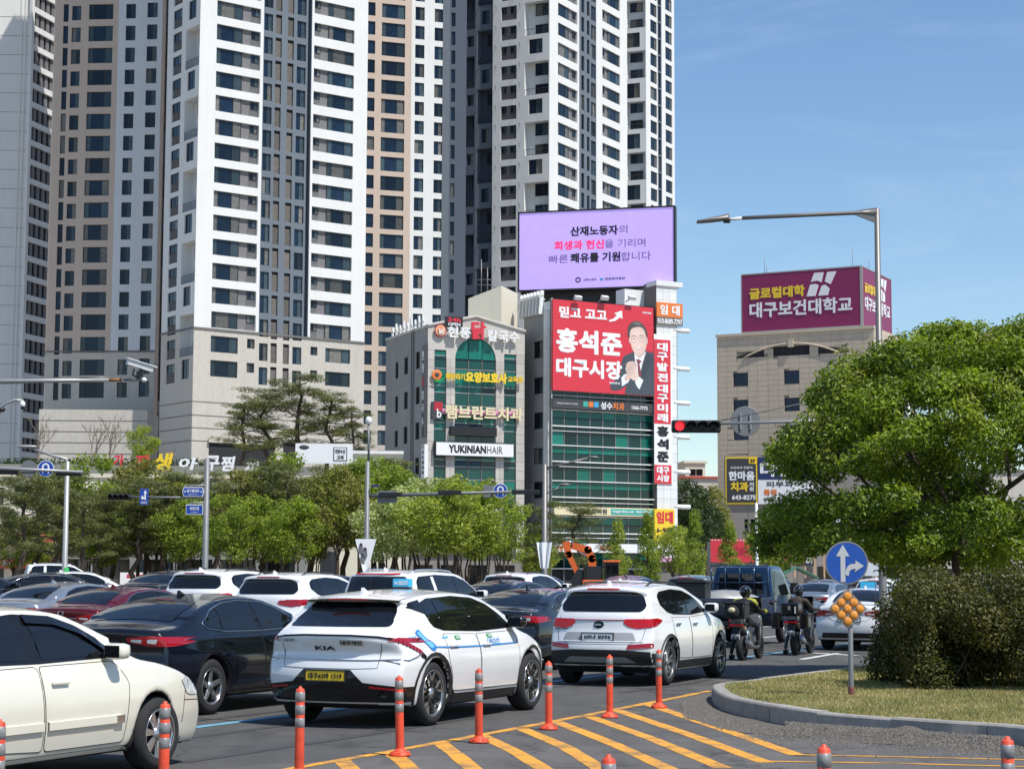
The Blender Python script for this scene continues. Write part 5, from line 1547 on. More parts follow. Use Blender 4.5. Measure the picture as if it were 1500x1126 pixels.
def logo(F,a0,W0,x0,w_):
 for poly in([(0.1,0),(.42,.05),(.50,.42),(.28,.40),(.1,.5-.45)],):
  pass
 def pl(pts,i):
  b=MB();b.prism([((x0+x*w_)*W0,(.55+z*.40)*Hd)for x,z in pts],-.05,0);o=b.build('emblem_piece',SW,BM);F.at(o,a0,vb0,.26)
 pl([(0,0),(.34,0),(.47,.46),(.36,.52),(.14,.5)],0)
 pl([(.17,.62),(.40,.66),(.58,.58),(.66,1),(.30,1)][:5],1)
 pl([(.44,0),(.82,0),(.88,.28),(.72,.46),(.58,.42)],2)
 pl([(.70,.60),(.92,.46),(1.15,1),(.80,1)],3)
logo(FM,mu0,Wd,.555,.22)
btext(FN,0,'글로컬대학',.06,.58,.46,.17,M['sign_yellow'],.05,nu1);btext(FN,0,'대구보건대학교',.06,.28,.88,.24,SW,.03,nu1);logo(FN,0,nu1,.58,.22)
for i in range(14):
 x=mu0+1.0+(Wd-2)*i/13
 o=MB().box(-.06,.06,0,.12,0,vb0-VB2+.05).build('support_post',M['granite_backing'],BM);FM.at(o,x,VB2-.02,-.6)
 o=MB().tube([(0,0.1,0),(1.3,0.1,vb0-VB2)],.05,5).build('brace',M['granite_backing'],BM);FM.at(o,x,VB2-.02,-.6)
o=MB().box(0,Wd,-.06,.06,-.08,.08).build('support_beam',M['pole_light'],BM);FM.at(o,mu0,(VB2+vb0)/2,-.5)
for px,py in((1123,393),(1120,380),(1249,368),(1273,385)):
 p=PT(px,400,YB+4);t_=PT(px,py,YB+4);MB().tube([(p.x,p.y,vb1-.5),(p.x,p.y,t_.z+.3)],.03,5).build('antenna',M['pole_grey'],BM)
 # distant houses between the glass building and the beige one
e=empty('distant_house',(0,0,0),0,'small cream house with a red roof edge beyond the trees, left of the beige building','house')
FH=Fac(1000,700,300,6)
for(xa,xb,yt,m_,nm)in((1004,1033,678,M['cream_plaster'],'upper_wall'),(996,1052,701,M['brick_base_wall'],'wall')):
 a_,c_=FH.u(xa,yt),FH.u(xb,yt);vt=FH.v(xa,yt)
 o=MB().box(0,c_-a_,0,10,0,vt).build(nm,m_,e);FH.at(o,a_,0,1.2 if nm=='wall' else 0)
 o=MB().box(-.3,c_-a_+.3,-.3,10,0,.35).build('roof_edge',M['roof_red']if nm=='wall' else M['cream_plaster'],e);FH.at(o,a_,vt,1.2 if nm=='wall' else 0)
for xa in(1010,1020):
 o=MB().box(0,1,-.03,.05,0,1).build('window',M['glass_dark'],e);FH.at(o,FH.u(xa,690),FH.v(xa,696),0.02)
 # ================================================================ low restaurant block on the left
BL=empty('restaurant_building',(0,0,0),0,'long low pale restaurant building half hidden by street trees on the left','building')
FL=Fac(310,720,150,6)
l0,l1=FL.u(-60,720),FL.u(470,720);vL=FL.v(310,697)
holes=[]
zA,zB=FL.v(100,800),FL.v(100,765)
cs=[]
x=l0+1.0
while x<l1-3:
 holes.append((x,x+2.4,FL.v(310,742),FL.v(310,716),.25,None));window(FL,x,x+2.4,FL.v(310,742),FL.v(310,716),'big',[M['window_frame_dark'],M['glass_dark'],M['sash_glass']],BL,-.15,'upper_window')
 holes.append((x,x+2.6,0.3,2.9,.25,None));window(FL,x,x+2.6,0.3,2.9,'big',[M['window_frame_dark'],M['glass_dark'],M['sash_glass']],BL,-.15,'shop_window')
 x+=3.2
wall('facade_wall',FL,l0,l1,0,vL,holes,[M['cream_plaster']],BL);solid('rear_walls',FL,l0,l1,0,vL,12,M['concrete_side'],BL)
o=MB().box(0,l1-l0,-.15,.2,-.2,.1).build('parapet',M['cream_plaster'],BL);FL.at(o,l0,vL,0)
ws0=FL.u(376,712);_ws=MB().box(0,.16,-.06,0,0,FL.v(400,708)-FL.v(400,738)).mesh('slat',M['wood_slat'])
for k in range(int((FL.u(440,712)-ws0)/.24)):
 o=obj('slat',_ws,BL);FL.at(o,ws0+k*.24,FL.v(400,738),.02)
o=MB().box(0,l1-l0,-1.2,0,-.1,.1).build('awning',M['roof_red'],BL);FL.at(o,l0,FL.v(50,788),0);
o=MB().prism([(-1.4,-.5),(0,.1),(0,.25),(-1.4,-.38)],0,FL.u(150,780)-l0,plane='yz').build('red_canopy',M['roof_red'],BL);FL.at(o,l0,FL.v(50,786),0);o.rotation_euler[2]=FL.a
# glass rail of the roof terrace
o=MB().box(0,l1-l0,-.02,0,0,.7).build('terrace_glass',mat('terrace_glass',(.22,.22,.20),.2),BL);FL.at(o,l0,vL+.12,-.4)
# big brush letters
FLL=Fac(310,720,149,6)
e=empty('sign_letters',FLL.pt(FLL.u(160,700),vL+.3),FLL.a,'row of big red, yellow and white brush letters on the restaurant roof','sign letters')
for s_,xa,ya,xb,yb,m_ in(('가',166,665,182,684,M['sign_red']),('장',198,666,221,688,M['sign_red']),('생',226,663,254,689,M['sign_yellow']),('아',262,670,290,688,M['sign_white']),('구',301,667,322,690,M['sign_white']),('찜',324,668,345,690,M['sign_white']),('찌',358,676,380,693,M['sign_white'])):
 a_,z1=FLL.uv(xa,ya);c_=FLL.u(xb,ya);z0=FLL.v(xa,yb)
 inv=Vector(e.location)
 o=text(s_,a_-FLL.u(160,700),z0-inv.z,c_-a_,z1-z0,m_,e,0,.05,.2,'letter',.15)
 MB().tube([(a_-FLL.u(160,700)+.5,.15,z0-inv.z),(a_-FLL.u(160,700)+.5,.15,-.2)],.04,5).build('post',M['pole_grey'],e)
 # red shop board low at the left
e,w,h=signbox('shop_sign',FL,(0,818,78,832),M['sign_red'],'long red shop board with white and yellow writing at the far left','sign',.02,.5)
text('장사',w*.02,h*.2,w*.18,h*.6,M['sign_white'],e,-.01,.05);text('10주년',w*.3,h*.2,w*.3,h*.6,M['sign_yellow'],e,-.01,.05)
e,w,h=signbox('banner',FL,(176,838,276,856),M['sign_white'],'grey white street banner with a red title behind the parked hedge','banner',.6,.7)
MB().box(w*.1,w*.55,-.02,0,h*.55,h*.85).build('red_field',M['sign_red'],e);text('축하드립니다',w*.13,h*.6,w*.4,h*.2,M['sign_white'],e,-.025,.03)
e,w,h=signbox('shop_sign',Fac(470,690,146,6),(433,649,517,678),M['sign_white'],'white panel with a grey crab drawing and a seal on the terrace above the trees','sign',.02,.25)
MB().box(w*.66,w*.9,-.02,0,h*.12,h*.82).build('seal_frame',M['sign_charcoal'],e);MB().box(w*.675,w*.885,-.03,0,h*.16,h*.78).build('seal',M['sign_white'],e)
text('대명수산',w*.69,h*.5,w*.18,h*.22,M['sign_charcoal'],e,-.035,.04);text('고래',w*.72,h*.2,w*.12,h*.22,M['sign_charcoal'],e,-.035,.04)
MB().ell((w*.15,0,h*.8),(w*.09,.03,h*.12),10).build('printed_shape',M['sign_charcoal'],e)
# small building between the pines and the green glass building
BS=empty('shop_building',(0,0,0),0,'small pale flat roofed shop building just left of the green glass building','building')
FSm=Fac(500,700,155,4);s0,s1=FSm.u(495,700),FSm.u(589,700);vS=FSm.v(560,663)
holes=[(FSm.u(558,700),FSm.u(574,700),FSm.v(560,684),FSm.v(560,672),.2,None)]
window(FSm,holes[0][0],holes[0][1],holes[0][2],holes[0][3],'single',[M['window_frame_dark'],M['blue_window_glass'],M['sash_glass']],BS,-.1)
wall('facade_wall',FSm,s0,s1,0,vS,holes,[M['cream_plaster']],BS);solid('rear_walls',FSm,s0,s1,0,vS,9,M['concrete_side'],BS)
o=MB().box(-.1,s1-s0+.1,-.2,9,-.1,.15).build('parapet',M['white_metal'],BS);FSm.at(o,s0,vS,0)
o,_,_=fbox(FSm,505,733,590,741,0,.3,M['white_metal'],BS,'fascia')
e,w,h=signbox('shop_sign',FSm,(410,688,447,712),M['sign_cream'],'cream round logo sign behind the pine on the shop building','sign',-.4,.3)
b=MB();b.lathe([(.5,0),(.62,0),(.62,.04),(.5,.04)],24,mtx=Matrix.Translation((w*.5,0,h*.7))@Matrix.Rotation(R(90),4,'X'));b.build('ring',M['sign_charcoal'],e)
MB().box(w*.1,w*.95,-.05,0,h*.05,h*.3).build('wood_board',M['wood_slat'],e)
# dark garage opening on the brick tower's base
e=empty('garage_opening',(0,0,0),0,'long black opening in the brick tower base behind the podium pines','opening')
FOp=Fac(305,650,225,37)
for(xa,xb)in((306,402),(415,432)):
 a_,c_=F1.u(xa,655),F1.u(xb,655);z0,z1=F1.v(xa,700),F1.v(xa,648)
 o=MB().box(0,c_-a_,0,.1,0,z1-z0).build('dark_opening',M['dark_gap'],e);F1.at(o,a_,z0,.1)
 o=MB().box(-.2,c_-a_+.2,-.3,.1,z1-z0,z1-z0+.35).build('lintel',M['brick_base_wall'],e);F1.at(o,a_,z0,.1)
 # podium deck in front of the towers (terrace on which pines stand)
DK=empty('terrace',(0,0,0),0,'raised planted terrace between the restaurant roof and the towers',None,None,'structure')
pa,pb=PT(-40,700,165),PT(600,700,168)
zd=PT(300,697,165).z
b=MB();q=[Vector((pa.x,165,0)),Vector((pb.x,168,0)),Vector((pb.x+12,218,0)),Vector((pa.x-15,218,0))];q2=[Vector((p.x,p.y,zd))for p in q]
b.quad(*q2);b.quad(q[0],q[1],q2[1],q2[0]);b.quad(q[1],q[2],q2[2],q2[1]);b.quad(q[3],q[0],q2[0],q2[3]);b.build('terrace_slab',M['brick_base_wall'],DK)
# ================================================================ leaves, crowns, trees
def leaf_quads(c,size,rs,up=0.35,aspect=.55,droop=0.0,out_from=None,fold=.18):
 """kite-shaped folded leaves, c: (n,3) positions -> verts (n*4,3)"""
 n=len(c)
 nrm=rs.normal(0,1,(n,3));nrm/=np.linalg.norm(nrm,axis=1)[:,None]+1e-9
 if out_from is not None:
  o=c-out_from;o/=np.linalg.norm(o,axis=1)[:,None]+1e-9;nrm=nrm*.75+o*.55
 nrm[:,2]+=up;nrm/=np.linalg.norm(nrm,axis=1)[:,None]+1e-9
 t=rs.normal(0,1,(n,3));t[:,2]-=droop;t-=nrm*(t*nrm).sum(1)[:,None];t/=np.linalg.norm(t,axis=1)[:,None]+1e-9
 s=np.cross(nrm,t);sz=(size*rs.uniform(.6,1.25,n))[:,None]
 a=c-t*sz*.5;b=c+t*sz*.5
 l=c-t*sz*.05+s*sz*aspect*.5+nrm*sz*fold;r=c-t*sz*.05-s*sz*aspect*.5+nrm*sz*fold
 v=np.stack([a,l,b,r],1).reshape(-1,3)
 return v
def quads_mesh(name,v,m,tri=True):
 n=len(v)//4;me=bpy.data.meshes.new(name)
 me.vertices.add(len(v));me.vertices.foreach_set('co',v.astype(np.float32).ravel())
 idx=np.arange(n*4).reshape(n,4)
 if tri:
  f=np.concatenate([idx[:,[0,1,2]],idx[:,[0,2,3]]],1).reshape(-1)
  k=3;nf=n*2
 else:
  f=idx.reshape(-1);k=4;nf=n
 me.loops.add(len(f));me.loops.foreach_set('vertex_index',f.astype(np.int32))
 me.polygons.add(nf);me.polygons.foreach_set('loop_start',np.arange(nf,dtype=np.int32)*k);me.polygons.foreach_set('loop_total',np.full(nf,k,np.int32))
 me.materials.append(m);me.update(calc_edges=True);me.validate()
 return me
def clump_points(rs,n,blobs,shell=.55):
 """points in ellipsoid blobs [(cx,cy,cz,rx,ry,rz)], favouring the outside"""
 vol=np.array([b[3]*b[4]+b[4]*b[5]+b[3]*b[5]for b in blobs]);pk=rs.choice(len(blobs),n,p=vol/vol.sum())
 d=rs.normal(0,1,(n,3));d/=np.linalg.norm(d,axis=1)[:,None]
 r=shell+(1-shell)*rs.random(n)**.6;r*=rs.uniform(.85,1.12,n)
 B=np.array(blobs)[pk]
 return B[:,:3]+d*r[:,None]*B[:,3:],B[:,:3]
def limb(b,p,q,r0,r1,rs,n=5,wob=.08,seg=6):
 p,q=Vector(p),Vector(q);L_=(q-p).length;pts=[]
 for i in range(n+1):
  t=i/n;k=p.lerp(q,t)
  if 0<i<n:k+=Vector((rs.uniform(-1,1),rs.uniform(-1,1),rs.uniform(-.5,.5)))*wob*L_*.5
  pts.append(k)
 b.tube(pts,[r0+(r1-r0)*i/n for i in range(n+1)],seg);return pts
def crown_blobs(rs,n,H,z0,rad,conic=0.0,flat=1.0):
 o=[]
 for i in range(n):
  z=z0+(H-z0)*((i+.5)/n)**.9;t=(z-z0)/(H-z0)
  env=rad*(math.sin(math.pi*(0.12+.80*t))if not conic else(1-t*conic)*(0.55+.45*min(1,t*5)))
  a=rs.uniform(0,6.283);d=env*math.sqrt(rs.uniform(.1,.75));s=rad*rs.uniform(.26,.45)*(1-.35*t)
  o.append((math.cos(a)*d,math.sin(a)*d,z,s,s,s*.75*flat))
 return o
L_GREEN=leafmat('leaf_green',(0.08,0.13,0.02),(0.36,0.42,0.07),.48,.8)
L_BRIGHT=leafmat('leaf_bright',(0.13,0.18,0.03),(0.42,0.46,0.09),.45,.8)
L_DARK=leafmat('leaf_dark',(0.024,0.045,0.014),(0.065,0.10,0.028),.25,.8)
L_BROWN=leafmat('leaf_bronze',(0.09,0.10,0.025),(0.30,0.29,0.075),.4,.8)
L_BLOSS=leafmat('leaf_blossom',(0.15,0.22,0.045),(0.62,0.62,0.36),.4,1.6)
L_PINE=leafmat('pine_needles',(0.035,0.05,0.018),(0.20,0.21,0.06),.25,1.2)
_ST={}
def street_tree_proto(seed,H,rad,kind='round'):
 rs=np.random.default_rng(seed);rr=random.Random(seed)
 b=MB()
 if kind=='multi':
  z0=H*.42;bl=crown_blobs(rr,34,H,z0+.25,rad)
  for k in range(6):
   a=k*1.05+rr.uniform(-.3,.3);e_=(math.cos(a)*rad*.55,math.sin(a)*rad*.55,H*.72)
   m_=(math.cos(a)*rad*.2,math.sin(a)*rad*.2,H*.38);limb(b,(math.cos(a)*.12,math.sin(a)*.12,0),m_,.07,.05,rr);limb(b,m_,e_,.05,.015,rr)
 elif kind=='conic':
  z0=H*.28;bl=crown_blobs(rr,40,H,z0,rad,.88)
  limb(b,(0,0,0),(0,0,H*.95),.11,.02,rr,8,.03)
  for k in range(14):
   z=z0+(H-z0)*k/15;a=k*2.4;r_=rad*(1-k/16);limb(b,(0,0,z),(math.cos(a)*r_*.8,math.sin(a)*r_*.8,z+r_*.45),.035,.01,rr,3)
 else:
  z0=H*.46;bl=crown_blobs(rr,36,H,z0,rad)
  t_=limb(b,(0,0,0),(rr.uniform(-.1,.1),0,H*.42),.14,.10,rr,5,.05)
  for k in range(7):
   a=k*.9+rr.uniform(-.2,.2);limb(b,t_[-1-(k%2)],(math.cos(a)*rad*.6,math.sin(a)*rad*.6,H*rr.uniform(.6,.85)),.065,.012,rr,4,.12)
 tm=b.mesh('trunk',M['bark'])
 N=int(6200*(rad/2.2)**1.3)
 c,o=clump_points(rs,N,bl,.5)
 cm=quads_mesh('crown',leaf_quads(c,.18,rs,.4,.6,out_from=o),L_GREEN)
 return tm,cm
def plant_tree(px,Y,proto,H,mt,label,name='street_tree',sc=1.0,group='street trees across the far pavement',base=0.0,sxy=None):
 if proto not in _ST:
  _ST[proto]=street_tree_proto(*proto)
 tm,cm=_ST[proto]
 p=PT(px,800,Y);s_=H/proto[1]
 e=empty(name,(p.x,p.y,base),rnd.uniform(0,6.28),label,'tree',group);q=(sxy or s_)
 t=obj('trunk',tm,e);c=obj('crown',cm,e)
 for k in(t,c):k.scale=(q,q,s_)
 c.material_slots[0].link='OBJECT';c.material_slots[0].material=mt
 return e
PR=[(21,6.5,2.3,'multi'),(22,6.5,2.4,'round'),(23,6.8,2.2,'multi'),(24,7.5,1.7,'conic')]
def treeH(py,Y):return(843-py)*Y/FPX+CAMH
trees=[
(150,122,1,765,L_GREEN,'round green tree left of the street name signs, beside the wide brown one'),
(228,124,0,725,L_BROWN,'bronze green spreading tree directly under the hanging traffic light'),
(268,118,0,742,L_GREEN,'dark green tree with many stems left of the street name pole'),
(205,132,1,730,L_GREEN,'green tree half hidden behind the bronze one under the traffic light'),
(330,116,2,735,L_GREEN,'bright many stemmed tree just right of the street name pole'),
(372,120,0,728,L_GREEN,'green tree under the left end of the white crab panel'),
(424,116,0,733,L_GREEN,'broad bright green tree between the pole and the brown leaved tree'),
(395,130,2,715,L_BRIGHT,'light green tree standing behind two darker ones below the cream logo'),
(492,119,1,690,L_BROWN,'tall bronze leaved tree left of the lamp pole with the banner'),
(524,124,1,695,L_GREEN,'tall green tree right behind the lamp pole with the banner'),
(566,114,0,730,L_BLOSS,'tree with cream blossom right of the lamp pole'),
(618,117,2,730,L_BLOSS,'cream blossoming tree in front of the white salon sign building'),
(655,112,0,725,L_BRIGHT,'bright green tree below the salon sign'),
(706,115,0,722,L_GREEN,'rounded green tree under the u turn sign'),
(735,121,2,728,L_GREEN,'rightmost green tree before the green glass building'),
(785,128,0,785,L_BRIGHT,'low bright shrub tree beside the right hand lamp pole'),
(904,112,3,776,L_BRIGHT,'small bright ginkgo left of the tall one'),
(948,106,3,741,L_GREEN,'tall pointed ginkgo in front of the yellow letting banner'),
(985,116,1,775,L_BRIGHT,'small round bright tree right of the tall ginkgo'),
(1017,112,3,760,L_GREEN,'slim ginkgo left of the red hoarding'),
(1068,104,3,752,L_GREEN,'pointed ginkgo in front of the left part of the red hoarding'),
(1134,100,1,767,L_GREEN,'green tree in front of the right part of the red hoarding'),
(22,126,1,770,L_BRIGHT,'yellowish green tree at the far left by the red shop board'),
(60,134,2,790,L_BRIGHT,'low yellow green tree between the pines on the far left'),
(460,126,2,760,L_BROWN,'low bronze tree behind the broad bright one'),
(255,128,0,712,L_GREEN,'green tree rising behind the street name signs'),
(290,133,2,722,L_BRIGHT,'light tree between the brush letters and the street name signs'),
(590,124,0,712,L_GREEN,'green tree at the corner of the side wall with tall signs'),
(345,127,1,700,L_BROWN,'olive tree under the white brush letters'),
(540,130,2,700,L_GREEN,'green tree behind the thick grey pole'),
(130,129,2,692,L_GREEN,'tall airy green tree right of the slim pale lamp post'),
(212,131,1,684,L_BROWN,'tall olive tree under the red brush letter'),
(415,131,2,690,L_GREEN,'tall airy tree left of the white crab panel'),
(680,126,2,740,L_GREEN,'green tree filling between the salon trees'),
]
for(px,Y,pi,py,mt,lb)in trees:
 H=treeH(py-(8 if px<770 else 0)+rnd.uniform(-17,13),Y);pr=PR[pi]
 wide={0:1.12,1:1.08,2:1.05,3:.85}[pi]*rnd.uniform(.82,1.1)
 plant_tree(px,Y,pr,H,mt,lb,'ginkgo_tree' if pi==3 else 'street_tree',sxy=(H/pr[1])*wide*(.85 if pi==1 and H>8 else 1))
 # far wood seen through the gap between buildings
for(px,Y,py,mt,lb)in((1012,205,705,L_DARK,'dark green tree in the gap between the glass building and the beige one'),(1038,215,715,L_BROWN,'olive green tree close to the beige building edge'),(1025,190,735,L_DARK,'lower dark tree filling the gap beside the beige building')):
 plant_tree(px,Y,PR[1],treeH(py,Y),mt,lb,'background_tree',group='trees in the gap beside the beige building',sxy=1.35)
 # pines: irregular pads on leaning trunks
def pine_proto(seed,H,pads,lean=.3):
 rs=np.random.default_rng(seed);rr=random.Random(seed);b=MB()
 tr=limb(b,(0,0,0),(lean,0,H*.86),.17,.06,rr,8,.07,7);bl=[]
 for k in range(pads):
  t=.38+.6*k/(pads-1);i=min(len(tr)-2,int(t*(len(tr)-1)));p=tr[i].lerp(tr[i+1],t*(len(tr)-1)-i)
  a=k*2.4+rr.uniform(-.4,.4);d=(2.1-1.3*t)*rr.uniform(.6,1.15)
  e_=(p.x+math.cos(a)*d,p.y+math.sin(a)*d,p.z+rr.uniform(.15,.5));limb(b,p,e_,.05,.018,rr,4,.15,5)
  for j in range(4):
   bl.append((e_[0]+rr.uniform(-.6,.6),e_[1]+rr.uniform(-.6,.6),e_[2]+rr.uniform(0,.35),rr.uniform(.4,.75),rr.uniform(.4,.75),rr.uniform(.16,.32)))
 c,o=clump_points(rs,8000,bl,.3)
 v=leaf_quads(c,.24,rs,.8,.16,out_from=o,fold=.02)
 return b.mesh('trunk',M['bark']),quads_mesh('crown',v,L_PINE)
pp=[pine_proto(31,8,15,.5),pine_proto(32,8,17,-.5),pine_proto(33,8,13,.2)]
def pine(px,Y,k,H,base,lb,grp,sc=1.0,bark=None):
 p=PT(px,780,Y);e=empty('pine_tree',(p.x,p.y,base),rnd.uniform(0,6.28),lb,'tree',grp)
 t=obj('trunk',pp[k][0],e);c=obj('crown',pp[k][1],e);s_=H/8
 for q in(t,c):q.scale=(s_*sc,s_*sc,s_)
 return e
for(px,Y,k,py,lb,sc)in((30,112,0,690,'tall pine at the far left under the u turn arrow',1.25),(75,116,1,685,'pine with a forked crown right of the leftmost one',1.3),(118,113,2,720,'pine between the grey post and the traffic light',1.1),(165,126,0,705,'pine rising above the traffic light arm',1.3),
(385,128,1,672,'pine overlapping the white brush letters on the roof',1.25),(455,130,0,682,'dark pine in front of the white crab panel',1.35),(505,126,2,680,'pine crown left of the tall lamp post tip',1.2),(560,132,1,668,'pine in front of the small shop building',1.15),
(850,122,1,735,'pine in front of the glass fronted building above the excavator',1.3),(795,128,2,735,'dark leaning pine beside the right hand lamp pole',1.0),(415,124,2,690,'lower pine beside the cream logo sign',1.1),
(240,121,2,694,'tall pine between the lane sign and the brush letters',1.35),(320,123,0,690,'pine under the last white brush letters',1.35),(50,126,2,688,'pine behind the forked one at the far left',1.4),(-8,118,2,700,'pine cut by the left edge above the red shop board',1.3),(95,124,0,712,'pine right behind the slim pale lamp post',1.3),(195,119,1,702,'broad pine above the bronze tree',1.35),(140,119,0,722,'low pine left of the lane arrow sign',1.3),(580,128,0,672,'pine against the side wall of the green glass building',1.0)):
 pine(px,Y,k,treeH(py-12,Y),0,lb,'pines along the far pavement',sc*.92)
for(px,k,py,lb,sc)in((352,0,572,'leftmost pine of the five on the podium against the brick tower',1.0),(392,1,555,'second pine from the left on the podium, with a slim bare trunk',1.05),(434,2,538,'tallest pine of the five on the podium',1.1),(478,1,562,'fourth pine from the left on the podium',.95),(520,0,588,'rightmost crooked pine of the five on the podium',.9)):
 Y=186;pine(px,Y,k,treeH(py,Y)-zd,zd,lb,'pines on the podium',sc*1.25)
 # bare trees
def bare_proto(seed,H):
 rr=random.Random(seed);b=MB()
 def grow(p,d,L_,r,n):
  q=p+d*L_;limb(b,p,q,r,r*.6,rr,3,.08,4)
  if n==0:return
  for k in range(3 if n>1 else 4):
   nd=(d+Vector((rr.uniform(-1,1),rr.uniform(-1,1),rr.uniform(-.1,.6)))*.55).normalized();grow(q if k else p.lerp(q,.7),nd,L_*rr.uniform(.6,.8),r*.6,n-1)
 grow(Vector((0,0,0)),Vector((0,0,1)),H*.3,.12,4)
 return b.mesh('branches',M['bark_light'])
bp=[bare_proto(41,8),bare_proto(42,8)]
for(px,Y,py,lb,i)in((55,182,600,'bare tree nearest the left edge on the terrace',0),(135,180,590,'tall bare tree in front of the pale blue tower base',1),(160,184,598,'bare tree beside the bright green shrub tree',0),(245,178,640,'low bare brownish tree left of the brick tower corner',1)):
 p=PT(px,650,Y);e=empty('bare_tree',(p.x,p.y,zd),i*2.0,lb,'tree','bare trees on the terrace');o=obj('branches',bp[i],e);s_=(treeH(py,Y)-zd)/8;o.scale=(s_,s_,s_)
plant_tree(205,178,PR[2],treeH(628,178)-zd,L_BRIGHT,'bright green shrub tree on the terrace above the restaurant','terrace_tree',group='green trees on the terrace',base=zd)
# hedges on the terrace and at the kerb of the far pavement
def hedge(name,x0,x1,y,z0,h,dpt,mt,label,n=9000,size=.13):
 rs=np.random.default_rng(int(abs(x0)*10)+5);c=np.stack([rs.uniform(x0,x1,n),y+rs.uniform(0,dpt,n),z0+h*rs.random(n)**.6*(.8+.25*np.sin(rs.uniform(x0,x1,n)))],1)
 o=obj(name,quads_mesh(name,leaf_quads(c,size,rs,.5,.7),mt));tag(o,label,'hedge');return o
hedge('hedge',PT(-30,690,172).x,PT(300,690,172).x,172,zd,1.9,1.5,L_DARK,'dark clipped hedge along the terrace edge above the restaurant',9000,.25)
hedge('hedge',PT(100,840,106).x,PT(1010,840,106).x,106.5,.15,.75,1.2,L_DARK,'low green hedge along the far pavement behind the traffic',12000,.16)
# ================================================================ poles, lamps, signals, signs
def pole(name,px,py_top,Y,r0,r1,m,label,cat='street lamp',group=None):
 p=PT(px,py_top,Y);e=empty(name,(p.x,Y,0),0,label,cat,group)
 MB().lathe([(.2,0),(.2,.03),(r0*1.25,.05),(r0*1.2,.45),(r0,.5),(r1,p.z),(.001,p.z+.03)],16).build('pole',m,e)
 return e,p.z
def rel(e,p):return Vector(p)-Vector(e.location)
# big street lamp on the island
e,zt_=pole('street_lamp',1284.5,306,43,.095,.062,M['pole_grey'],'tall grey street lamp with a long arm behind the big tree')
Y=43
a_=rel(e,PT(1284,311,Y));pts=[a_,rel(e,PT(1262,311.5,Y)),rel(e,PT(1180,315,Y)),rel(e,PT(1087,319.5,Y))]
MB().tube(pts,[.075,.05,.05,.045],8).build('arm',M['pole_grey'],e)
MB().prism([(a_.x-.02,a_.z-.25),(a_.x-.02,a_.z+.1),(a_.x-.5,a_.z+.03),(a_.x-.5,a_.z-.06)],-.03,.03).build('gusset',M['pole_grey'],e)
MB().tube([rel(e,PT(1087,319.5,Y)),rel(e,PT(1066,322,Y))],.035,8).build('joint',M['white_metal'],e)
h0,h1=rel(e,PT(1068,321,Y)),rel(e,PT(1021,325,Y));L_=(h0-h1).length
b=MB();K=14
for i in range(K+1):
 t=i/K;w_=.17*math.sin(math.pi*min(.97,.10+t*.62))**.6;hh=.13*(1-t*.75)
 c=h0.lerp(h1,t);k=len(b.v)
 for(dy,dz)in((-w_,-.02),(-w_*.9,hh*.5),(0,hh),(w_*.9,hh*.5),(w_,-.02),(0,-.035)):b.v.append((c.x,c.y+dy,c.z+dz))
 if i:
  for j in range(6):b.f.append((k-6+j,k-6+(j+1)%6,k+(j+1)%6,k+j));b.m.append(0);b.s.append(j<4)
b.f.append(tuple(range(6))[::-1]);b.m.append(0);b.s.append(False);b.f.append(tuple(range(K*6,K*6+6)));b.m.append(0);b.s.append(False)
b.build('lamp_head',M['pole_grey'],e)
MB().box(h0.x-.13,h0.x+.02,h0.y-.04,h0.y+.04,h0.z-.09,h0.z-.01).build('sensor',M['black_frame'],e)
# vehicle signal heads
SLENS={'red':mat('lens_red',(1.0,.02,.03),.3,emit=2.2),'off':mat('lens_off',(.02,.02,.022),.25)}
def signal(e,x,z,y,n,dia,lit,rz=0.0,back=False):
 """horizontal head of n lenses, left end at x, local coordinates"""
 w_=n*dia*1.12+.1;T_=Matrix.Translation((x,y,z))@Matrix.Rotation(rz,4,'Z')
 hd=MB().bev(0,w_,0,.18,-dia*.62,dia*.62,.05,0,T_).build('housing',M['black_frame'],e)
 if back:return hd
 for i in range(n):
  c=T_@Matrix.Translation((.05+dia*1.12*(i+.5),-.012,0))@Matrix.Rotation(R(90),4,'X')
  MB().lathe([(.001,.03),(dia*.3,.02),(dia*.44,-.0)],20,mtx=c).build('lens',SLENS['red' if i==lit else 'off'],e)
  b=MB();k=16
  for j in range(k):
   a0,a1=R(-15)+R(210)*j/k,R(-15)+R(210)*(j+1)/k;r_=dia*.49
   P_=lambda a,d:T_@Vector((.05+dia*1.12*(i+.5)+math.cos(a)*r_,-d,math.sin(a)*r_))
   b.quad(P_(a0,0),P_(a1,0),P_(a1,.2+.06*math.sin(a1)),P_(a0,.2+.06*math.sin(a0)))
  b.build('visor',M['black_frame'],e)
 return hd
 # mast arm on the right (pole stands behind the big tree)
Y=46;p0=PT(1330,612,Y);e=empty('traffic_signal',(p0.x,Y,0),0,'mast arm with a four lens traffic light showing red beside the big tree','traffic light')
zz=p0.z
MB().lathe([(.13,0),(.1,zz+.5),(.001,zz+.52)],14).build('pole',M['pole_light'],e)
a_=rel(e,PT(1055,620.5,Y));MB().tube([rel(e,p0),a_],[.055,.032],8).build('arm',M['pole_light'],e)
s0=rel(e,PT(984,624,Y));signal(e,s0.x,s0.z,s0.y,4,.245,0)
MB().tube([rel(e,PT(1056,616,Y)),rel(e,PT(1150,596,Y)),rel(e,PT(1320,560,Y))],.012,5).build('stay_cable',M['pole_grey'],e)
Y=46.5;c=PT(1092,617,Y);e=empty('road_sign',(c.x,c.y,c.z),0,'grey back of a round road sign clamped to the signal arm','road sign')
MB().lathe([(.001,-.01),(.36,-.01),(.37,.0),(.36,.01),(.001,.01)],36,mtx=Matrix.Rotation(R(90),4,'X'),sm=False).build('plate',M['galvanised'],e)
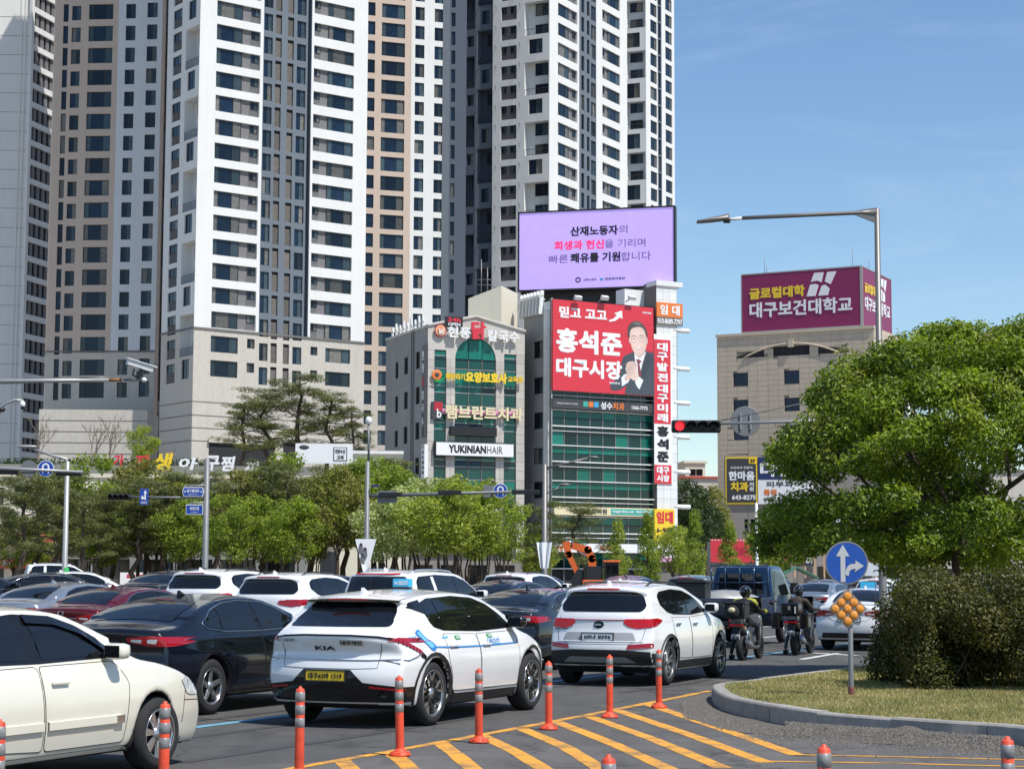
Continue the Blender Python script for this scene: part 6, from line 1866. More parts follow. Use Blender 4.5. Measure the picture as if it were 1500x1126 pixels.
for x in(-.12,.12):MB().box(x-.02,x+.02,-.05,-.012,-.2,.2).build('clamp',M['pole_light'],e)
# small signal and road name signs on the left
Y=62;p0=PT(303.5,672,Y);e=empty('traffic_signal',(p0.x,Y,0),0,'grey post with a dark four lens traffic light on a long thin arm','traffic light')
MB().lathe([(.2,0),(.105,.3),(.09,p0.z),(.001,p0.z+.03)],14).build('pole',M['galvanised'],e)
MB().tube([rel(e,PT(303,729,Y)),rel(e,PT(186,727.5,Y))],[.04,.03],8).build('arm',M['galvanised'],e)
s0=rel(e,PT(157,727.5,Y));signal(e,s0.x,s0.z,s0.y,4,.155,-1)
def signpost(pxs,Yq,name,label,m,parent_loc=None,cat='road sign'):
 l,t,r,bt=pxs;a=PT(l,t,Yq);c=PT(r,bt,Yq);e_=empty(name,(a.x,Yq,c.z),0,label,cat);return e_,c.x-a.x,a.z-c.z
e,w,h=signpost((205,715.5,217,739),61.8,'road_sign','blue lane sign with white straight and left arrows on the thin signal arm',None)
MB().box(0,w,0,.02,0,h).build('plate',M['sign_blue'],e)
AR=lambda pts,e_,w_,h_,m_=M['sign_white'],y=-.004:MB().prism([(x*w_,z*h_)for x,z in pts],y-.006,y).build('arrow',m_,e_)
AR([(.55,.3),(.72,.3),(.72,.72),(.84,.72),(.64,.93),(.44,.72),(.55,.72)],e,w,h);AR([(.6,.35),(.6,.5),(.38,.5),(.38,.6),(.12,.44),(.38,.28),(.38,.35)],e,w,h,y=-.006);text('좌회전',w*.15,h*.06,w*.7,h*.14,M['sign_white'],e,-.005,.02,.004)
for bx,lbl,kr,en,nm in(((267,713,299,727),'upper blue street name sign with pointed ends on the grey post','달구벌대로','Dalgubeol-daero',0),((272.5,738.5,297,753.5),'lower blue street name sign on the grey post','서대구로','Seodaegu-ro',1)):
 e,w,h=signpost(bx,61.9,'street_name_sign',lbl,None)
 pt_=[(.07,0),(.93,0),(1,.5),(.93,1),(.07,1),(0,.5)]if nm==0 else[(0,0),(1,0),(1,1),(0,1)]
 MB().prism([(x*w,z*h)for x,z in pt_],0,.03).build('border',M['sign_white'],e)
 MB().prism([(.5*w+(x-.5)*w*.94,.5*h+(z-.5)*h*.84)for x,z in pt_],-.006,-.001).build('plate',M['sign_blue'],e)
 text(kr,w*.22,h*.42,w*.56,h*.36,M['sign_white'],e,-.008,.03,.004);text(en,w*.28,h*.15,w*.44,h*.16,M['sign_white'],e,-.008,.0,.004)
 if nm==0:text('259',w*.08,h*.4,w*.1,h*.25,M['sign_white'],e,-.008,.02,.004);text('260',w*.83,h*.4,w*.1,h*.25,M['sign_white'],e,-.008,.02,.004)
 MB().tube([(0.1,.04,h+.06),(w+.12,.04,h+.06)],.022,6).build('bracket',M['pole_light'],e)
 # round u-turn signs
def uturn(px,py,rpx,Yq,label):
 c=PT(px,py,Yq);r_=rpx*Yq/FPX;e_=empty('road_sign',(c.x,c.y,c.z),0,label,'road sign')
 X=Matrix.Rotation(R(90),4,'X')
 MB().lathe([(.001,-.012),(r_,-.012),(r_,.0),(.001,0)],36,mtx=X,sm=False).build('rim',M['sign_white'],e_)
 MB().lathe([(.001,0.001),(r_*.92,.001),(r_*.92,.006),(.001,.006)],36,mtx=X,sm=False).build('plate',M['sign_blue'],e_)
 b=MB();th=.16*r_;R0=.3*r_;n_=14
 ol=[(.3+.0,-.6)]
 o_,i_=[],[]
 for k in range(n_+1):
  a=math.pi*k/n_;o_.append((math.cos(a)*(R0+th),math.sin(a)*(R0+th)+.2*r_));i_.append((math.cos(a)*(R0-th*.3),math.sin(a)*(R0-th*.3)+.2*r_))
 pl=[(R0+th,-.6*r_)]+o_+[(-R0-th,-.05*r_),(-R0-th-.16*r_,-.05*r_),(-R0-th*.35,-.62*r_),(-R0+th*.3+.2*r_,-.05*r_),(-R0+th*.3,-.05*r_)]+i_[::-1]+[(R0-th*.3,-.6*r_)]
 b.prism(pl,-.012,-.007);b.build('arrow',M['sign_white'],e_);return e_
uturn(67,686,12,43,'blue round u turn sign on the overhead arm at the left');uturn(733,718.5,10.6,84,'blue round u turn sign on the horizontal arm before the green glass building')
c=PT(42,686,43.2);e=empty('road_sign',(c.x,c.y,c.z),0,'grey back of a round sign left of the blue u turn sign','road sign')
MB().lathe([(.001,-.008),(.19,-.008),(.19,.008),(.001,.008)],32,mtx=Matrix.Rotation(R(90),4,'X'),sm=False).build('plate',M['galvanised'],e);MB().box(-.19,.19,-.03,-.01,-.07,-.04).build('clamp',M['pole_light'],e)
# overhead arm at the left: a dark signal box seen from behind
Y=43;p=PT(-60,686,Y);e=empty('signal_arm',(p.x,Y,0),0,'overhead arm with dark backs of signal boxes entering at the left edge','traffic light')
MB().lathe([(.13,0),(.1,p.z+.4),(.001,p.z+.42)],12).build('pole',M['pole_light'],e)
MB().tube([rel(e,PT(-60,683,Y)),rel(e,PT(121,691,Y))],[.045,.03],8).build('arm',M['pole_light'],e)
q0,q1=rel(e,PT(-20,688,Y)),rel(e,PT(117,693,Y))
for(xa,xb)in((-20,25),(80,118)):
 a_,c_=rel(e,PT(xa,690+(xa)*.02,Y)),rel(e,PT(xb,690+xb*.02,Y));MB().bev(a_.x,c_.x,.05,.2,a_.z-.07,a_.z+.05,.02).build('signal_back',M['black_frame'],e)
 # grey post with a curved top near it
Y=70;e,z_=pole('street_lamp',99,676,Y,.11,.08,M['pole_light'],'slim pale lamp post with a short arm bent to the left above the pines')
MB().tube([rel(e,PT(99,680,Y)),rel(e,PT(97,672,Y)),rel(e,PT(80,668,Y)),rel(e,PT(45,656,Y))],[.06,.055,.05,.04],8).build('arm',M['pole_light'],e);k=rel(e,PT(40,654,Y));MB().ell(tuple(k),(.4,.14,.07),12).build('lamp_head',M['pole_light'],e)
# camera arm
Y=34;p=PT(-70,560,Y);e=empty('surveillance_mast',(p.x,Y,0),0,'thin rusty ended arm reaching in from the left edge','pole')
MB().lathe([(.1,0),(.08,p.z+.4),(.001,p.z+.42)],12).build('pole',M['pole_light'],e);MB().tube([rel(e,PT(-70,559.5,Y)),rel(e,PT(160,556.5,Y))],[.05,.03],8).build('arm',M['pole_light'],e)
MB().tube([rel(e,PT(160,556.5,Y)),rel(e,PT(178,556,Y))],.031,8).build('rusty_end',mat('rust',(.30,.13,.05),.9,var=.3,vs=30),e)
MB().tube([rel(e,PT(117,554,Y)),rel(e,PT(160,553.5,Y))],.02,6).build('conduit',M['pole_grey'],e)
e=empty('camera',tuple(PT(205,536,Y)),0,'white boxy traffic camera tilted down at the end of the arm','camera')
T_=Matrix.Rotation(R(16),4,'Y')@Matrix.Rotation(R(25),4,'Z')
MB().bev(-.24,.24,-.09,.09,-.045,.05,.015,0,T_).build('body',M['white_metal'],e);MB().bev(-.27,.29,-.115,.115,.055,.075,.008,0,T_).build('sunshield',M['white_metal'],e)
MB().box(.24,.255,-.07,.07,-.035,.035,0,T_).build('lens_glass',M['glass_dark'],e)
MB().tube([(-.1,0,-.05),(-.13,0,-.16),(-.02,0,-.22),(.02,0,-.24)],.016,6).build('cable',M['black_frame'],e);MB().tube([(-.28,0,-.25),(.05,0,-.25)],.022,8).build('mount',M['pole_grey'],e);MB().ell((.08,0,-.25),(.05,.04,.045),10).build('small_camera',M['white_metal'],e);MB().box(-.05,.06,-.05,.05,-.2,-.1).build('bracket',M['black_frame'],e)
# white curved camera lamp at the left edge
Y=40;p=PT(-6,620,Y);e=empty('camera_pole',(p.x,Y,0),0,'white curved bracket with a dome camera at the left edge','camera')
MB().lathe([(.09,0),(.07,p.z),(.001,p.z+.02)],12).build('pole',M['pole_light'],e);MB().tube([rel(e,PT(-4,610,Y)),rel(e,PT(6,592,Y)),rel(e,PT(22,585.5,Y)),rel(e,PT(34,587,Y))],.03,8).build('arm',M['pole_light'],e)
k=rel(e,PT(33,592,Y));MB().ell(tuple(k),(.06,.06,.075),12).build('dome_camera',M['white_metal'],e);MB().ell((k.x,k.y,k.z-.06),(.045,.045,.05),12).build('dome_glass',M['glass_dark'],e)
k=rel(e,PT(2,600,Y));MB().ell(tuple(k),(.09,.09,.05),10).build('lamp',M['black_frame'],e)
# lamp post with the banner and the horizontal arm (px 538)
Y=84;e,z_=pole('street_lamp',538.5,676,Y,.125,.095,M['galvanised'],'thick grey pole with a long horizontal arm and a hanging banner between the trees')
MB().tube([rel(e,PT(540,677,Y)),rel(e,PT(540,620,Y))],.05,8).build('thin_mast',M['galvanised'],e);k=rel(e,PT(540,616,Y));MB().ell(tuple(k),(.15,.15,.2),10).build('finial',M['white_metal'],e)
MB().tube([rel(e,PT(539,726,Y)),rel(e,PT(790,719,Y))],[.085,.05],8).build('arm',M['galvanised'],e)
for(xa,xb,yy)in((555,589,724),(642,676,721),(750,790,720.5)):
 a_,c_=rel(e,PT(xa,yy,Y)),rel(e,PT(xb,yy,Y));MB().bev(a_.x,c_.x,-.1,.12,a_.z-.1,a_.z+.1,.03).build('signal_back',M['black_frame'],e)
for(xa,xb,yt,yb)in((553,581,718,736),(708,723,710,728)):
 a_,c_=rel(e,PT(xa,yt,Y)),rel(e,PT(xb,yb,Y));MB().box(a_.x,c_.x,.14,.17,c_.z,a_.z).build('sign_back',M['galvanised'],e)
k=rel(e,PT(544,710,Y));MB().box(k.x,k.x+.35,-.2,0,k.z-.1,k.z).build('solar_panel',M['sign_navy'],e)
a_,c_=PT(520.5,789,Y-.4),PT(551,789,Y-.4);bt_=PT(538,836,Y-.4)
e2=empty('hanging_banner',(a_.x,a_.y,bt_.z),0,'white tapered banner with dark printed figures hung on the pole','banner');w=c_.x-a_.x;h=a_.z-bt_.z
b=MB();b.poly([(0,0,h),(w*.38,-.06,0),(w*.6,0,0),(w,.05,h)]);b.poly([(0,.03,h),(w*.38,-.03,0),(w*.6,.03,0),(w,.08,h)]);b.build('cloth',M['sign_white'],e2)
for(x,z_,r_)in((.28,.82,.055),(.48,.68,.06),(.36,.5,.05)):
 MB().ell((w*x,-.04,h*z_),(w*r_*1.4,.02,w*r_*1.6),10).build('printed_head',M['sign_charcoal'],e2);MB().box(w*(x-.1),w*(x+.1),-.05,-.03,h*(z_-.26),h*(z_-.05)).build('printed_figure',M['grey_panel'],e2)
 # lamp post at px 798 with two arms
Y=80;e,z_=pole('street_lamp',798,680,Y,.13,.09,M['pole_grey'],'grey street lamp with a long and a short arm before the glass building')
MB().tube([rel(e,PT(798,686,Y)),rel(e,PT(868,669,Y))],[.05,.035],8).build('arm',M['pole_grey'],e);MB().tube([rel(e,PT(798,724,Y)),rel(e,PT(824,711,Y))],.03,8).build('short_arm',M['pole_grey'],e)
for px,py in((869,669.5),(827,709.5)):k=rel(e,PT(px,py,Y));MB().ell(tuple(k),(.26,.12,.06),10).build('lamp_head',M['pole_grey'],e)
a_,c_,bt_=PT(786,794,Y-.4),PT(809,794,Y-.4),PT(797,832,Y-.4);e2=empty('hanging_banner',(a_.x,a_.y,bt_.z),0,'folded pale grey banner hanging on the lamp post before the excavator','banner');w=c_.x-a_.x;h=a_.z-bt_.z
b=MB()
for i in range(6):
 t0,t1=i/6,(i+1)/6;f_=lambda t,z:(w*(.5+(t-.5)*(1 if z else .5)),.08*math.sin(t*12),h*z)
 b.quad(f_(t0,0),f_(t1,0),f_(t1,1),f_(t0,1))
b.build('cloth',M['sign_white'],e2)
# thin white flag pole by the red hoarding and the hoarding itself
e,z_=pole('flag_pole',1108,737,70,.06,.05,M['white_metal'],'thin white pole rising in front of the red hoarding','pole')
FHd=Fac(1041,805,150,-3)
e,w,h=signbox('hoarding',FHd,(1041,789,1161,823),M['sign_red'],'long red hoarding with white dashes along its edges behind the young trees','hoarding',.02,.3)
for i in range(26):MB().box(w*(i+.25)/26,w*(i+.75)/26,-.02,0,h*.93,h*.97).build('dash',M['sign_white'],e)
text('분양문의',w*.08,h*.25,w*.35,h*.45,M['sign_darkred'],e,-.01,.06);text('특가',w*.55,h*.25,w*.2,h*.45,M['sign_darkred'],e,-.01,.06)
b=MB();b.box(0,w,.3,6,-treeH(823,150)+.2,h*.9);b.build('shop_body',M['grey_cladding'],e)
# green market canopies
for i,(px,lb)in enumerate(((1068,'left green canopy below the red hoarding'),(1120,'middle green canopy below the red hoarding'),(1165,'right green canopy beyond the blue truck'))):
 p=PT(px,832,120);e=empty('market_canopy',(p.x,120,0),0,lb,'canopy','green canopies below the red hoarding')
 zc=p.z;b=MB();b.prism([(-1.3,zc-.55),(0,zc+.1),(1.3,zc-.55),(1.3,zc-.65),(0,zc),(-1.3,zc-.65)],-1.2,1.2);b.build('cloth',mat('canopy_green',(.06,.17,.11),.8),e)
 for sx in(-1.2,1.2):
  for sy in(-1.1,1.1):MB().box(sx-.03,sx+.03,sy-.03,sy+.03,0,zc-.6).build('leg',M['pole_light'],e)
  # dark sign stack and screen right of the hoarding, pink-lettered hoarding behind the sign disc
FK=Fac(1160,800,130,-8)
e=empty('sign_stack',FK.pt(FK.u(1161,800),0,0),FK.a,'brown timber frame with stacked black and white shop signs and a grey screen','sign stack')
ox=FK.u(1161,800)
def sb(pl,pt_,pr,pbm,m_,nm,txt=None,tm=None):
 a_,z1=FK.uv(pl,pt_);c_=FK.u(pr,pt_);z0=FK.v(pl,pbm);MB().box(a_-ox,c_-ox,-.2,.1,z0,z1).build(nm,m_,e)
 if txt:text(txt,a_-ox+(c_-a_)*.15,z0+(z1-z0)*.2,(c_-a_)*.7,(z1-z0)*.6,tm,e,-.21,.05)
sb(1162,780,1172,808,M['sign_black'],'board','돈가',M['sign_white']);sb(1161,811,1176,829,M['sign_black'],'board','막창',M['sign_white']);sb(1178,811,1192,829,M['sign_charcoal'],'board','포차',M['sign_white'])
sb(1173,781,1206,806,M['grey_cladding'],'screen');sb(1174,806,1208,808,M['roof_red'],'beam')
for px in(1163,1178,1192,1206):sb(px,808,px+2.5,846,M['wood_slat'],'post')
FKb=Fac(1260,800,90,-10)
e,w,h=signbox('hoarding',FKb,(1255,790,1297,843),M['sign_white'],'white hoarding with hot pink lettering behind the blue arrow sign','hoarding',.02,.2)
text('인생',w*.1,h*.7,w*.75,h*.25,M['sign_hotpink'],e,-.01,.07);text('네컷',w*.1,h*.4,w*.75,h*.25,M['sign_hotpink'],e,-.01,.07)
# low dark shopfronts closing the view at street level
for(xa,xb,yt,Yq,m_,lb)in((600,800,812,160,'grey_cladding','low grey shopfront under the green glass building'),(1000,1062,812,165,'dark_gap','dark low shed left of the red hoarding'),(1190,1330,790,160,'grey_cladding','dim grey building behind the arrow sign'),(1300,1560,690,190,'brick_base_wall','tan block behind the big tree')):
 a_,c_=PT(xa,yt,Yq),PT(xb,yt,Yq);e=empty('shop_building',(a_.x,Yq,0),0,lb,'building');MB().box(0,c_.x-a_.x,0,5,0,a_.z).build('walls',M[m_],e)
 MB().box(-.1,c_.x-a_.x+.1,-.2,5.1,a_.z,a_.z+.2).build('roof_edge',M['pole_grey'],e)
 n_=max(2,int((c_.x-a_.x)/2.2))
 for i in range(n_):MB().box((i+.15)*(c_.x-a_.x)/n_,(i+.85)*(c_.x-a_.x)/n_,-.03,.02,.3,min(2.6,a_.z-.4)).build('shop_window',M['glass_dark'],e)
 # ================================================================ delineator posts
PO=mat('post_orange',(.70,.075,.03),.5,var=.28,vs=9,streak=.35,rvar=.12);PG=mat('post_reflector',(.27,.265,.26),.4,metal=.2,var=.3,vs=20)
prof=[(.0,0),(.115,0),(.115,.018),(.075,.045),(.048,.06),(.043,.08),(.041,.40)]
_pm=None
_tl=random.Random(12)
def post(px,py_top,Yq,label,tilt=0):
 tilt=tilt+_tl.uniform(-.02,.02)
 global _pm
 p=PT(px,py_top,Yq)
 e=empty('delineator_post',(p.x,p.y,0.009),rnd.uniform(0,6),label,'post','orange posts along the hatching')
 if _pm is None:
  base=MB();base.lathe([(.001,0),(.105,0),(.108,.012),(.085,.035),(.052,.05),(.045,.07),(.001,.07)],24)
  for k in range(6):a=k*math.pi/3;base.box(-.012,.012,.06,.1,.01,.035,0,Matrix.Rotation(a,4,'Z'))
  st=MB();st.lathe([(.041,.05),(.040,.43),(.0375,.73),(.03,.738),(.014,.745),(.014,.757),(.001,.76)],24)
  rg_=MB();rg_.lathe([(.0385,0),(.0415,.002),(.0412,.078),(.0382,.08)],24)
  _pm=(base.mesh('base',PO),st.mesh('tube',PO),rg_.mesh('reflector',PG))
 obj('base',_pm[0],e);t=obj('tube',_pm[1],e)
 for z in(.41,.52,.63):r_=obj('reflector',_pm[2],e);r_.location=(0,0,z)
 e.rotation_euler[0]=tilt
 return e
def yfor(py_top,h=.755):
 r_=ray(750,py_top);return(h-CAMH)/r_.z*r_.y
for(px,yt,lb,tl)in((440,1008,'orange post standing between the black car and the front of the taxi',0),(587,991,'orange post before the rear wheel of the white taxi',R(1)),(702,980,'orange post before the taxi doors',0),(804,969,'orange post at the front wheel of the taxi',0),(893,959,'faded orange post centred behind the white SUV',R(-1)),(965,951,'farthest orange post, before the rear wheel of the white SUV',0),
(242,1031,'orange post in front of the cream sedan wheel',0),(0,1058,'orange post cut by the left picture edge',0),(892,1107,'orange post tip at the bottom edge below the hatching',0),(1206,1091,'orange post tip at the bottom edge under the kerb',0),(1475,1078,'orange post tip at the bottom right corner',0)):
 post(px,yt,yfor(yt),lb,tl)
 # ================================================================ blue arrow sign on the island
p=G(1247,1018,HK);e=empty('road_sign',(p.x,p.y,HK-.02),0,'blue round straight or right arrow sign above an amber reflector diamond','road sign');Y=p.y
MB().lathe([(.035,0),(.03,1.6),(.001,1.62)],16).build('pole',M['galvanised'],e);MB().lathe([(.04,0),(.042,.12),(.036,.13)],16).build('rusty_sleeve',mat('rusty_sleeve',(.16,.05,.04),.9,var=.4,vs=30),e)
X=Matrix.Rotation(R(90),4,'X');c=rel(e,PT(1239,824,Y));r_=31.5*Y/FPX;e_=e
Tm=Matrix.Translation((c.x,-.05,c.z))
MB().lathe([(.001,-.012),(r_,-.012),(r_*1.0,.004),(r_*.93,.006),(r_*.93,-.002),(.001,-.002)],48,mtx=Tm@X,sm=False).build('rim',M['galvanised'],e)
MB().lathe([(.001,.001),(r_*.93,.001),(r_*.93,.004),(.001,.004)],48,mtx=Tm@X,sm=False).build('plate',mat('sign_face_blue',(.008,.075,.38),.3,var=.05),e)
AM=mat('sign_arrow',(.50,.51,.52),.35)
def arr(pts,y):MB().prism([(c.x+x*r_,c.z+z*r_)for x,z in pts],-.05-y-.003,-.05-y).build('arrow',AM,e)
arr([(-.28,-.88),(-.06,-.88),(-.06,.30),(.14,.30),(-.17,.84),(-.48,.30),(-.28,.30)],.005)
cur=[(-.09,-.62)]+[(-.06+.40*(1-math.cos(R(t))),-.62+.5*math.sin(R(t)))for t in range(0,91,15)]
arr([(-.08,-.55),(-.05,-.35),(.03,-.18),(.15,-.07),(.42,-.03),(.40,.12),(.80,-.14),(.36,-.42),(.42,-.27),(.22,-.30),(.12,-.40),(.09,-.60)],.0085)
# diamond
c2=rel(e,PT(1240.5,891,Y));ra=29*Y/FPX
MB().prism([(c2.x,c2.z-ra),(c2.x+ra*.97,c2.z),(c2.x,c2.z+ra),(c2.x-ra*.97,c2.z)],-.06,-.045).build('diamond_plate',mat('diamond_plate',(.30,.26,.22),.5,metal=.4,var=.2,vs=15),e)
AMB=mat('amber_reflector',(.85,.30,.015),.2,var=.15,vs=60,bump=.6,bs=250,coat=.6)
for i in range(3):
 for j in range(3):
  x,z=(i-j)*ra*.31,(i+j-2)*ra*.31
  MB().lathe([(.001,.028),(ra*.12,.026),(ra*.19,.018),(ra*.205,0)],20,mtx=Matrix.Translation((c2.x+x,-.06,c2.z+z))@X).build('reflector',AMB,e)
  # ================================================================ bush and big tree on the island
def cloud(rs,n,f):return f(rs,n)
L_BUSH=leafmat('bush_leaves',(0.020,0.034,0.008),(0.155,0.145,0.038),.28,1.1)
p=G(1405,1012,HK);bx,by=p.x+.35,p.y+1.0
rs=np.random.default_rng(51);rr=random.Random(51)
bl=[]
for i in range(110):
 x=rr.uniform(-.85,2.6);y=rr.uniform(-.9,1.5);z=rr.uniform(.15,1.45)
 k=(min(0,x+.6)/1.15)**2+((y)/2.6)**2
 if z>1.5*math.sqrt(max(.05,1-k)):z*=.6
 bl.append((bx+x,by+y,HK+z,.36,.36,.32))
c,o=clump_points(rs,135000,bl,.5);c[:,2]=np.maximum(c[:,2],HK+.03);keep=c[:,2]<HK+1.86;c,o=c[keep],o[keep]
e=empty('bush',(0,0,0),0,'big rounded brownish green bush on the island under the tree','bush')
obj('foliage',quads_mesh('foliage',leaf_quads(c,.054,rs,.3,.6,out_from=o),L_BUSH),e)
b=MB()
for i in range(22):
 a=rr.uniform(0,6.28);x,y=bx+rr.uniform(-.9,2.3),by+rr.uniform(-.7,1.2);h=rr.uniform(1.0,1.95)
 limb(b,(x,y,HK),(x+math.cos(a)*.5,y+math.sin(a)*.4,HK+h*.86),.014,.004,rr,3,.12,4)
b.build('twigs',M['bark'],e)
L_BIG=leafmat('maple_leaves',(0.028,0.072,0.008),(0.33,0.41,0.045),.36,.9)
Yt=33.0;ct=PT(1404,700,Yt);cx,cy=ct.x,ct.y
e=empty('maple_tree',(cx,cy,HK),0,'big spreading bright green tree filling the right side above the bush','tree')
rs=np.random.default_rng(61);rr=random.Random(61);bl=[];b=MB()
RX,RY,ZT,ZBm=3.35,3.1,5.9,2.25
for i in range(300):
 a=rr.uniform(0,6.283);q=math.sqrt(rr.uniform(0,1));surf=rr.random()<.72
 x,y=math.cos(a)*q,math.sin(a)*q
 topz=math.sqrt(max(0,1-q**2.4));z=(topz*rr.uniform(.82,1.0)if surf else topz*rr.uniform(.12,.8))
 zz_=ZBm+(ZT-ZBm)*z-(.55*q*q if z<.35 else 0)
 # right part is taller
 zz_+=.30*max(x,-.4)*(z>.3)+.12
 s_=rr.uniform(.30,.52)
 bl.append((x*RX,y*RY,zz_-HK,s_,s_,s_*.62))
for i in range(46):
 a=rr.uniform(0,6.283);q=rr.uniform(.25,.9);bl.append((math.cos(a)*q*RX,math.sin(a)*q*RY,rr.uniform(1.75,2.3)+.25*(math.cos(a)*q<-.5),.42,.42,.26))
c,o=clump_points(rs,165000,bl,.5)
# scalloped gaps: drop leaves in noise pockets
h_=np.sin(c[:,0]*3.1+1.3*np.sin(c[:,2]*2.7))*np.sin(c[:,1]*2.9+c[:,2]*2.2)*np.sin(c[:,2]*3.4+c[:,0])
k=h_<.72;c,o=c[k],o[k]
obj('crown',quads_mesh('crown',leaf_quads(c,.088,rs,.45,.5,.5,out_from=o),L_BIG),e)
c,o=clump_points(rs,4500,[(q[0]*1.05,q[1]*1.05,q[2]+.15,.25,.25,.35)for q in bl[:60]if q[2]>3.0],.3)
obj('sprigs',quads_mesh('sprigs',leaf_quads(c,.09,rs,.3,.45,.3),leafmat('young_leaves',(.14,.16,.04),(.30,.30,.07),.45,1.5)),e)
for(x0,y0,x1,y1,r0)in((-.15,0,-.9,.2,.10),(.1,.1,.5,.6,.12),(.0,-.1,-.2,-.8,.09),(.15,0,1.4,-.2,.09),(-.05,.1,-1.6,.9,.07),(.05,0,.2,.1,.13)):
 t_=limb(b,(x0,y0,-.05),(x1*.6,y1*.6,2.2),r0,r0*.7,rr,5,.08,8)
 for j in range(5):
  a=rr.uniform(0,6.28);limb(b,t_[-1],(x1+math.cos(a)*1.5,y1+math.sin(a)*1.5,rr.uniform(3.0,4.9)),r0*.6,.015,rr,4,.15,6)
b.build('trunk',M['bark'],e)
# ================================================================ vehicles
def gz(p):
 s=NN.x*p[0]+NN.y*p[1]
 return 0.021*max(0.0,-s-13.5)
PAINT={}
def paint(k,col,metal=0.0,rough=.25,coat=1.0,dirt=.22):
 PAINT[k]=mat('paint_'+k,col,rough,metal=metal,coat=coat,dirt=dirt,spec=.5 if col[0]>.1 else .15,var=.03,vs=1.2);return PAINT[k]
paint('white',(.78,.785,.79));paint('cream',(.74,.71,.60),rough=.32);paint('black',(.004,.005,.009),dirt=.06);paint('silver',(.44,.46,.48),.75,.3)
paint('red',(.10,.004,.008),.2);paint('darkgrey',(.010,.013,.020),.2,.22,dirt=.06);paint('blue',(.010,.030,.075),.3,.3);paint('navy',(.008,.012,.026),.2,dirt=.06);paint('grey',(.20,.21,.22),.6)
CG=mat('car_glass',(.006,.007,.009),.03,ior=1.52,spec=.6);CT=mat('car_trim_black',(.016,.016,.017),.5,var=.15,vs=8);CP=mat('car_gloss_black',(.008,.008,.009),.12)
CC=mat('chrome',(.72,.72,.73),.12,metal=1.0);CR=mat('lamp_red',(.33,.004,.010),.12,coat=.6,var=.35,vs=22);CRL=mat('lamp_red_lit',(.42,.004,.010),.2,emit=.22,var=.3,vs=30);CW=mat('lamp_clear',(.55,.57,.58),.08,coat=.8)
CU=mat('underbody',(.01,.01,.01),.9);CS=mat('rim_silver',(.50,.51,.52),.25,metal=.85);CD=mat('rim_dark',(.035,.036,.038),.35,metal=.4);CB=mat('brake_disc',(.16,.155,.15),.4,metal=.8)
CSEAM=mat('panel_gap',(.008,.008,.008),.9);CGREY=mat('skid_grey',(.22,.22,.22),.5);CPL=mat('plate_white',(.72,.73,.72),.45);CPY=mat('plate_yellow',(.78,.52,.02),.45);CPK=mat('plate_ink',(.01,.012,.015),.6)
CGI=mat('grille_mesh',(.02,.02,.022),.6)
def roundp(pts,r=.03,n=3):
 o=[];N=len(pts)
 for i in range(N):
  p,a,b=Vector(pts[i]),Vector(pts[i-1]),Vector(pts[(i+1)%N])
  d1,d2=(a-p),(b-p);q=min(r,d1.length*.45,d2.length*.45)
  s,e=p+d1.normalized()*q,p+d2.normalized()*q
  for k in range(n+1):
   t=k/n;o.append(tuple((1-t)**2*s+2*t*(1-t)*p+t*t*e))
 return o
def catmull(pts,k=6):
 P=[Vector(p)for p in pts];P=[P[0]*2-P[1]]+P+[P[-1]*2-P[-2]];o=[]
 for i in range(1,len(P)-2):
  a,b,c,d=P[i-1:i+3]
  for j in range(k):
   t=j/k;o.append(.5*((2*b)+(c-a)*t+(2*a-5*b+4*c-d)*t*t+(3*b-a-3*c+d)*t**3))
 o.append(P[-2]);return[tuple(p)for p in o]
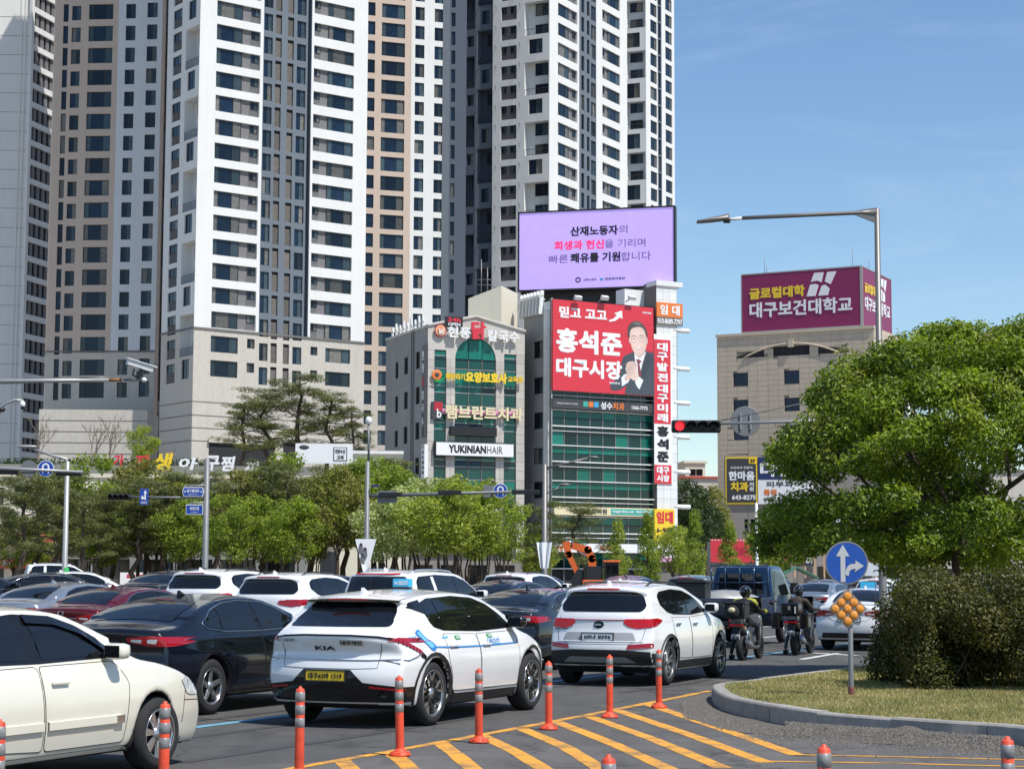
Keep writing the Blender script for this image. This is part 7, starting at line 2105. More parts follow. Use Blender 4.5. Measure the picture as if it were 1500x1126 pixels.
class Body:
 """a car shell: a silhouette pulled sideways, remeshed, smoothed and then curved in plan and section"""
 def __init__(s,sp,vox=.025,it=9):
  s.sp=sp;L,W=sp['L'],sp['W'];Rw=sp['R'];Ra=Rw+sp.get('arch',.055)
  top=catmull(sp['top'],5)
  zb=sp.get('zb',.22);xr,xf=sp['xr'],sp['xf']
  bot=[]
  for xc in(xf,xr):
   h=math.sqrt(max(0,Ra*Ra-(Rw-zb)**2));a0=math.atan2(zb-Rw,h)
   for k in range(15):
    a=a0+(math.pi-2*a0)*k/14;bot.append((xc+Ra*math.cos(a),Rw+Ra*math.sin(a)))
  ol=top+bot
  b=MB();b.prism(ol,-W/2,W/2)
  me=bpy.data.meshes.new('shell');me.from_pydata(b.v,[],b.f)
  bm=bmesh.new();bm.from_mesh(me);bmesh.ops.triangulate(bm,faces=bm.faces[:]);bmesh.ops.recalc_face_normals(bm,faces=bm.faces[:]);bm.to_mesh(me);bm.free()
  o=bpy.data.objects.new('shell',me);COL.objects.link(o)
  m=o.modifiers.new('r','REMESH');m.mode='VOXEL';m.voxel_size=vox;m.adaptivity=0
  m2=o.modifiers.new('s','SMOOTH');m2.factor=.5;m2.iterations=it
  dg=bpy.context.evaluated_depsgraph_get();me2=bpy.data.meshes.new_from_object(o.evaluated_get(dg))
  bpy.data.objects.remove(o);bpy.data.meshes.remove(me)
  n=len(me2.vertices);co=np.empty(n*3,np.float32);me2.vertices.foreach_get('co',co);co=co.reshape(n,3).astype(np.float64)
  co=s.deform(co);me2.vertices.foreach_set('co',co.astype(np.float32).ravel())
  me2.update();nf=len(me2.polygons);ce=np.empty(nf*3,np.float32);me2.polygons.foreach_get('center',ce);ce=ce.reshape(nf,3)
  nr=np.empty(nf*3,np.float32);me2.polygons.foreach_get('normal',nr);nr=nr.reshape(nf,3)
  dark=(nr[:,2]<-.75)&(ce[:,2]<zb+.1)
  for xc in(xr,xf):
   d=np.hypot(ce[:,0]-xc,ce[:,2]-Rw);dark|=(d<Ra+.03)&(np.abs(ce[:,1])<W/2-.09)
   dark|=(d<Ra+.004)&(np.abs(nr[:,1])<.5)
  me2.materials.clear();me2.materials.append(PAINT[sp['paint']]);me2.materials.append(CU)
  me2.polygons.foreach_set('material_index',dark.astype(np.int32));me2.polygons.foreach_set('use_smooth',[True]*nf);me2.update();me2.name='body'
  s.me=me2
  idx=np.empty(len(me2.loops),np.int32);me2.loops.foreach_get('vertex_index',idx)
  ls=np.empty(nf,np.int32);lt=np.empty(nf,np.int32);me2.polygons.foreach_get('loop_start',ls);me2.polygons.foreach_get('loop_total',lt)
  s.bvh=BVHTree.FromPolygons([tuple(c)for c in co],[tuple(int(x)for x in idx[a:a+c])for a,c in zip(ls,lt)])
 def deform(s,co):
  sp=s.sp;L,W=sp['L'],sp['W'];x,y,z=co[:,0].copy(),co[:,1].copy(),co[:,2].copy();t=np.clip(y/(W/2),-1,1)
  ar,af,br,bf=sp.get('ar',.09),sp.get('af',.14),sp.get('br',.17),sp.get('bf',.26)
  p=1-ar*np.clip((1.1-x)/1.1,0,1)**2.2-af*np.clip((x-(L-1.3))/1.3,0,1)**2.2
  gzz,gg=zip(*sp['g']);g_=np.interp(z,gzz,gg)
  # smooth kinks of the section curve a little
  g_=(np.interp(z-.03,gzz,gg)+g_*2+np.interp(z+.03,gzz,gg))/4
  y=y*p*g_
  x=x+br*np.abs(t)**2.4*np.clip((1.3-x)/1.3,0,1)-bf*np.abs(t)**2.4*np.clip((x-(L-1.6))/1.6,0,1)
  zb=sp['belt']
  z=z-sp.get('crown',.055)*t**2*np.clip((z-zb-.15)/.25,0,1)-.035*np.abs(t)**3*np.clip((z-.65)/.25,0,1)*(z<zb+.2)
  return np.stack([x,y,z],1)
 def hit(s,axis,a,b):
  if axis=='R':o,d=Vector((a,-3,b)),Vector((0,1,0))
  elif axis=='L':o,d=Vector((a,3,b)),Vector((0,-1,0))
  elif axis=='B':o,d=Vector((-2,a,b)),Vector((1,0,0))
  elif axis=='F':o,d=Vector((s.sp['L']+2,a,b)),Vector((-1,0,0))
  else:o,d=Vector((a,b,4)),Vector((0,0,-1))
  h=s.bvh.ray_cast(o,d)
  if h[0]is None:
   h=s.bvh.find_nearest(o+d*(2.2 if axis in 'RL' else 2.5))
  if axis in 'RL' and(h[0]is None or abs(h[0].y)<s.sp['W']/2*.55):h=s.bvh.find_nearest(Vector((a,(-1 if axis=='R' else 1)*(s.sp['W']/2-.02),b)))
  if axis=='B' and h[0].x>1.6:h=s.bvh.find_nearest(Vector((.1,a,b)))
  return h[0],h[1],d
 def decal(s,axis,ol,m,parent,name,off=.006,grid=.07,both=True):
  axes=['R','L']if axis=='S' else[axis]
  if axis=='B' and both and min(q[0]for q in ol)>0:sets=[('B',ol),('B',[(-a,b)for a,b in ol])]
  elif axis=='F' and both and min(q[0]for q in ol)>0:sets=[('F',ol),('F',[(-a,b)for a,b in ol])]
  else:sets=[(x,ol)for x in axes]
  r=[]
  for ax,o_ in sets:
   bm=bmesh.new();vs=[bm.verts.new((q[0],q[1],0))for q in o_]
   try:bm.faces.new(vs)
   except Exception:bm.free();continue
   for k in(0,1):
    lo,hi=min(q[k]for q in o_),max(q[k]for q in o_);n=int((hi-lo)/grid)
    for i in range(1,n+1):
     c=[0,0,0];c[k]=lo+(hi-lo)*i/(n+1);nn=[0,0,0];nn[k]=1
     bmesh.ops.bisect_plane(bm,geom=bm.verts[:]+bm.edges[:]+bm.faces[:],plane_co=c,plane_no=nn,dist=1e-5)
   bmesh.ops.triangulate(bm,faces=[f for f in bm.faces if len(f.verts)>4])
   for v in bm.verts:
    p,n_,d=s.hit(ax,v.co.x,v.co.y)
    if n_.dot(d)>0:n_=-n_
    v.co=p+n_*off
   bm.normal_update()
   d=s.hit(ax,*o_[0])[2]
   if sum(f.normal.dot(d)for f in bm.faces)>0:bmesh.ops.reverse_faces(bm,faces=bm.faces[:])
   b=MB();b.addbm(bm,0,None,True);r.append(b.build(name,m,parent))
  return r
 def line(s,axis,pts,m,parent,name='seam',r=.0045,off=.0):
  for ax in(['R','L']if axis=='S' else[axis]):
   for sg in((1,-1)if(axis=='B' and all(q[0]>0 for q in pts))else(1,)):
    out_=[]
    for i in range(len(pts)-1):
     a,c=Vector(pts[i]),Vector(pts[i+1]);n=max(1,int((c-a).length/.06))
     for k in range(n+(i==len(pts)-2)):
      q=a.lerp(c,k/n);p,n_,d=s.hit(ax,q.x*(sg if axis=='B' else 1),q.y)
      if n_.dot(d)>0:n_=-n_
      out_.append(p+n_*off)
    MB().tube(out_,r,5,cap=False).build(name,m,parent)
 def txt(s,axis,body,a,b,w,h,m,parent,bold=.03,off=.008,name='lettering'):
  src=text_mesh(body,w,h,m,bold,.002);me=src.copy();n=len(me.vertices)
  for v in me.vertices:
   if axis=='B':p,n_,d=s.hit('B',a-v.co.x,b+v.co.z)
   else:p,n_,d=s.hit('R',a+v.co.x,b+v.co.z)
   if n_.dot(d)>0:n_=-n_
   v.co=p+n_*(off-v.co.y*.5)
  return obj(name,me,parent)
_WHL={}
def wheel_meshes(Rw,rim,w,style,flip):
 key=(Rw,rim,w,style,flip)
 if key in _WHL:return _WHL[key]
 X=Matrix.Rotation(R(90 if flip else-90),4,'X')
 h=w/2
 ty=MB();ty.lathe([(rim-.01,-h+.01),(rim+.012,-h+.002),(rim+(Rw-rim)*.55,-h-.006),(Rw-.03,-h+.01),(Rw-.006,-h+.035),(Rw,-h+.07),(Rw,h-.07),(Rw-.006,h-.035),(Rw-.03,h-.01),(rim+(Rw-rim)*.55,h+.006),(rim+.012,h-.002),(rim-.01,h-.01)],40,mtx=X)
 for k in(-.045,0,.045):ty.lathe([(Rw+.0015,k-.006),(Rw+.0015,k+.006)],40,m=1,mtx=X)
 rm=MB();dark=1
 rm.lathe([(rim-.004,h-.004),(rim+.004,h+.001),(rim+.004,h-.012),(rim-.02,h-.02),(rim-.03,-h*.4)],40,mtx=X,ms=[0,0,0,dark])
 rm.lathe([(.001,h-.09),(rim-.03,h-.09)],32,m=dark,mtx=X)
 rm.lathe([(rim*.35,h-.085),(rim*.72,h-.085)],32,m=2,mtx=X)
 n,kind=style[1],style[0]
 T=X
 def spoke(a,r0,r1,w0,w1,zc,th=.02,mi=0,bend=0.0):
  M_=T@Matrix.Rotation(a,4,'Z');k=len(rm.v)
  for(r_,ww,dz)in((r0,w0,-.012),((r0+r1)/2,(w0+w1)/2,-.004),(r1,w1,0.0)):
   by=bend*(r_-r0)
   for(yy,zz)in((-ww/2,zc+dz-th),(-ww/2*.75,zc+dz),(ww/2*.75,zc+dz),(ww/2,zc+dz-th)):rm.v.append(tuple(M_@Vector((r_,yy+by,zz))))
  for i in range(2):
   for j in range(3):
    q=k+i*4+j;rm.f.append((q,q+1,q+5,q+4));rm.m.append(mi);rm.s.append(False)
 zc=h-.018
 hub=.055
 for i in range(n):
  a=2*math.pi*i/n+.3
  if kind=='five':spoke(a,hub*.7,rim-.005,.075,.05,zc)
  elif kind=='double':
   spoke(a+.10,hub*.7,rim-.005,.028,.03,zc,mi=0,bend=.12);spoke(a-.10,hub*.7,rim-.005,.028,.03,zc,mi=0,bend=-.12)
  elif kind=='ev':
   spoke(a,hub*.7,rim*.55,.045,.03,zc,mi=1);spoke(a+.06,rim*.5,rim-.005,.02,.045,zc,mi=0,bend=.45);spoke(a-.06,rim*.5,rim-.005,.02,.045,zc,mi=0,bend=-.45);spoke(a+math.pi/n,hub,rim-.01,.02,.014,zc-.012,mi=1)
  elif kind=='paddle':spoke(a,hub*.7,rim-.004,.04,.085,zc,mi=0)
  else:spoke(a,hub*.7,rim-.005,.035,.03,zc)
 rm.lathe([(.001,zc+.004),(hub*.55,zc+.004),(hub*.6,zc-.002),(hub*1.15,zc-.006),(hub*1.2,zc-.03)],20,mtx=X,ms=[0,0,0,0])
 _WHL[key]=(ty.mesh('tyre',[M['rubber'],CU]),rm.mesh('rim',[CD if style[0]=='evx' else CS,CD,CB]))
 return _WHL[key]
def wheels(root,sp,style,steer=0.0):
 for xc in(sp['xr'],sp['xf']):
  for sg in(-1,1):
   tm,rm=wheel_meshes(sp['R'],sp['rim'],sp.get('tw',.225),style,sg<0)
   w_=empty('wheel',(xc,sg*(sp['W']/2-sp.get('tw',.225)/2-.03),sp['R']));w_.parent=root
   if xc==sp['xf']and steer:w_.rotation_euler=(0,0,steer)
   t=obj('tyre',tm,w_);r=obj('rim',rm,w_)
def mirror(root,bd,x,z,m,sz=(.11,.10,.085)):
 for sg in(-1,1):
  p,n,d=bd.hit('R' if sg<0 else 'L',x,z)
  e=MB();c=(p.x+.02,p.y+sg*.13,p.z+.04)
  e.bev(c[0]-sz[0]*.75,c[0]+sz[0]*.8,c[1]-sz[1],c[1]+sz[1],c[2]-sz[2]*.8,c[2]+sz[2]*.8,.05)
  e.v=[tuple(v)for v in e.v]
  o=e.build('mirror',m,root);
  for f in o.data.polygons:f.use_smooth=True
  g_=MB();g_.box(c[0]-sz[0]*.78,c[0]-sz[0]*.74,c[1]-sz[1]*.75,c[1]+sz[1]*.75,c[2]-sz[2]*.6,c[2]+sz[2]*.6).build('mirror_glass',CG,o)
  MB().box(p.x-.02,p.x+.05,min(p.y-sg*.02,c[1]),max(p.y-sg*.02,c[1]),p.z-.015,p.z+.02).build('mirror_arm',CT,o)
def handles(root_door,bd,x,z,m,ax):
 p,n,d=bd.hit(ax,x,z);s_=-1 if ax=='R' else 1
 MB().bev(x-.11,x+.11,min(p.y,p.y+s_*.035),max(p.y,p.y+s_*.035),z-.016,z+.016,.012).build('handle',m,root_door)
def arc(xc,zc,r,a0,a1,n=16):return[(xc+r*math.cos(R(a0+(a1-a0)*i/n)),zc+r*math.sin(R(a0+(a1-a0)*i/n)))for i in range(n+1)]
def numberplate(root,bd,z,txt,w=.52,h=.11,yellow=False,axis='B',fr=True,y=0.0):
 p,n,d=bd.hit(axis,y,z);x=p.x-.018
 o=MB().bev(x,x+.012,y-w/2,y+w/2,z-h/2,z+h/2,.005).build('number_plate',CPY if yellow else CPL,root)
 if fr:
  for q in((-w/2-.012,w/2+.012,h/2,h/2+.012),(-w/2-.012,w/2+.012,-h/2-.012,-h/2),(-w/2-.012,-w/2,-h/2,h/2),(w/2,w/2+.012,-h/2,h/2)):
   MB().box(x-.004,x+.02,y+q[0],y+q[1],z+q[2],z+q[3]).build('plate_frame',CT,o)
 t=text_mesh(txt,w*.86,h*.62,CPK,.03,.003);q=obj('lettering',t,o);q.rotation_euler=(0,0,R(-90));q.location=(x-.001,y+w*.43,z-h*.31)
def std_lamp_emblem(root,bd,z,r=.05,m=CC,w=.09):
 p,n,d=bd.hit('B',0,z);b=MB();b.lathe([(r*.72,0),(r,.008),(r*.8,.012),(r*.72,0)],20,mtx=Matrix.Translation((p.x-.004,0,z))@Matrix.Rotation(R(-90),4,'Y')@Matrix.Scale(1.5,4,(0,1,0)));b.build('emblem',m,root)
def antenna(root,bd,x,m):
 p,n,d=bd.hit('T',x,0);b=MB();b.prism([(x-.09,p.z-.01),(x+.1,p.z-.01),(x+.02,p.z+.025),(x-.07,p.z+.065)],-.018,.018);b.build('antenna',m,root)
SEC_SEDAN=lambda b,h:[(.15,.90),(.3,.965),(.5,.998),(.66,1.0),(.8,.985),(b-.02,.945),(b+.03,.90),((b+h)/2,.80),(h-.06,.685),(h+.1,.62)]
SEC_SUV=lambda b,h:[(.15,.90),(.32,.97),(.55,1.0),(.75,1.0),(.92,.985),(b-.02,.955),(b+.03,.915),((b+h)/2,.845),(h-.07,.755),(h+.1,.69)]
# ---------------------------------------------------------------- shells
SP={}
SP['sedan']=dict(L=4.86,W=1.86,H=1.475,R=.33,rim=.225,xr=1.10,xf=3.92,belt=.99,paint='silver',g=SEC_SEDAN(.99,1.475),
top=[(.14,.24),(.03,.38),(.0,.60),(.03,.82),(.01,1.02),(.10,1.065),(.42,1.09),(.62,1.13),(1.15,1.345),(1.6,1.44),(2.15,1.475),(2.65,1.45),(2.95,1.38),(3.35,1.20),(3.78,1.01),(4.2,.94),(4.55,.85),(4.76,.70),(4.85,.52),(4.85,.36),(4.78,.22)])
SP['malibu']=dict(SP['sedan'],L=4.93,W=1.87,paint='black',R=.345,rim=.225,xr=1.12,xf=3.96,
top=[(.16,.24),(.05,.40),(.02,.62),(.05,.80),(.0,1.03),(.07,1.075),(.38,1.10),(.60,1.145),(1.10,1.33),(1.6,1.435),(2.15,1.475),(2.65,1.445),(2.95,1.37),(3.4,1.17),(3.85,.98),(4.3,.92),(4.65,.82),(4.85,.66),(4.92,.5),(4.92,.36),(4.84,.22)],g=SEC_SEDAN(1.0,1.475),belt=1.0)
SP['sm5']=dict(SP['sedan'],L=4.90,W=1.79,paint='cream',R=.325,rim=.215,xr=1.10,xf=3.87,belt=.985,
top=[(.12,.24),(.03,.38),(.0,.60),(.03,.82),(.03,1.0),(.12,1.04),(.55,1.07),(.80,1.12),(1.25,1.36),(1.6,1.44),(2.15,1.475),(2.65,1.445),(2.9,1.38),(3.25,1.20),(3.62,1.03),(4.05,.96),(4.45,.87),(4.72,.73),(4.86,.56),(4.9,.40),(4.86,.24),(4.8,.20)],g=SEC_SEDAN(.985,1.475))
SP['ev6']=dict(L=4.69,W=1.89,H=1.555,R=.37,rim=.265,tw=.245,arch=.05,xr=.935,xf=3.835,belt=1.03,paint='white',br=.20,
g=[(.15,.90),(.32,.96),(.55,.99),(.72,1.0),(.88,.985),(1.01,.94),(1.06,.90),(1.3,.80),(1.49,.705),(1.65,.64)],
top=[(.16,.26),(.05,.40),(.02,.58),(.06,.74),(.10,.86),(.02,1.02),(.10,1.10),(.30,1.19),(.52,1.31),(.64,1.42),(.62,1.47),(.80,1.495),(1.3,1.54),(1.9,1.555),(2.5,1.53),(2.85,1.46),(3.25,1.27),(3.62,1.08),(4.0,.99),(4.35,.88),(4.58,.72),(4.67,.54),(4.68,.38),(4.6,.24)])
SP['sportage']=dict(L=4.48,W=1.86,H=1.62,R=.36,rim=.245,tw=.235,arch=.05,xr=.90,xf=3.57,belt=1.09,paint='white',br=.18,
g=SEC_SUV(1.09,1.62),
top=[(.17,.30),(.04,.44),(.01,.60),(.05,.74),(.10,.90),(.12,1.08),(.22,1.26),(.33,1.42),(.30,1.53),(.42,1.57),(.9,1.61),(1.5,1.62),(2.1,1.60),(2.45,1.52),(2.85,1.34),(3.25,1.13),(3.65,1.05),(4.05,.98),(4.32,.85),(4.44,.66),(4.47,.48),(4.44,.32),(4.38,.26)])
SP['suv']=dict(SP['sportage'],L=4.85,W=1.91,H=1.74,xr=.95,xf=3.80,R=.375,belt=1.13,g=SEC_SUV(1.13,1.74),
top=[(.13,.32),(.03,.44),(.0,.62),(.03,.80),(.05,1.10),(.12,1.40),(.17,1.60),(.16,1.67),(.30,1.70),(.9,1.735),(1.7,1.74),(2.4,1.71),(2.75,1.62),(3.15,1.38),(3.5,1.18),(3.95,1.11),(4.4,1.03),(4.68,.90),(4.81,.70),(4.84,.50),(4.80,.34),(4.72,.28)])
def base_car(key,style,vox=.027,it=9):
 sp=SP[key];bd=Body(sp,vox,it);root=empty(key,(0,0,0));obj('body',bd.me,root);wheels(root,sp,style)
 # dark floor between the wheels
 MB().box(.5,sp['L']-.5,-sp['W']/2+.16,sp['W']/2-.16,.2,.34).build('underbody',CU,root)
 return root,bd,sp
def door(bd,ol,m,root,hx=None,hz=None,hm=None):
 for ax in 'RL':
  d=bd.decal(ax,roundp(ol,.05),m,root,'door',.0022,.10)[0]
  bd.line(ax,roundp(ol,.05)+[roundp(ol,.05)[0]],CSEAM,d,'seam',.0042,.001)
  if hx:handles(d,bd,hx,hz,hm or m,ax)
  # ---- fastback sedan
def make_sedan(key,name,m,style,txt,lit=False,chrome=True):
 root,bd,sp=base_car(key,style);root.name=name;P=PAINT[sp['paint']];b_=sp['belt'];X=sp['xf']
 top=[(1.02,b_+.12),(1.30,1.275),(1.65,1.355),(2.1,1.39),(2.6,1.365),(2.9,1.29),(3.22,1.13),(3.42,b_+.03)]
 bottom=[(3.42,b_+.025),(2.3,b_-.0),(1.45,b_+.01),(1.1,b_+.05)]
 dlo=top+bottom[1:]
 bd.decal('S',roundp(dlo,.04),CP,root,'window_surround',.004)
 q=[(1.06,b_+.12),(1.30,1.25),(1.42,1.285),(1.42,b_+.035),(1.14,b_+.06)];bd.decal('S',roundp(q,.03),CG,root,'quarter_window',.008)
 bd.decal('S',roundp([(1.45,b_+.035),(1.45,1.295),(1.65,1.335),(2.1,1.37),(2.22,1.368),(2.27,b_+.025)],.02),CG,root,'side_window',.008)
 bd.decal('S',roundp([(2.36,b_+.025),(2.32,1.365),(2.6,1.345),(2.87,1.27),(3.18,1.12),(3.30,b_+.045)],.02),CG,root,'side_window',.008)
 if chrome:bd.line('S',roundp(dlo,.04)+[roundp(dlo,.04)[0]],CC,root,'window_trim',.009,.004)
 door(bd,[(1.40,.34),(1.40,.62),(1.22,.80),(1.20,b_-.03),(2.29,b_-.02),(2.34,.32)],P,root,1.52,.88,CC if chrome and key!='malibu' else P)
 door(bd,[(2.36,.32),(2.31,b_-.02),(3.30,b_-.0),(3.42,.78),(3.38,.32)],P,root,2.52,.87,CC if chrome and key!='malibu' else P)
 # rear glass and windscreen from above
 rg_=[(.66,-.58),(.66,.58),(1.18,.52),(1.42,.45),(1.42,-.45),(1.18,-.52)]
 bd.decal('T',roundp(rg_,.06),CG,root,'rear_window',.006)
 bd.decal('T',roundp([(2.92,-.50),(2.92,.50),(3.72,.66),(3.74,-.66)],.05),CG,root,'windscreen',.006)
 bd.decal('T',roundp([(1.40,-.12),(1.36,-.12),(1.36,.12),(1.40,.12)],.005),CRL if lit else CR,root,'brake_light',.010,.03)
 bd.line('B',[(-.62,1.03),(-.60,.86),(-.40,.70),(.40,.70),(.60,.86),(.62,1.03)],CSEAM,root,'boot_seam',.004)
 bd.line('T',[(4.75,-.62),(3.80,-.70),(3.80,.70),(4.75,.62)],CSEAM,root,'bonnet_seam',.004)
 bd.decal('B',[(-.70,.30),(.70,.30),(.66,.42),(-.66,.42)],CT,root,'bumper_trim',.006)
 bd.decal('S',[(1.5,.215),(3.5,.215),(3.5,.29),(1.5,.29)],CT,root,'sill',.003)
 mirror(root,bd,3.22,b_+.06,P);antenna(root,bd,1.75,P)
 if key=='malibu':
  bd.decal('B',roundp([(.36,.965),(.38,.91),(.60,.87),(.86,.855),(.90,.955),(.70,.985)],.03),CR,root,'tail_light',.010,.03)
  bd.decal('B',roundp([(.42,.945),(.43,.915),(.55,.90),(.56,.945)],.015),CW,root,'reverse_light',.014,.03);bd.decal('B',roundp([(.62,.945),(.62,.90),(.72,.89),(.74,.945)],.015),CW,root,'reverse_light',.014,.03)
  bd.decal('S',roundp([(.06,.86),(.05,.97),(.40,.955),(.52,.93),(.26,.875)],.02),CR,root,'tail_light',.009,.03)
  numberplate(root,bd,.85,txt);p,n,d=bd.hit('B',0,.965);MB().bev(p.x-.012,p.x+.01,-.075,.075,.955,.98,.008).build('emblem',M['sign_gold'],root)
  MB().bev(p.x-.013,p.x+.01,-.025,.025,.94,.995,.008).build('emblem',M['sign_gold'],root)
 else:
  bd.decal('B',roundp([(.34,.90),(.38,.83),(.62,.80),(.86,.80),(.90,.93),(.62,.95)],.03),CR,root,'tail_light',.010,.03)
  bd.decal('S',roundp([(.06,.80),(.05,.93),(.34,.945),(.42,.92),(.22,.83)],.02),CR,root,'tail_light',.009,.03)
  bd.decal('B',roundp([(.40,.88),(.42,.85),(.58,.83),(.58,.87)],.01),CW,root,'reverse_light',.014,.03)
  numberplate(root,bd,.73,txt);std_lamp_emblem(root,bd,.96)
  bd.line('B',[(-.36,.86),(.36,.86)],CC,root,'chrome_strip',.010)
 bd.decal('F',roundp([(.50,.66),(.52,.78),(.84,.84),(.84,.74)],.03),CW,root,'headlight',.008,.04);bd.decal('S',roundp([(4.30,.74),(4.32,.86),(4.75,.74),(4.74,.66)],.03),CW,root,'headlight',.008,.04)
 bd.decal('F',roundp([(-.45,.42),(.45,.42),(.42,.66),(-.42,.66)],.04),CGI,root,'grille',.006)
 return root,bd
proto_malibu,_=make_sedan('malibu','black_sedan',None,('five',5),'53거 8016')
proto_sedan,_=make_sedan('sedan','silver_sedan',None,('multi',10),'11고 8897')
def recolor(root,new,old):
 for c in kids(root):
  for k in[c]+kids(c):
   if k.type=='MESH':
    for i,sl in enumerate(k.material_slots):
     if sl.material==old:sl.link='OBJECT';sl.material=new
def face(root,p,label,group=None,cat='car',rz=None,name=None,z=None):
 root.location=(p[0],p[1],gz(p)if z is None else z);root.rotation_euler=(0,0,R(90)-R(23.8)if rz is None else rz)
 tag(root,label,cat,group)
 if name:root.name=name
 return root
def by_wheel(sp,px,py,which='xr',head=None,z=0):
 """ground place of the rear middle of a car whose right-hand wheel stands at that point of the photograph"""
 a=R(90-23.8)if head is None else head;f=Vector((math.cos(a),math.sin(a),0));l=Vector((-f.y,f.x,0));g_=G(px,py,z)
 return g_-f*sp[which]+l*(sp['W']/2-.11)
 # ---- Malibu-like black sedan
face(proto_malibu,by_wheel(SP['malibu'],303,1046),'black sedan with chrome window trim behind the cream sedan, left of the taxi','cars queueing in the traffic',z=0.0)
for pz in():pass
# ---- white electric taxi
def make_ev6():
 root,bd,sp=base_car('ev6',('ev',5),.022,9);root.name='white_taxi';P=PAINT['white']
 dlo=[(1.0,1.25),(.98,1.40),(1.2,1.45),(1.9,1.476),(2.45,1.45),(2.80,1.37),(3.20,1.16),(3.33,1.07),(2.3,1.045),(1.35,1.075),(1.12,1.12)]
 bd.decal('S',roundp(dlo,.03),CP,root,'window_surround',.004,.06)
 bd.decal('S',[(.70,1.34),(.74,1.405),(.99,1.435),(1.01,1.27)],CP,root,'window_surround',.007,.035)
 bd.decal('S',roundp([(1.02,1.27),(.98,1.39),(1.2,1.42),(1.30,1.428),(1.32,1.10),(1.18,1.13)],.03),CG,root,'quarter_window',.008)
 bd.decal('S',roundp([(1.36,1.09),(1.34,1.43),(1.9,1.452),(2.10,1.445),(2.16,1.06)],.02),CG,root,'side_window',.008)
 bd.decal('S',roundp([(2.22,1.06),(2.17,1.44),(2.45,1.425),(2.77,1.35),(3.14,1.16),(3.20,1.085)],.02),CG,root,'side_window',.008)
 bd.decal('B',roundp([(-.66,1.135),(.66,1.135),(.60,1.30),(.53,1.41),(-.53,1.41),(-.60,1.30)],.05),CG,root,'rear_window',.007,.05)
 bd.decal('T',roundp([(2.86,-.55),(2.86,.55),(3.58,.70),(3.60,-.70)],.05),CG,root,'windscreen',.006)
 # spoiler lip over the glass with the red lamp
 p,n,d=bd.hit('B',0,1.46)
 ol=[(-.60,0),(-.30,-.03),(.30,-.03),(.60,0)]
 b=MB()
 for i in range(12):
  y0,y1=-.60+1.2*i/12,-.60+1.2*(i+1)/12
  f=lambda y:.10*(abs(y)/.6)**2
  for(ya,yb)in((y0,y1),):
   b.quad((p.x-.09+f(ya),ya,1.452-.02*(abs(ya)/.6)**2),(p.x-.09+f(yb),yb,1.452-.02*(abs(yb)/.6)**2),(p.x+.22,yb,1.503-.035*(abs(yb)/.6)**2),(p.x+.22,ya,1.503-.035*(abs(ya)/.6)**2),0,True)
   b.quad((p.x-.09+f(ya),ya,1.425-.02*(abs(ya)/.6)**2),(p.x-.09+f(ya),ya,1.452-.02*(abs(ya)/.6)**2),(p.x-.09+f(yb),yb,1.452-.02*(abs(yb)/.6)**2),(p.x-.09+f(yb),yb,1.425-.02*(abs(yb)/.6)**2),1)
   b.quad((p.x-.09+f(ya),ya,1.425-.02*(abs(ya)/.6)**2),(p.x-.09+f(yb),yb,1.425-.02*(abs(yb)/.6)**2),(p.x+.2,yb,1.42-.035*(abs(yb)/.6)**2),(p.x+.2,ya,1.42-.035*(abs(ya)/.6)**2),1)
 b.build('spoiler',[P,CP],root)
 MB().box(p.x-.098,p.x-.085,-.26,.26,1.436,1.446).build('brake_light',CRL,root)
 # full width lamp line dropping into the side
 bd.decal('B',[(-.86,.995),(-.60,1.035),(-.3,1.05),(.3,1.05),(.60,1.035),(.86,.995),(.86,.975),(.60,1.015),(.3,1.032),(-.3,1.032),(-.60,1.015),(-.86,.975)],CP,root,'lamp_line',.009,.05)
 bd.decal('S',roundp([(.17,.985),(.18,1.025),(.40,.965),(.64,.868),(.63,.822),(.40,.912)],.012),CR,root,'tail_light',.009,.03)
 bd.decal('B',roundp([(.78,.985),(.78,1.02),(.88,1.0),(.88,.955)],.01),CR,root,'tail_light',.010,.03)
 bd.decal('S',[(.60,.80),(.62,.87),(.72,.80),(.70,.765)],CP,root,'lamp_line',.008,.04)
 for k in range(7):
  t=k/6;bd.line('S',[(.25+.34*t,.997-.125*t),(.235+.34*t,.955-.115*t)],CP,root,'lamp_rib',.006,.009)
 bd.line('B',[(-.87,.78),(-.5,.765),(.5,.765),(.87,.78)],CC,root,'chrome_strip',.009,.003);bd.line('S',[(.10,.775),(.36,.765),(.52,.80),(.60,.83)],CC,root,'chrome_strip',.009,.003)
 # lower black bumper, plate recess
 bd.decal('B',[(-.84,.30),(-.84,.475),(-.45,.52),(-.30,.66),(.30,.66),(.45,.52),(.84,.475),(.84,.30)],CP,root,'bumper_trim',.006,.05)
 bd.decal('B',[(.52,.485),(.86,.45),(.86,.43),(.52,.46)],CR,root,'reflector',.011,.04)
 bd.line('B',[(-.20,.40),(.20,.40),(.18,.42),(-.18,.42),(-.20,.40)],CT,root,'hatch_line',.006,.006)
 numberplate(root,bd,.59,'대구62바 1319',.50,.11,True)
 # cladding: arch rings and sill
 for xc in(sp['xr'],sp['xf']):
  Ra=sp['R']+.045;bd.decal('S',arc(xc,sp['R'],Ra+.055,-18,198)+arc(xc,sp['R'],Ra+.014,198,-18),CT,root,'arch_trim',.010,.05)
 bd.decal('S',[(1.33,.235),(3.44,.235),(3.44,.33),(1.50,.345),(1.36,.42)],CP,root,'sill',.008,.07);bd.line('S',[(1.5,.375),(3.40,.36)],CC,root,'sill_strip',.006,.004)
 bd.decal('S',[(.10,.30),(.50,.30),(.50,.47),(.10,.475)],CP,root,'bumper_trim',.007,.05)
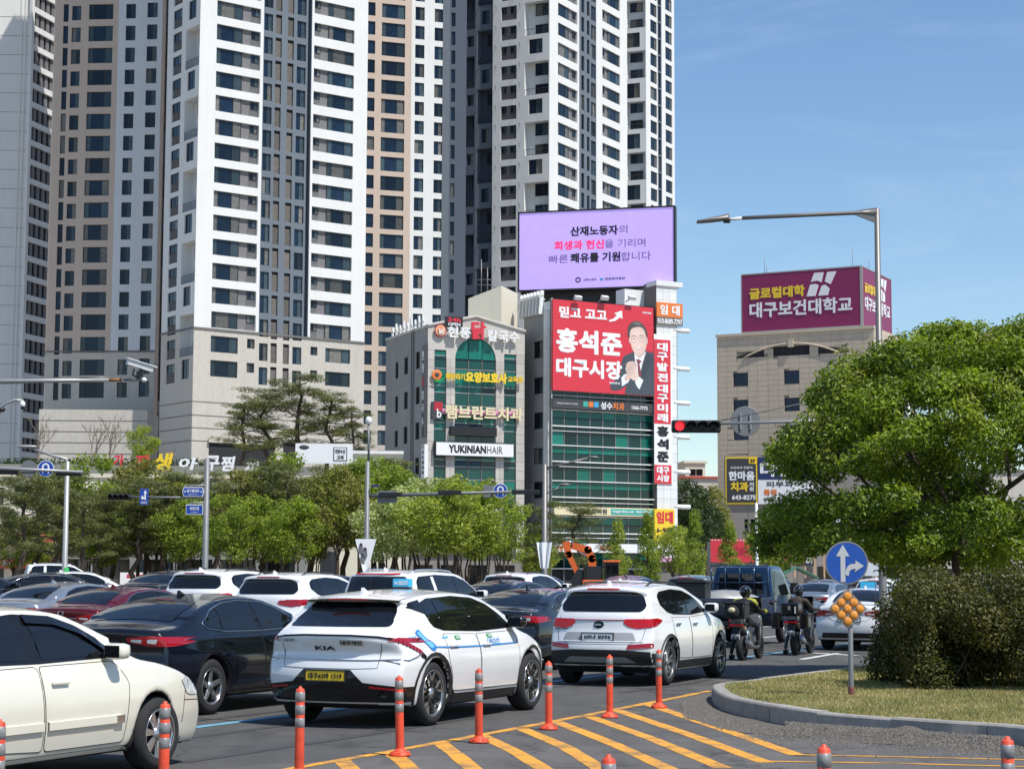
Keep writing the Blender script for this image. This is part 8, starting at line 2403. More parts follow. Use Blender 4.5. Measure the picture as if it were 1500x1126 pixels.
 door(bd,[(1.42,.38),(1.40,.56),(1.30,.72),(1.28,1.04),(2.16,1.02),(2.20,.36)],P,root,1.45,.90);door(bd,[(2.22,.36),(2.18,1.02),(3.28,1.03),(3.36,.80),(3.34,.36)],P,root,2.38,.89)
 bd.line('B',[(-.60,1.12),(-.64,.95),(-.60,.68),(-.34,.67),(.34,.67),(.60,.68),(.64,.95),(.60,1.12)],CSEAM,root,'boot_seam',.004)
 # taxi livery: blue line, plug graphic, lettering
 BLU=mat('decal_blue',(.03,.20,.52),.35);LB=mat('decal_lightblue',(.16,.48,.78),.35)
 bd.decal('R',[(.93,.89),(1.5,.868),(2.3,.862),(3.3,.872),(3.3,.888),(2.3,.880),(1.5,.888),(.95,.905)],BLU,root,'blue_line',.0065,.08)
 bd.decal('R',roundp([(.62,1.07),(.72,1.11),(.78,1.05),(.84,.99),(.96,.94),(1.00,.90),(.95,.85),(.86,.86),(.80,.92),(.68,.99)],.035),BLU,root,'plug_graphic',.0065,.05)
 bd.decal('R',roundp([(.66,1.065),(.72,1.08),(.80,.99),(.94,.925),(.93,.89),(.85,.89),(.74,.98)],.02),LB,root,'plug_graphic',.0085,.05)
 bd.decal('R',[(.44,1.00),(.62,1.015),(.62,1.03),(.44,1.02)],LB,root,'plug_graphic',.0065,.05)
 bd.decal('R',[(1.22,.985),(1.38,.99),(1.38,1.01),(1.22,1.005)],LB,root,'sticker',.0085,.05)
 for x in(1.56,2.47):bd.decal('R',[(x,.965),(x+.14,.965),(x+.14,1.01),(x,1.01)],M['sign_green'],root,'sticker',.0085,.05);bd.txt('R','금연',x+.02,.97,.10,.032,M['sign_white'],root,.02,.011)
 bd.decal('R',roundp([(2.43,.885),(2.80,.885),(2.80,.955),(2.43,.955)],.015),LB,root,'sticker',.0085,.05);bd.decal('R',roundp([(2.437,.892),(2.793,.892),(2.793,.948),(2.437,.948)],.012),P,root,'sticker',.0098,.05);bd.txt('R','SECUT',2.46,.898,.31,.043,BLU,root,.03,.0125)
 bd.txt('B','KIA',.17,.875,.26,.05,CP,root,.03,.010);bd.txt('B','DGT 모빌리티',.74,.965,.30,.035,M['sign_charcoal'],root,.01,.010)
 bd.decal('B',[(-.16,.935),(-.44,.93),(-.44,.99),(-.16,.995)],M['granite_panel'],root,'sticker',.0085,.05,False);bd.txt('B','대구개인',-.175,.942,.25,.042,CPK,root,.035,.0115);bd.txt('B','EV6',.76,.795,.14,.03,CC,root,.02,.010)
 mirror(root,bd,3.22,1.10,CP,(.12,.11,.085));antenna(root,bd,.95,P)
 bd.decal('F',roundp([(.45,.70),(.50,.82),(.86,.86),(.86,.78)],.03),CW,root,'headlight',.008,.05);bd.decal('S',roundp([(4.1,.80),(4.15,.90),(4.45,.80),(4.5,.72)],.03),CW,root,'headlight',.008,.05)
 p,n,d=bd.hit('T',1.95,0);z=p.z
 sg=empty('taxi_sign',(1.95,.02,z));sg.parent=root
 MB().bev(-.06,.06,-.11,.11,.0,.02,.008).build('sign_base',CT,sg);MB().bev(-.05,.05,-.115,.115,.02,.125,.015).build('sign_box',mat('taxi_sign_blue',(.03,.42,.70),.3,coat=.5),sg)
 q=obj('lettering',text_mesh('SECUT',.13,.05,M['sign_white'],.03,.004),sg);q.rotation_euler=(0,0,R(-90));q.location=(-.052,.03,.05)
 q=obj('lettering',text_mesh('개인',.045,.035,M['sign_white'],.03,.004),sg);q.rotation_euler=(0,0,R(-90));q.location=(-.052,.09,.055)
 return root
ev=make_ev6();face(ev,by_wheel(SP['ev6'],626,1062),'white electric taxi with a blue plug graphic, yellow plate and blue roof sign','cars queueing in the traffic','taxi',z=0.0)
# ---- SUVs
def make_suv(key,name,style,txt,lit=False,kind='sportage',vox=.027):
 root,bd,sp=base_car(key,style,vox,9);root.name=name;P=PAINT['white'];b_=sp['belt'];H=sp['H']
 if kind=='big':
  dlo=[(.42,b_+.06),(.50,1.50),(.62,1.60),(1.4,1.64),(2.3,1.615),(2.70,1.53),(3.1,1.33),(3.30,b_+.06),(2.2,b_+.01),(1.2,b_+.02)]
  bd.decal('S',roundp(dlo,.04),CP,root,'window_surround',.004)
  for ol in([(.48,b_+.08),(.55,1.50),(.66,1.565),(1.10,1.59),(1.12,b_+.05)],[(1.30,b_+.05),(1.28,1.60),(2.10,1.59),(2.14,b_+.04)],[(2.22,b_+.04),(2.18,1.59),(2.40,1.57),(2.68,1.49),(3.05,1.31),(3.18,b_+.08)]):bd.decal('S',roundp(ol,.03),CG,root,'side_window',.008)
  bd.decal('S',roundp([(1.13,b_+.03),(1.13,1.60),(1.26,1.60),(1.28,b_+.03)],.01),P,root,'pillar_panel',.0095)
  rw=[(-.70,b_+.06),(.70,b_+.06),(.62,1.60),(-.62,1.60)];xt=.15
 else:
  dlo=[(.72,b_+.20),(.74,1.40),(.90,1.475),(1.5,1.515),(2.05,1.49),(2.40,1.41),(2.80,1.22),(2.98,b_+.05),(2.1,b_-.0),(1.25,b_+.02),(.98,b_+.06)]
  bd.decal('S',roundp(dlo,.05),CP,root,'window_surround',.004)
  bd.decal('S',roundp([(.78,b_+.21),(.80,1.38),(.92,1.44),(1.06,1.455),(1.10,b_+.08),(1.0,b_+.09)],.03),CG,root,'quarter_window',.008)
  bd.decal('S',roundp([(1.14,b_+.06),(1.10,1.46),(1.5,1.485),(1.86,1.475),(1.92,b_+.03)],.02),CG,root,'side_window',.008)
  bd.decal('S',roundp([(1.99,b_+.03),(1.93,1.47),(2.1,1.455),(2.38,1.38),(2.75,1.21),(2.84,b_+.08)],.02),CG,root,'side_window',.008)
  rw=[(-.66,b_+.07),(-.72,b_+.16),(-.62,1.44),(-.50,1.475),(.50,1.475),(.62,1.44),(.72,b_+.16),(.66,b_+.07)]
 bd.decal('B',roundp(rw,.05),CG,root,'rear_window',.007,.05)
 bd.decal('B',[(-.28,H-.115),(.28,H-.115),(.26,H-.095),(-.26,H-.095)]if kind!='big' else[(-.5,H-.10),(.5,H-.10),(.5,H-.08),(-.5,H-.08)],CRL if lit else CR,root,'brake_light',.012,.04)
 xw=3.2 if kind!='big' else 3.45;xt=2.5 if kind!='big' else 2.8
 bd.decal('T',roundp([(xt,-.56),(xt,.56),(xw,.72),(xw+.02,-.72)],.05),CG,root,'windscreen',.006)
 xm=1.95 if kind!='big' else 2.16;xfe=3.02 if kind!='big' else 3.25
 door(bd,[(1.32,.42),(1.26,.66),(1.10,.84),(1.08,b_-.02),(xm-.02,b_-.03),(xm+.03,.40)],P,root,1.30,.96,CC if kind=='sportage' else P)
 door(bd,[(xm+.05,.40),(xm,b_-.03),(xfe-.06,b_),(xfe+.06,.88),(xfe+.02,.40)],P,root,xm+.20,.95,CC if kind=='sportage' else P)
 for xc in(sp['xr'],sp['xf']):
  Ra=sp['R']+.045;bd.decal('S',arc(xc,sp['R'],Ra+.05,-15,195)+arc(xc,sp['R'],Ra+.014,195,-15),CT,root,'arch_trim',.010,.05)
 bd.decal('S',[(sp['xr']+.44,.25),(sp['xf']-.44,.25),(sp['xf']-.42,.38),(sp['xr']+.42,.38)],CT,root,'sill',.008,.08)
 bd.decal('S',[(.08,.30),(.46,.30),(.48,.50),(.08,.54)],CT,root,'bumper_trim',.008,.05)
 bd.decal('B',[(-.83,.34),(-.83,.545),(-.40,.575),(.40,.575),(.83,.545),(.83,.34)],CT,root,'bumper_trim',.008,.05)
 if kind=='sportage':
  bd.decal('B',roundp([(-.62,.38),(.62,.38),(.46,.47),(-.46,.47)],.03),CGREY,root,'skid_plate',.014,.05)
  bd.decal('B',roundp([(.48,.58),(.50,.655),(.86,.68),(.86,.61)],.02),CR,root,'fog_light',.011,.04)
  bd.decal('B',roundp([(.40,.99),(.42,1.05),(.86,1.05),(.86,.93),(.62,.90),(.48,.93)],.03),CRL if lit else CR,root,'tail_light',.010,.03)
  bd.decal('S',roundp([(.14,.92),(.14,1.05),(.50,1.06),(.66,1.03),(.42,.945)],.03),CR,root,'tail_light',.009,.03)
  bd.line('B',[(-.42,1.035),(.42,1.035)],CR,root,'lamp_strip',.008,.004)
  bd.line('B',[(-.72,.70),(.72,.70)],P,root,'crease',.012,.0);bd.decal('B',roundp([(-.62,.70),(.62,.70),(.56,.84),(-.56,.84)],.04),mat('recess_grey',(.33,.34,.35),.4),root,'plate_recess',.006,.05)
  numberplate(root,bd,.775,txt);p,n,d=bd.hit('B',0,.96);MB().lathe([(.001,.018),(.05,.016),(.062,0)],24,mtx=Matrix.Translation((p.x+.004,0,.96))@Matrix.Rotation(R(-90),4,'Y')@Matrix.Scale(1.5,4,(0,1,0))).build('emblem',CP,root);bd.txt('B','KIA',.055,.945,.11,.03,CC,root,.02,.022)
  bd.txt('B','SPORTAGE',.80,.88,.26,.024,CPK,root,.02,.010)
  bd.line('B',[(-.70,1.10),(-.74,.90),(-.70,.72),(-.5,.66),(.5,.66),(.70,.72),(.74,.90),(.70,1.10)],CSEAM,root,'boot_seam',.004)
 elif kind=='tucson':
  bd.decal('B',roundp([(.34,.97),(.38,1.035),(.86,1.05),(.88,.95),(.66,.90),(.46,.93)],.03),CR,root,'tail_light',.010,.03);bd.decal('S',roundp([(.14,.92),(.14,1.05),(.52,1.06),(.44,.95)],.03),CR,root,'tail_light',.009,.03)
  numberplate(root,bd,.72,txt);std_lamp_emblem(root,bd,.98)
 elif kind=='big':
  bd.decal('B',roundp([(.70,.92),(.70,1.18),(.88,1.20),(.90,.92)],.03),CR,root,'tail_light',.010,.03);bd.decal('S',roundp([(.05,.92),(.06,1.18),(.28,1.18),(.26,.94)],.03),CR,root,'tail_light',.009,.03)
  numberplate(root,bd,.85,txt)
  # roof rails
 for sg in(-1,1):
  pts=[]
  for i in range(9):
   x=(.75 if kind!='big' else .6)+i*(.20 if kind!='big' else .26);p,n,d=bd.hit('T',x,sg*.55);pts.append((x,sg*.55,p.z+(.04 if 0<i<8 else-.01)))
  MB().tube(pts,.016,6).build('roof_rail',CT if kind!='big' else CC,root)
 mirror(root,bd,2.88 if kind!='big' else 3.12,b_+.07,P if kind!='sportage' else P,(.12,.11,.10));antenna(root,bd,.62,P)
 bd.decal('F',roundp([(.42,.80),(.46,.92),(.86,.98),(.86,.86)],.03),CW,root,'headlight',.008,.05);bd.decal('F',roundp([(-.36,.62),(.36,.62),(.34,.86),(-.34,.86)],.04),CGI,root,'grille',.006)
 return root,bd
GQ='cars queueing in the traffic'
sp_,_=make_suv('sportage','white_suv',('double',5),'60나 8396',True,'sportage',.022)
face(sp_,by_wheel(SP['sportage'],974,1003),'white SUV with lit red tail lights and black lower cladding right of the taxi',GQ,z=0.0)
tuc,_=make_suv('sportage','white_suv',('multi',10),'38노 4132',False,'tucson')
big,_=make_suv('suv','white_suv',('double',5),'71마 2046',True,'big',.03)
# ---- the cream sedan in the left foreground
def make_cream():
 root,bd,sp=base_car('sm5',('paddle',7),.022,9);root.name='cream_sedan';P=PAINT['cream'];b_=sp['belt']
 dlo=[(.98,b_+.10),(1.30,1.28),(1.65,1.36),(2.1,1.395),(2.6,1.365),(2.85,1.29),(3.16,1.12),(3.30,b_+.03),(2.2,b_+.01),(1.2,b_+.02)]
 bd.decal('S',roundp(dlo,.04),CP,root,'window_surround',.004)
 bd.decal('S',roundp([(1.36,b_+.05),(1.40,1.28),(1.7,1.345),(2.05,1.365),(2.10,b_+.04)],.03),CG,root,'side_window',.008)
 bd.decal('S',roundp([(2.26,b_+.04),(2.22,1.37),(2.55,1.35),(2.82,1.27),(3.08,1.13),(3.15,b_+.05)],.03),CG,root,'side_window',.008)
 bd.decal('S',roundp([(1.02,b_+.10),(1.25,1.24),(1.30,1.24),(1.28,b_+.05)],.02),CG,root,'quarter_window',.008)
 # rain deflector over the doors
 for sg in(-1,1):
  ax='R' if sg<0 else 'L';a,c=[],[]
  for i in range(15):
   t=i/14;x=2.2+.98*t;z=float(np.interp(x,[2.2,2.55,2.82,3.08,3.2],[1.395,1.375,1.30,1.165,1.08]))
   p,n,d=bd.hit(ax,x,z);q,n2,d=bd.hit(ax,x,z-.07);a.append(p+Vector((0,sg*.012,0)));c.append(q+Vector((0,sg*.035,0)))
  b=MB();[b.quad(a[i],a[i+1],c[i+1],c[i])for i in range(14)];b.build('rain_deflector',CG,root)
 door(bd,[(1.42,.34),(1.38,.62),(1.18,.80),(1.16,b_-.02),(2.16,b_-.01),(2.20,.30)],P,root,1.42,.84,P)
 door(bd,[(2.22,.30),(2.18,b_-.01),(3.20,b_),(3.36,.80),(3.30,.30)],P,root,2.40,.84,P)
 for(x0,x1)in((1.50,2.17),(2.23,3.22)):
  pts=[]
  for i in range(9):
   x=x0+(x1-x0)*i/8;p,n,d=bd.hit('R',x,.50);pts.append(p)
  for sg in(-1,1):
   b=MB()
   for i in range(8):
    a,c=pts[i],pts[i+1];f=lambda q,z,o:(q.x,sg*(abs(q.y)+o),z)
    b.quad(f(a,.46,0),f(c,.46,0),f(c,.468,.022),f(a,.468,.022));b.quad(f(a,.468,.022),f(c,.468,.022),f(c,.532,.022),f(a,.532,.022));b.quad(f(a,.532,.022),f(c,.532,.022),f(c,.54,0),f(a,.54,0))
   b.build('side_moulding',P,root)
   if x1>3:MB().bev(3.14,3.25,sg*(abs(pts[-1].y)+.02),sg*(abs(pts[-1].y)+.028),.468,.532,.003).build('moulding_cap',CC,root)
 bd.decal('T',roundp([(2.88,-.52),(2.88,.52),(3.56,.66),(3.58,-.66)],.05),CG,root,'windscreen',.006);bd.decal('T',roundp([(.82,-.58),(.82,.58),(1.40,.47),(1.40,-.47)],.05),CG,root,'rear_window',.006)
 bd.line('S',[(4.28,.98),(4.30,.80),(4.26,.60),(4.24,.40)],CSEAM,root,'seam',.004);bd.line('T',[(4.60,-.58),(3.64,-.70),(3.64,.70),(4.60,.58)],CSEAM,root,'bonnet_seam',.004)
 bd.line('S',[(4.26,.60),(4.5,.59),(4.8,.56)],CSEAM,root,'bumper_seam',.004)
 bd.decal('S',roundp([(4.36,.64),(4.33,.78),(4.45,.85),(4.66,.75),(4.70,.64)],.04),CW,root,'headlight',.008,.03);bd.decal('F',roundp([(.42,.62),(.44,.76),(.84,.80),(.84,.64)],.03),CW,root,'headlight',.008,.04)
 bd.line('S',roundp([(4.36,.64),(4.33,.78),(4.45,.85),(4.66,.75),(4.70,.64)],.04),CSEAM,root,'seam',.004)
 bd.decal('F',roundp([(-.34,.56),(.34,.56),(.30,.74),(-.30,.74)],.04),CGI,root,'grille',.006)
 bd.decal('S',[(1.48,.215),(3.42,.215),(3.42,.27),(1.48,.27)],CT,root,'sill',.003);bd.decal('S',roundp([(3.30,.22),(3.42,.22),(3.46,.36),(3.44,.42),(3.38,.30)],.02),CT,root,'mud_flap',.012,.05)
 bd.decal('B',roundp([(.50,.80),(.52,.95),(.86,.95),(.86,.80)],.03),CR,root,'tail_light',.009,.04);bd.decal('S',roundp([(.08,.80),(.07,.95),(.35,.95),(.30,.82)],.03),CR,root,'tail_light',.009,.04)
 numberplate(root,bd,.78,'25무 7730')
 mirror(root,bd,3.10,b_+.045,P,(.10,.10,.085))
 return root
cr=make_cream();face(cr,by_wheel(SP['sm5'],223,1128,'xf'),'cream sedan cut by the left edge with silver wheel covers and a door moulding',GQ,z=0.0)
# ---- copies through the queue: lane offset s, distance t along the road
def put(proto,s,t,label,paint_=None,name=None,cat='car',rz=None,z=None):
 old=PAINT[{'black_sedan':'black','silver_sedan':'silver'}.get(proto.name.split('.')[0],'white')]
 r=copy_tree(proto);p=lane(s,t)
 for k in('label','category','group'):
  if k in r:del r[k]
 r.location=(p.x,p.y,gz(p)if z is None else z);r.rotation_euler=(0,0,R(66.2)if rz is None else rz)
 tag(r,label,cat,GQ)
 if name:r.name=name
 if paint_ and PAINT[paint_]!=old:recolor(r,PAINT[paint_],old)
 return r
S_,B_,T_,G_,M_=proto_sedan,proto_malibu,tuc,big,proto_malibu
# the prototypes themselves take a place in the queue
face(S_,lane(-25.5,31.8),'silver sedan at the left edge showing its whole rear with the plate',GQ,z=.08)
face(T_,lane(-20.9,34.4),'middle one of the three white SUVs in a row behind the dark sedans',GQ)
face(G_,lane(-18.0,33.9),'tallest white SUV with roof rails directly behind the taxi roof sign',GQ)
put(S_,-23.1,30.6,'dark red sedan between the silver sedan and the black one','red','red_sedan',z=.0)
put(T_,-24.7,37.4,'leftmost of the three white SUVs in a row behind the dark sedans',None,'white_suv')
put(B_,-14.35,31.6,'dark grey sedan half hidden behind the front of the taxi','darkgrey','dark_sedan')
put(B_,-17.3,43.0,'black sedan whose red light bar shows left of the white SUV window','black','black_sedan')
put(S_,-20.2,43.4,'dark navy sedan ahead of the middle white SUV','navy','dark_sedan')
put(T_,-23.5,52.4,'white SUV seen from its side beyond the dark navy sedan',None,'white_suv')
put(S_,-20.5,53.0,'white sedan roof just above the white SUV with lit lamps','white','white_sedan')
put(S_,-10.85,44.2,'white taxi sedan ahead of the motorcycles partly behind the amber diamond','white','white_taxi','taxi')
put(B_,-30.0,33.5,'black sedan corner at the extreme left edge','black','black_sedan')
fill=[(-24.0,63.0,B_,'black','black sedan in front of the orange excavator'),(-20.6,61.0,T_,'grey','dark grey SUV above the tail of the white one'),(-20.6,68.5,S_,'white','white sedan just left of the blue truck cab'),
(-17.2,64.0,S_,'silver','silver sedan right of the blue truck behind the riders'),(-14.0,60.5,B_,'white','white sedan beyond the second rider'),(-17.2,74.0,T_,None,'small white SUV right of the blue arrow sign'),(-14.0,69.0,S_,'darkgrey','dark sedan behind the arrow sign pole'),
(-27.2,46.0,B_,'black','black sedan roof behind the silver sedan'),(-27.4,62.0,S_,'grey','grey sedan left of the orange excavator'),(-24.0,71.5,S_,'white','far white sedan between the black ones'),(-27.4,72.0,B_,'navy','navy sedan far beyond the white SUV'),
(-10.9,54.5,T_,'grey','grey SUV ahead of the white taxi sedan'),(-10.9,64.5,S_,'white','white sedan far ahead near the bush'),(-30.8,44.0,S_,'darkgrey','dark sedan beyond the silver one at the left'),(-24.0,81,B_,'black','farthest black sedan in the middle lanes'),(-20.6,78,S_,'silver','farthest silver sedan left of the truck'),(-17.2,84,B_,'white','farthest white sedan beyond the small white SUV')]
for s,t,pr,pc,lb in fill:put(pr,s,t,lb,pc,{'black':'black_sedan','white':'white_sedan','silver':'silver_sedan','grey':'grey_suv' if pr is T_ else 'grey_sedan','navy':'dark_sedan','darkgrey':'dark_sedan',None:'white_suv'}[pc])
# cars crossing at the far left
p=PT(14,855,66)
r=copy_tree(S_,(p.x,p.y,.35),R(15),'white taxi sedan with a green roof sign turning at the far left');r['category']='taxi';r['group']=GQ;r.name='white_taxi';recolor(r,PAINT['white'],PAINT['silver'])
sgn=empty('taxi_sign',(1.9,0,1.46));sgn.parent=r;MB().bev(-.08,.08,-.2,.2,0,.14,.03).build('sign_box',mat('taxi_sign_green',(.03,.42,.10),.3,coat=.4),sgn)
p=PT(34,850,104);r=copy_tree(G_,(p.x,p.y,.55),R(10),'white van like SUV behind the green signed taxi at the far left');r['category']='car';r.name='white_suv'
p=PT(-40,850,58);r=copy_tree(B_,(p.x,p.y,.3),R(20),'dark car nose at the far left edge behind the silver sedan');r.name='black_sedan';r['category']='car'
# taxi details on the white taxi sedan ahead
tx=[o for o in bpy.data.objects if o.name.startswith('white_taxi')and o.get('label','').startswith('white taxi sedan ahead')][0]
sgn=empty('taxi_sign',(2.0,0,1.46));sgn.parent=tx;MB().bev(-.08,.08,-.2,.2,0,.14,.03).build('sign_box',bpy.data.materials['taxi_sign_blue'],sgn)
# ================================================================ blue cargo truck
tr=empty('blue_truck',(0,0,0));P=PAINT['blue'];b=MB()
W_=1.70
cab=[(2.95,.45),(2.95,1.15),(2.98,1.50),(3.06,1.88),(3.2,1.96),(3.9,1.98),(4.25,1.90),(4.62,1.45),(4.95,1.10),(5.08,.85),(5.10,.45)]
me_=MB();me_.prism([(a,c)for a,c in catmull(cab,3)],-W_/2,W_/2)
bm=bmesh.new();t_=bpy.data.meshes.new('t');t_.from_pydata(me_.v,[],me_.f);bm.from_mesh(t_)
bmesh.ops.recalc_face_normals(bm,faces=bm.faces[:])
ed=[e for e in bm.edges if abs(abs(e.verts[0].co.y)-W_/2)<1e-4 and abs(e.verts[0].co.y-e.verts[1].co.y)<1e-4]
bmesh.ops.bevel(bm,geom=ed,offset=.09,segments=4,affect='EDGES',profile=.5)
for v in bm.verts:
 if v.co.z>1.15:v.co.y*=1-.14*(v.co.z-1.15)/.8
cb=MB();cb.addbm(bm,0,None,True);cab_o=cb.build('cab',P,tr)
MB().prism([(-.60,1.28),(.60,1.28),(.54,1.78),(-.54,1.78)],2.90,2.94,plane='yz').build('rear_window',CG,tr)
for sg in(-1,1):
 b=MB();f=lambda x,z:(x,sg*(W_/2*(1-.14*max(0,z-1.15)/.8)+.006),z)
 b.poly([f(*q)for q in roundp([(3.15,1.24),(3.22,1.78),(3.95,1.80),(4.20,1.70),(4.52,1.24)],.05)]);b.build('side_window',CG,tr)
 b=MB();b.tube([(x,sg*(W_/2+.004),z)for x,z in((3.05,.6),(3.02,1.2),(3.1,1.85))],.006,5);b.tube([(x,sg*(W_/2+.002),z)for x,z in((4.6,1.2),(4.62,.8),(4.5,.55))],.006,5);b.build('seam',CSEAM,tr)
 MB().bev(4.45,4.60,sg*(W_/2+.12)-.1,sg*(W_/2+.12)+.1,1.25,1.55,.03).build('mirror',CT,tr)
 MB().bev(3.12,3.30,min(sg*W_/2,sg*(W_/2+.03)),max(sg*W_/2,sg*(W_/2+.03)),1.06,1.10,.01).build('handle',CT,tr)
MB().box(0,2.86,-.82,.82,.78,.84).build('bed_floor',M['grey_panel'],tr)
for(x0,x1,y0,y1,nm)in((0,2.86,-.86,-.82,'side_board'),(0,2.86,.82,.86,'side_board'),(-.04,0,-.86,.86,'tailgate'),(2.82,2.86,-.82,.82,'headboard')):
 MB().bev(x0,x1,y0,y1,.80,1.18 if nm!='headboard' else 1.2,.01).build(nm,P,tr)
for k in range(3):MB().box(-.05,-.042,-.8,.8,.88+k*.1,.90+k*.1).build('crease',CT,tr)
fr_=MB()
for y in(-.75,-.38,0,.38,.75):fr_.tube([(2.84,y,1.2),(2.84,y,1.98)],.02,6)
for z in(1.55,1.98):fr_.tube([(2.84,-.78,z),(2.84,.78,z)],.02,6)
fr_.build('guard_frame',P,tr)
t_=obj('lettering',text_mesh('HYUNDAI',.55,.07,CPL,.03,.004),tr);t_.rotation_euler=(0,0,R(-90));t_.location=(-.052,.75,1.0)
MB().box(.1,4.9,-.35,.35,.42,.62).build('chassis',CU,tr);MB().box(-.02,.02,-.75,.75,.52,.64).build('rear_bumper',CT,tr)
for sg in(-1,1):MB().box(-.06,-.02,sg*.72-.11,sg*.72+.11,.62,.74).build('tail_light',CR,tr);MB().box(.15,1.2,sg*.8-.03,sg*.8+.03,.35,.6).build('mudguard',CT,tr)
numberplate_dummy=MB().box(-.045,-.025,-.20,.20,.44,.54).build('number_plate',CPL,tr)
for xc,sg in((.95,-1),(.95,1),(4.25,-1),(4.25,1)):
 tm,rm=wheel_meshes(.31,.18,.19,('multi',8),sg<0);w_=empty('wheel',(xc,sg*.70,.31));w_.parent=tr;obj('tyre',tm,w_);obj('rim',rm,w_)
face(tr,lane(-14.4,44.3),'blue open bed cargo truck with a guard frame behind its cab',GQ,'truck')
# black tool box on the truck bed
q=Vector(tr.location)+DD*.4+Vector((-NN.x,-NN.y,0))*.42
e=empty('tool_box',(q.x,q.y,tr.location.z+.84),R(66.2),'black storage box standing on the rear of the blue truck bed','box');MB().bev(-.22,.25,-.36,.36,.30,.70,.03).build('case',CT,e);MB().bev(-.24,.27,-.38,.38,.70,.76,.02).build('lid',CT,e);MB().box(-.2,.2,-.3,.3,0,.30).build('crate',M['grey_panel'],e)
e=empty('yellow_sack',tuple(Vector(tr.location)+DD*1.6+Vector((0,0,.84))),0,'pale tarpaulin load heaped on the blue truck bed','tarpaulin');b=MB();b.ell((0,0,.22),(.9,.6,.32),14);o=b.build('cloth',M['pole_light'],e);e.name='tarpaulin'
for v in o.data.vertices:v.co.z=max(0,v.co.z+.05*math.sin(v.co.x*9)*math.cos(v.co.y*8))
# ================================================================ orange excavator
EX=mat('excavator_orange',(.70,.13,.02),.45,var=.12,vs=3,streak=.2);p=PT(872,850,97)
ex=empty('excavator',(p.x,p.y,0.0),0,'orange tracked excavator with its arm folded in front of the glass building','excavator')
q=lambda px,py:PT(px,py,97)-Vector((p.x,0,0))
kx=.62
def eb(x0,x1,y0,y1,z0,z1,r_,nm,m,dx=.25,dz=.35):return MB().bev(x0*kx+dx,x1*kx+dx,y0*kx,y1*kx,z0*kx+dz,z1*kx+dz,r_).build(nm,m,ex)
for sg in(-1,1):eb(-1.9,1.9,sg*1.1-.25,sg*1.1+.25,.05,.85,.12,'track',CT)
eb(-1.5,1.9,-1.2,1.2,.95,1.9,.06,'house',EX);eb(1.0,2.4,-1.2,1.2,.95,1.75,.15,'counterweight',EX)
eb(.3,1.5,-1.15,-.2,1.2,3.3,.08,'cabin',CP);eb(.2,1.6,-1.2,-.1,3.3,3.5,.05,'cabin_roof',EX)
for(x0,x1,z0,z1)in((.4,.8,1.5,3.1),(.9,1.42,1.9,3.1)):eb(x0,x1,-1.19,-1.16,z0,z1,.004,'cabin_window',CG)
eb(-1.4,.2,-1.0,.6,1.6,3.0,.08,'engine_cover',CP);eb(-1.2,0,-1.03,-1.0,1.8,2.9,.004,'grille',CT)
def boom(pts,w0,w1,nm,m=EX,th=.22):
 b=MB();n=len(pts)
 for i in range(n-1):
  a,c=Vector(pts[i]),Vector(pts[i+1]);d=(c-a).normalized();u_=Vector((-d.z,0,d.x));wa=w0+(w1-w0)*i/(n-1);wb=w0+(w1-w0)*(i+1)/(n-1)
  k=len(b.v)
  for(pt,w)in((a,wa),(c,wb)):
   for s1,s2 in((1,-1),(1,1),(-1,1),(-1,-1)):b.v.append((pt.x+u_.x*w*s1,pt.y+th*s2,pt.z+u_.z*w*s1))
  for j in range(4):b.f.append((k+j,k+(j+1)%4,k+4+(j+1)%4,k+4+j));b.m.append(0);b.s.append(False)
  b.f.append((k,k+1,k+2,k+3));b.m.append(0);b.s.append(False);b.f.append((k+7,k+6,k+5,k+4));b.m.append(0);b.s.append(False)
 return b.build(nm,m,ex)
z=lambda px,py:(q(px,py).x,-.1,q(px,py).z)
for pts_,nm_,w_a,w_b in(([z(868,836),z(867,818),z(861,805),z(838,799)],'boom',.20,.17),([z(829,793),z(833,812),z(845,838)],'stick',.18,.12)):
 boom(pts_,w_a,w_b,nm_,EX,.2)
 jb=MB();[jb.lathe([(.001,-.2),(w_a*.98,-.2),(w_a*.98,.2),(.001,.2)],14,mtx=Matrix.Translation(c_)@Matrix.Rotation(R(90),4,'X'),sm=False)for c_ in pts_[1:-1]];jb.build('joint',EX,ex)
MB().tube([z(840,800),z(829,797)],.14,6).build('linkage',CT,ex);MB().tube([z(872,820),z(846,806)],.08,8).build('ram',CC,ex);MB().tube([z(840,795),z(829,792)],.08,8).build('ram',CC,ex)
b=MB();c=z(848,842);b.prism([(c[0]-.5,c[2]-.5),(c[0]+.4,c[2]-.6),(c[0]+.5,c[2]+.2),(c[0]-.1,c[2]+.3)],-.5,.4);b.build('bucket',CT,ex)
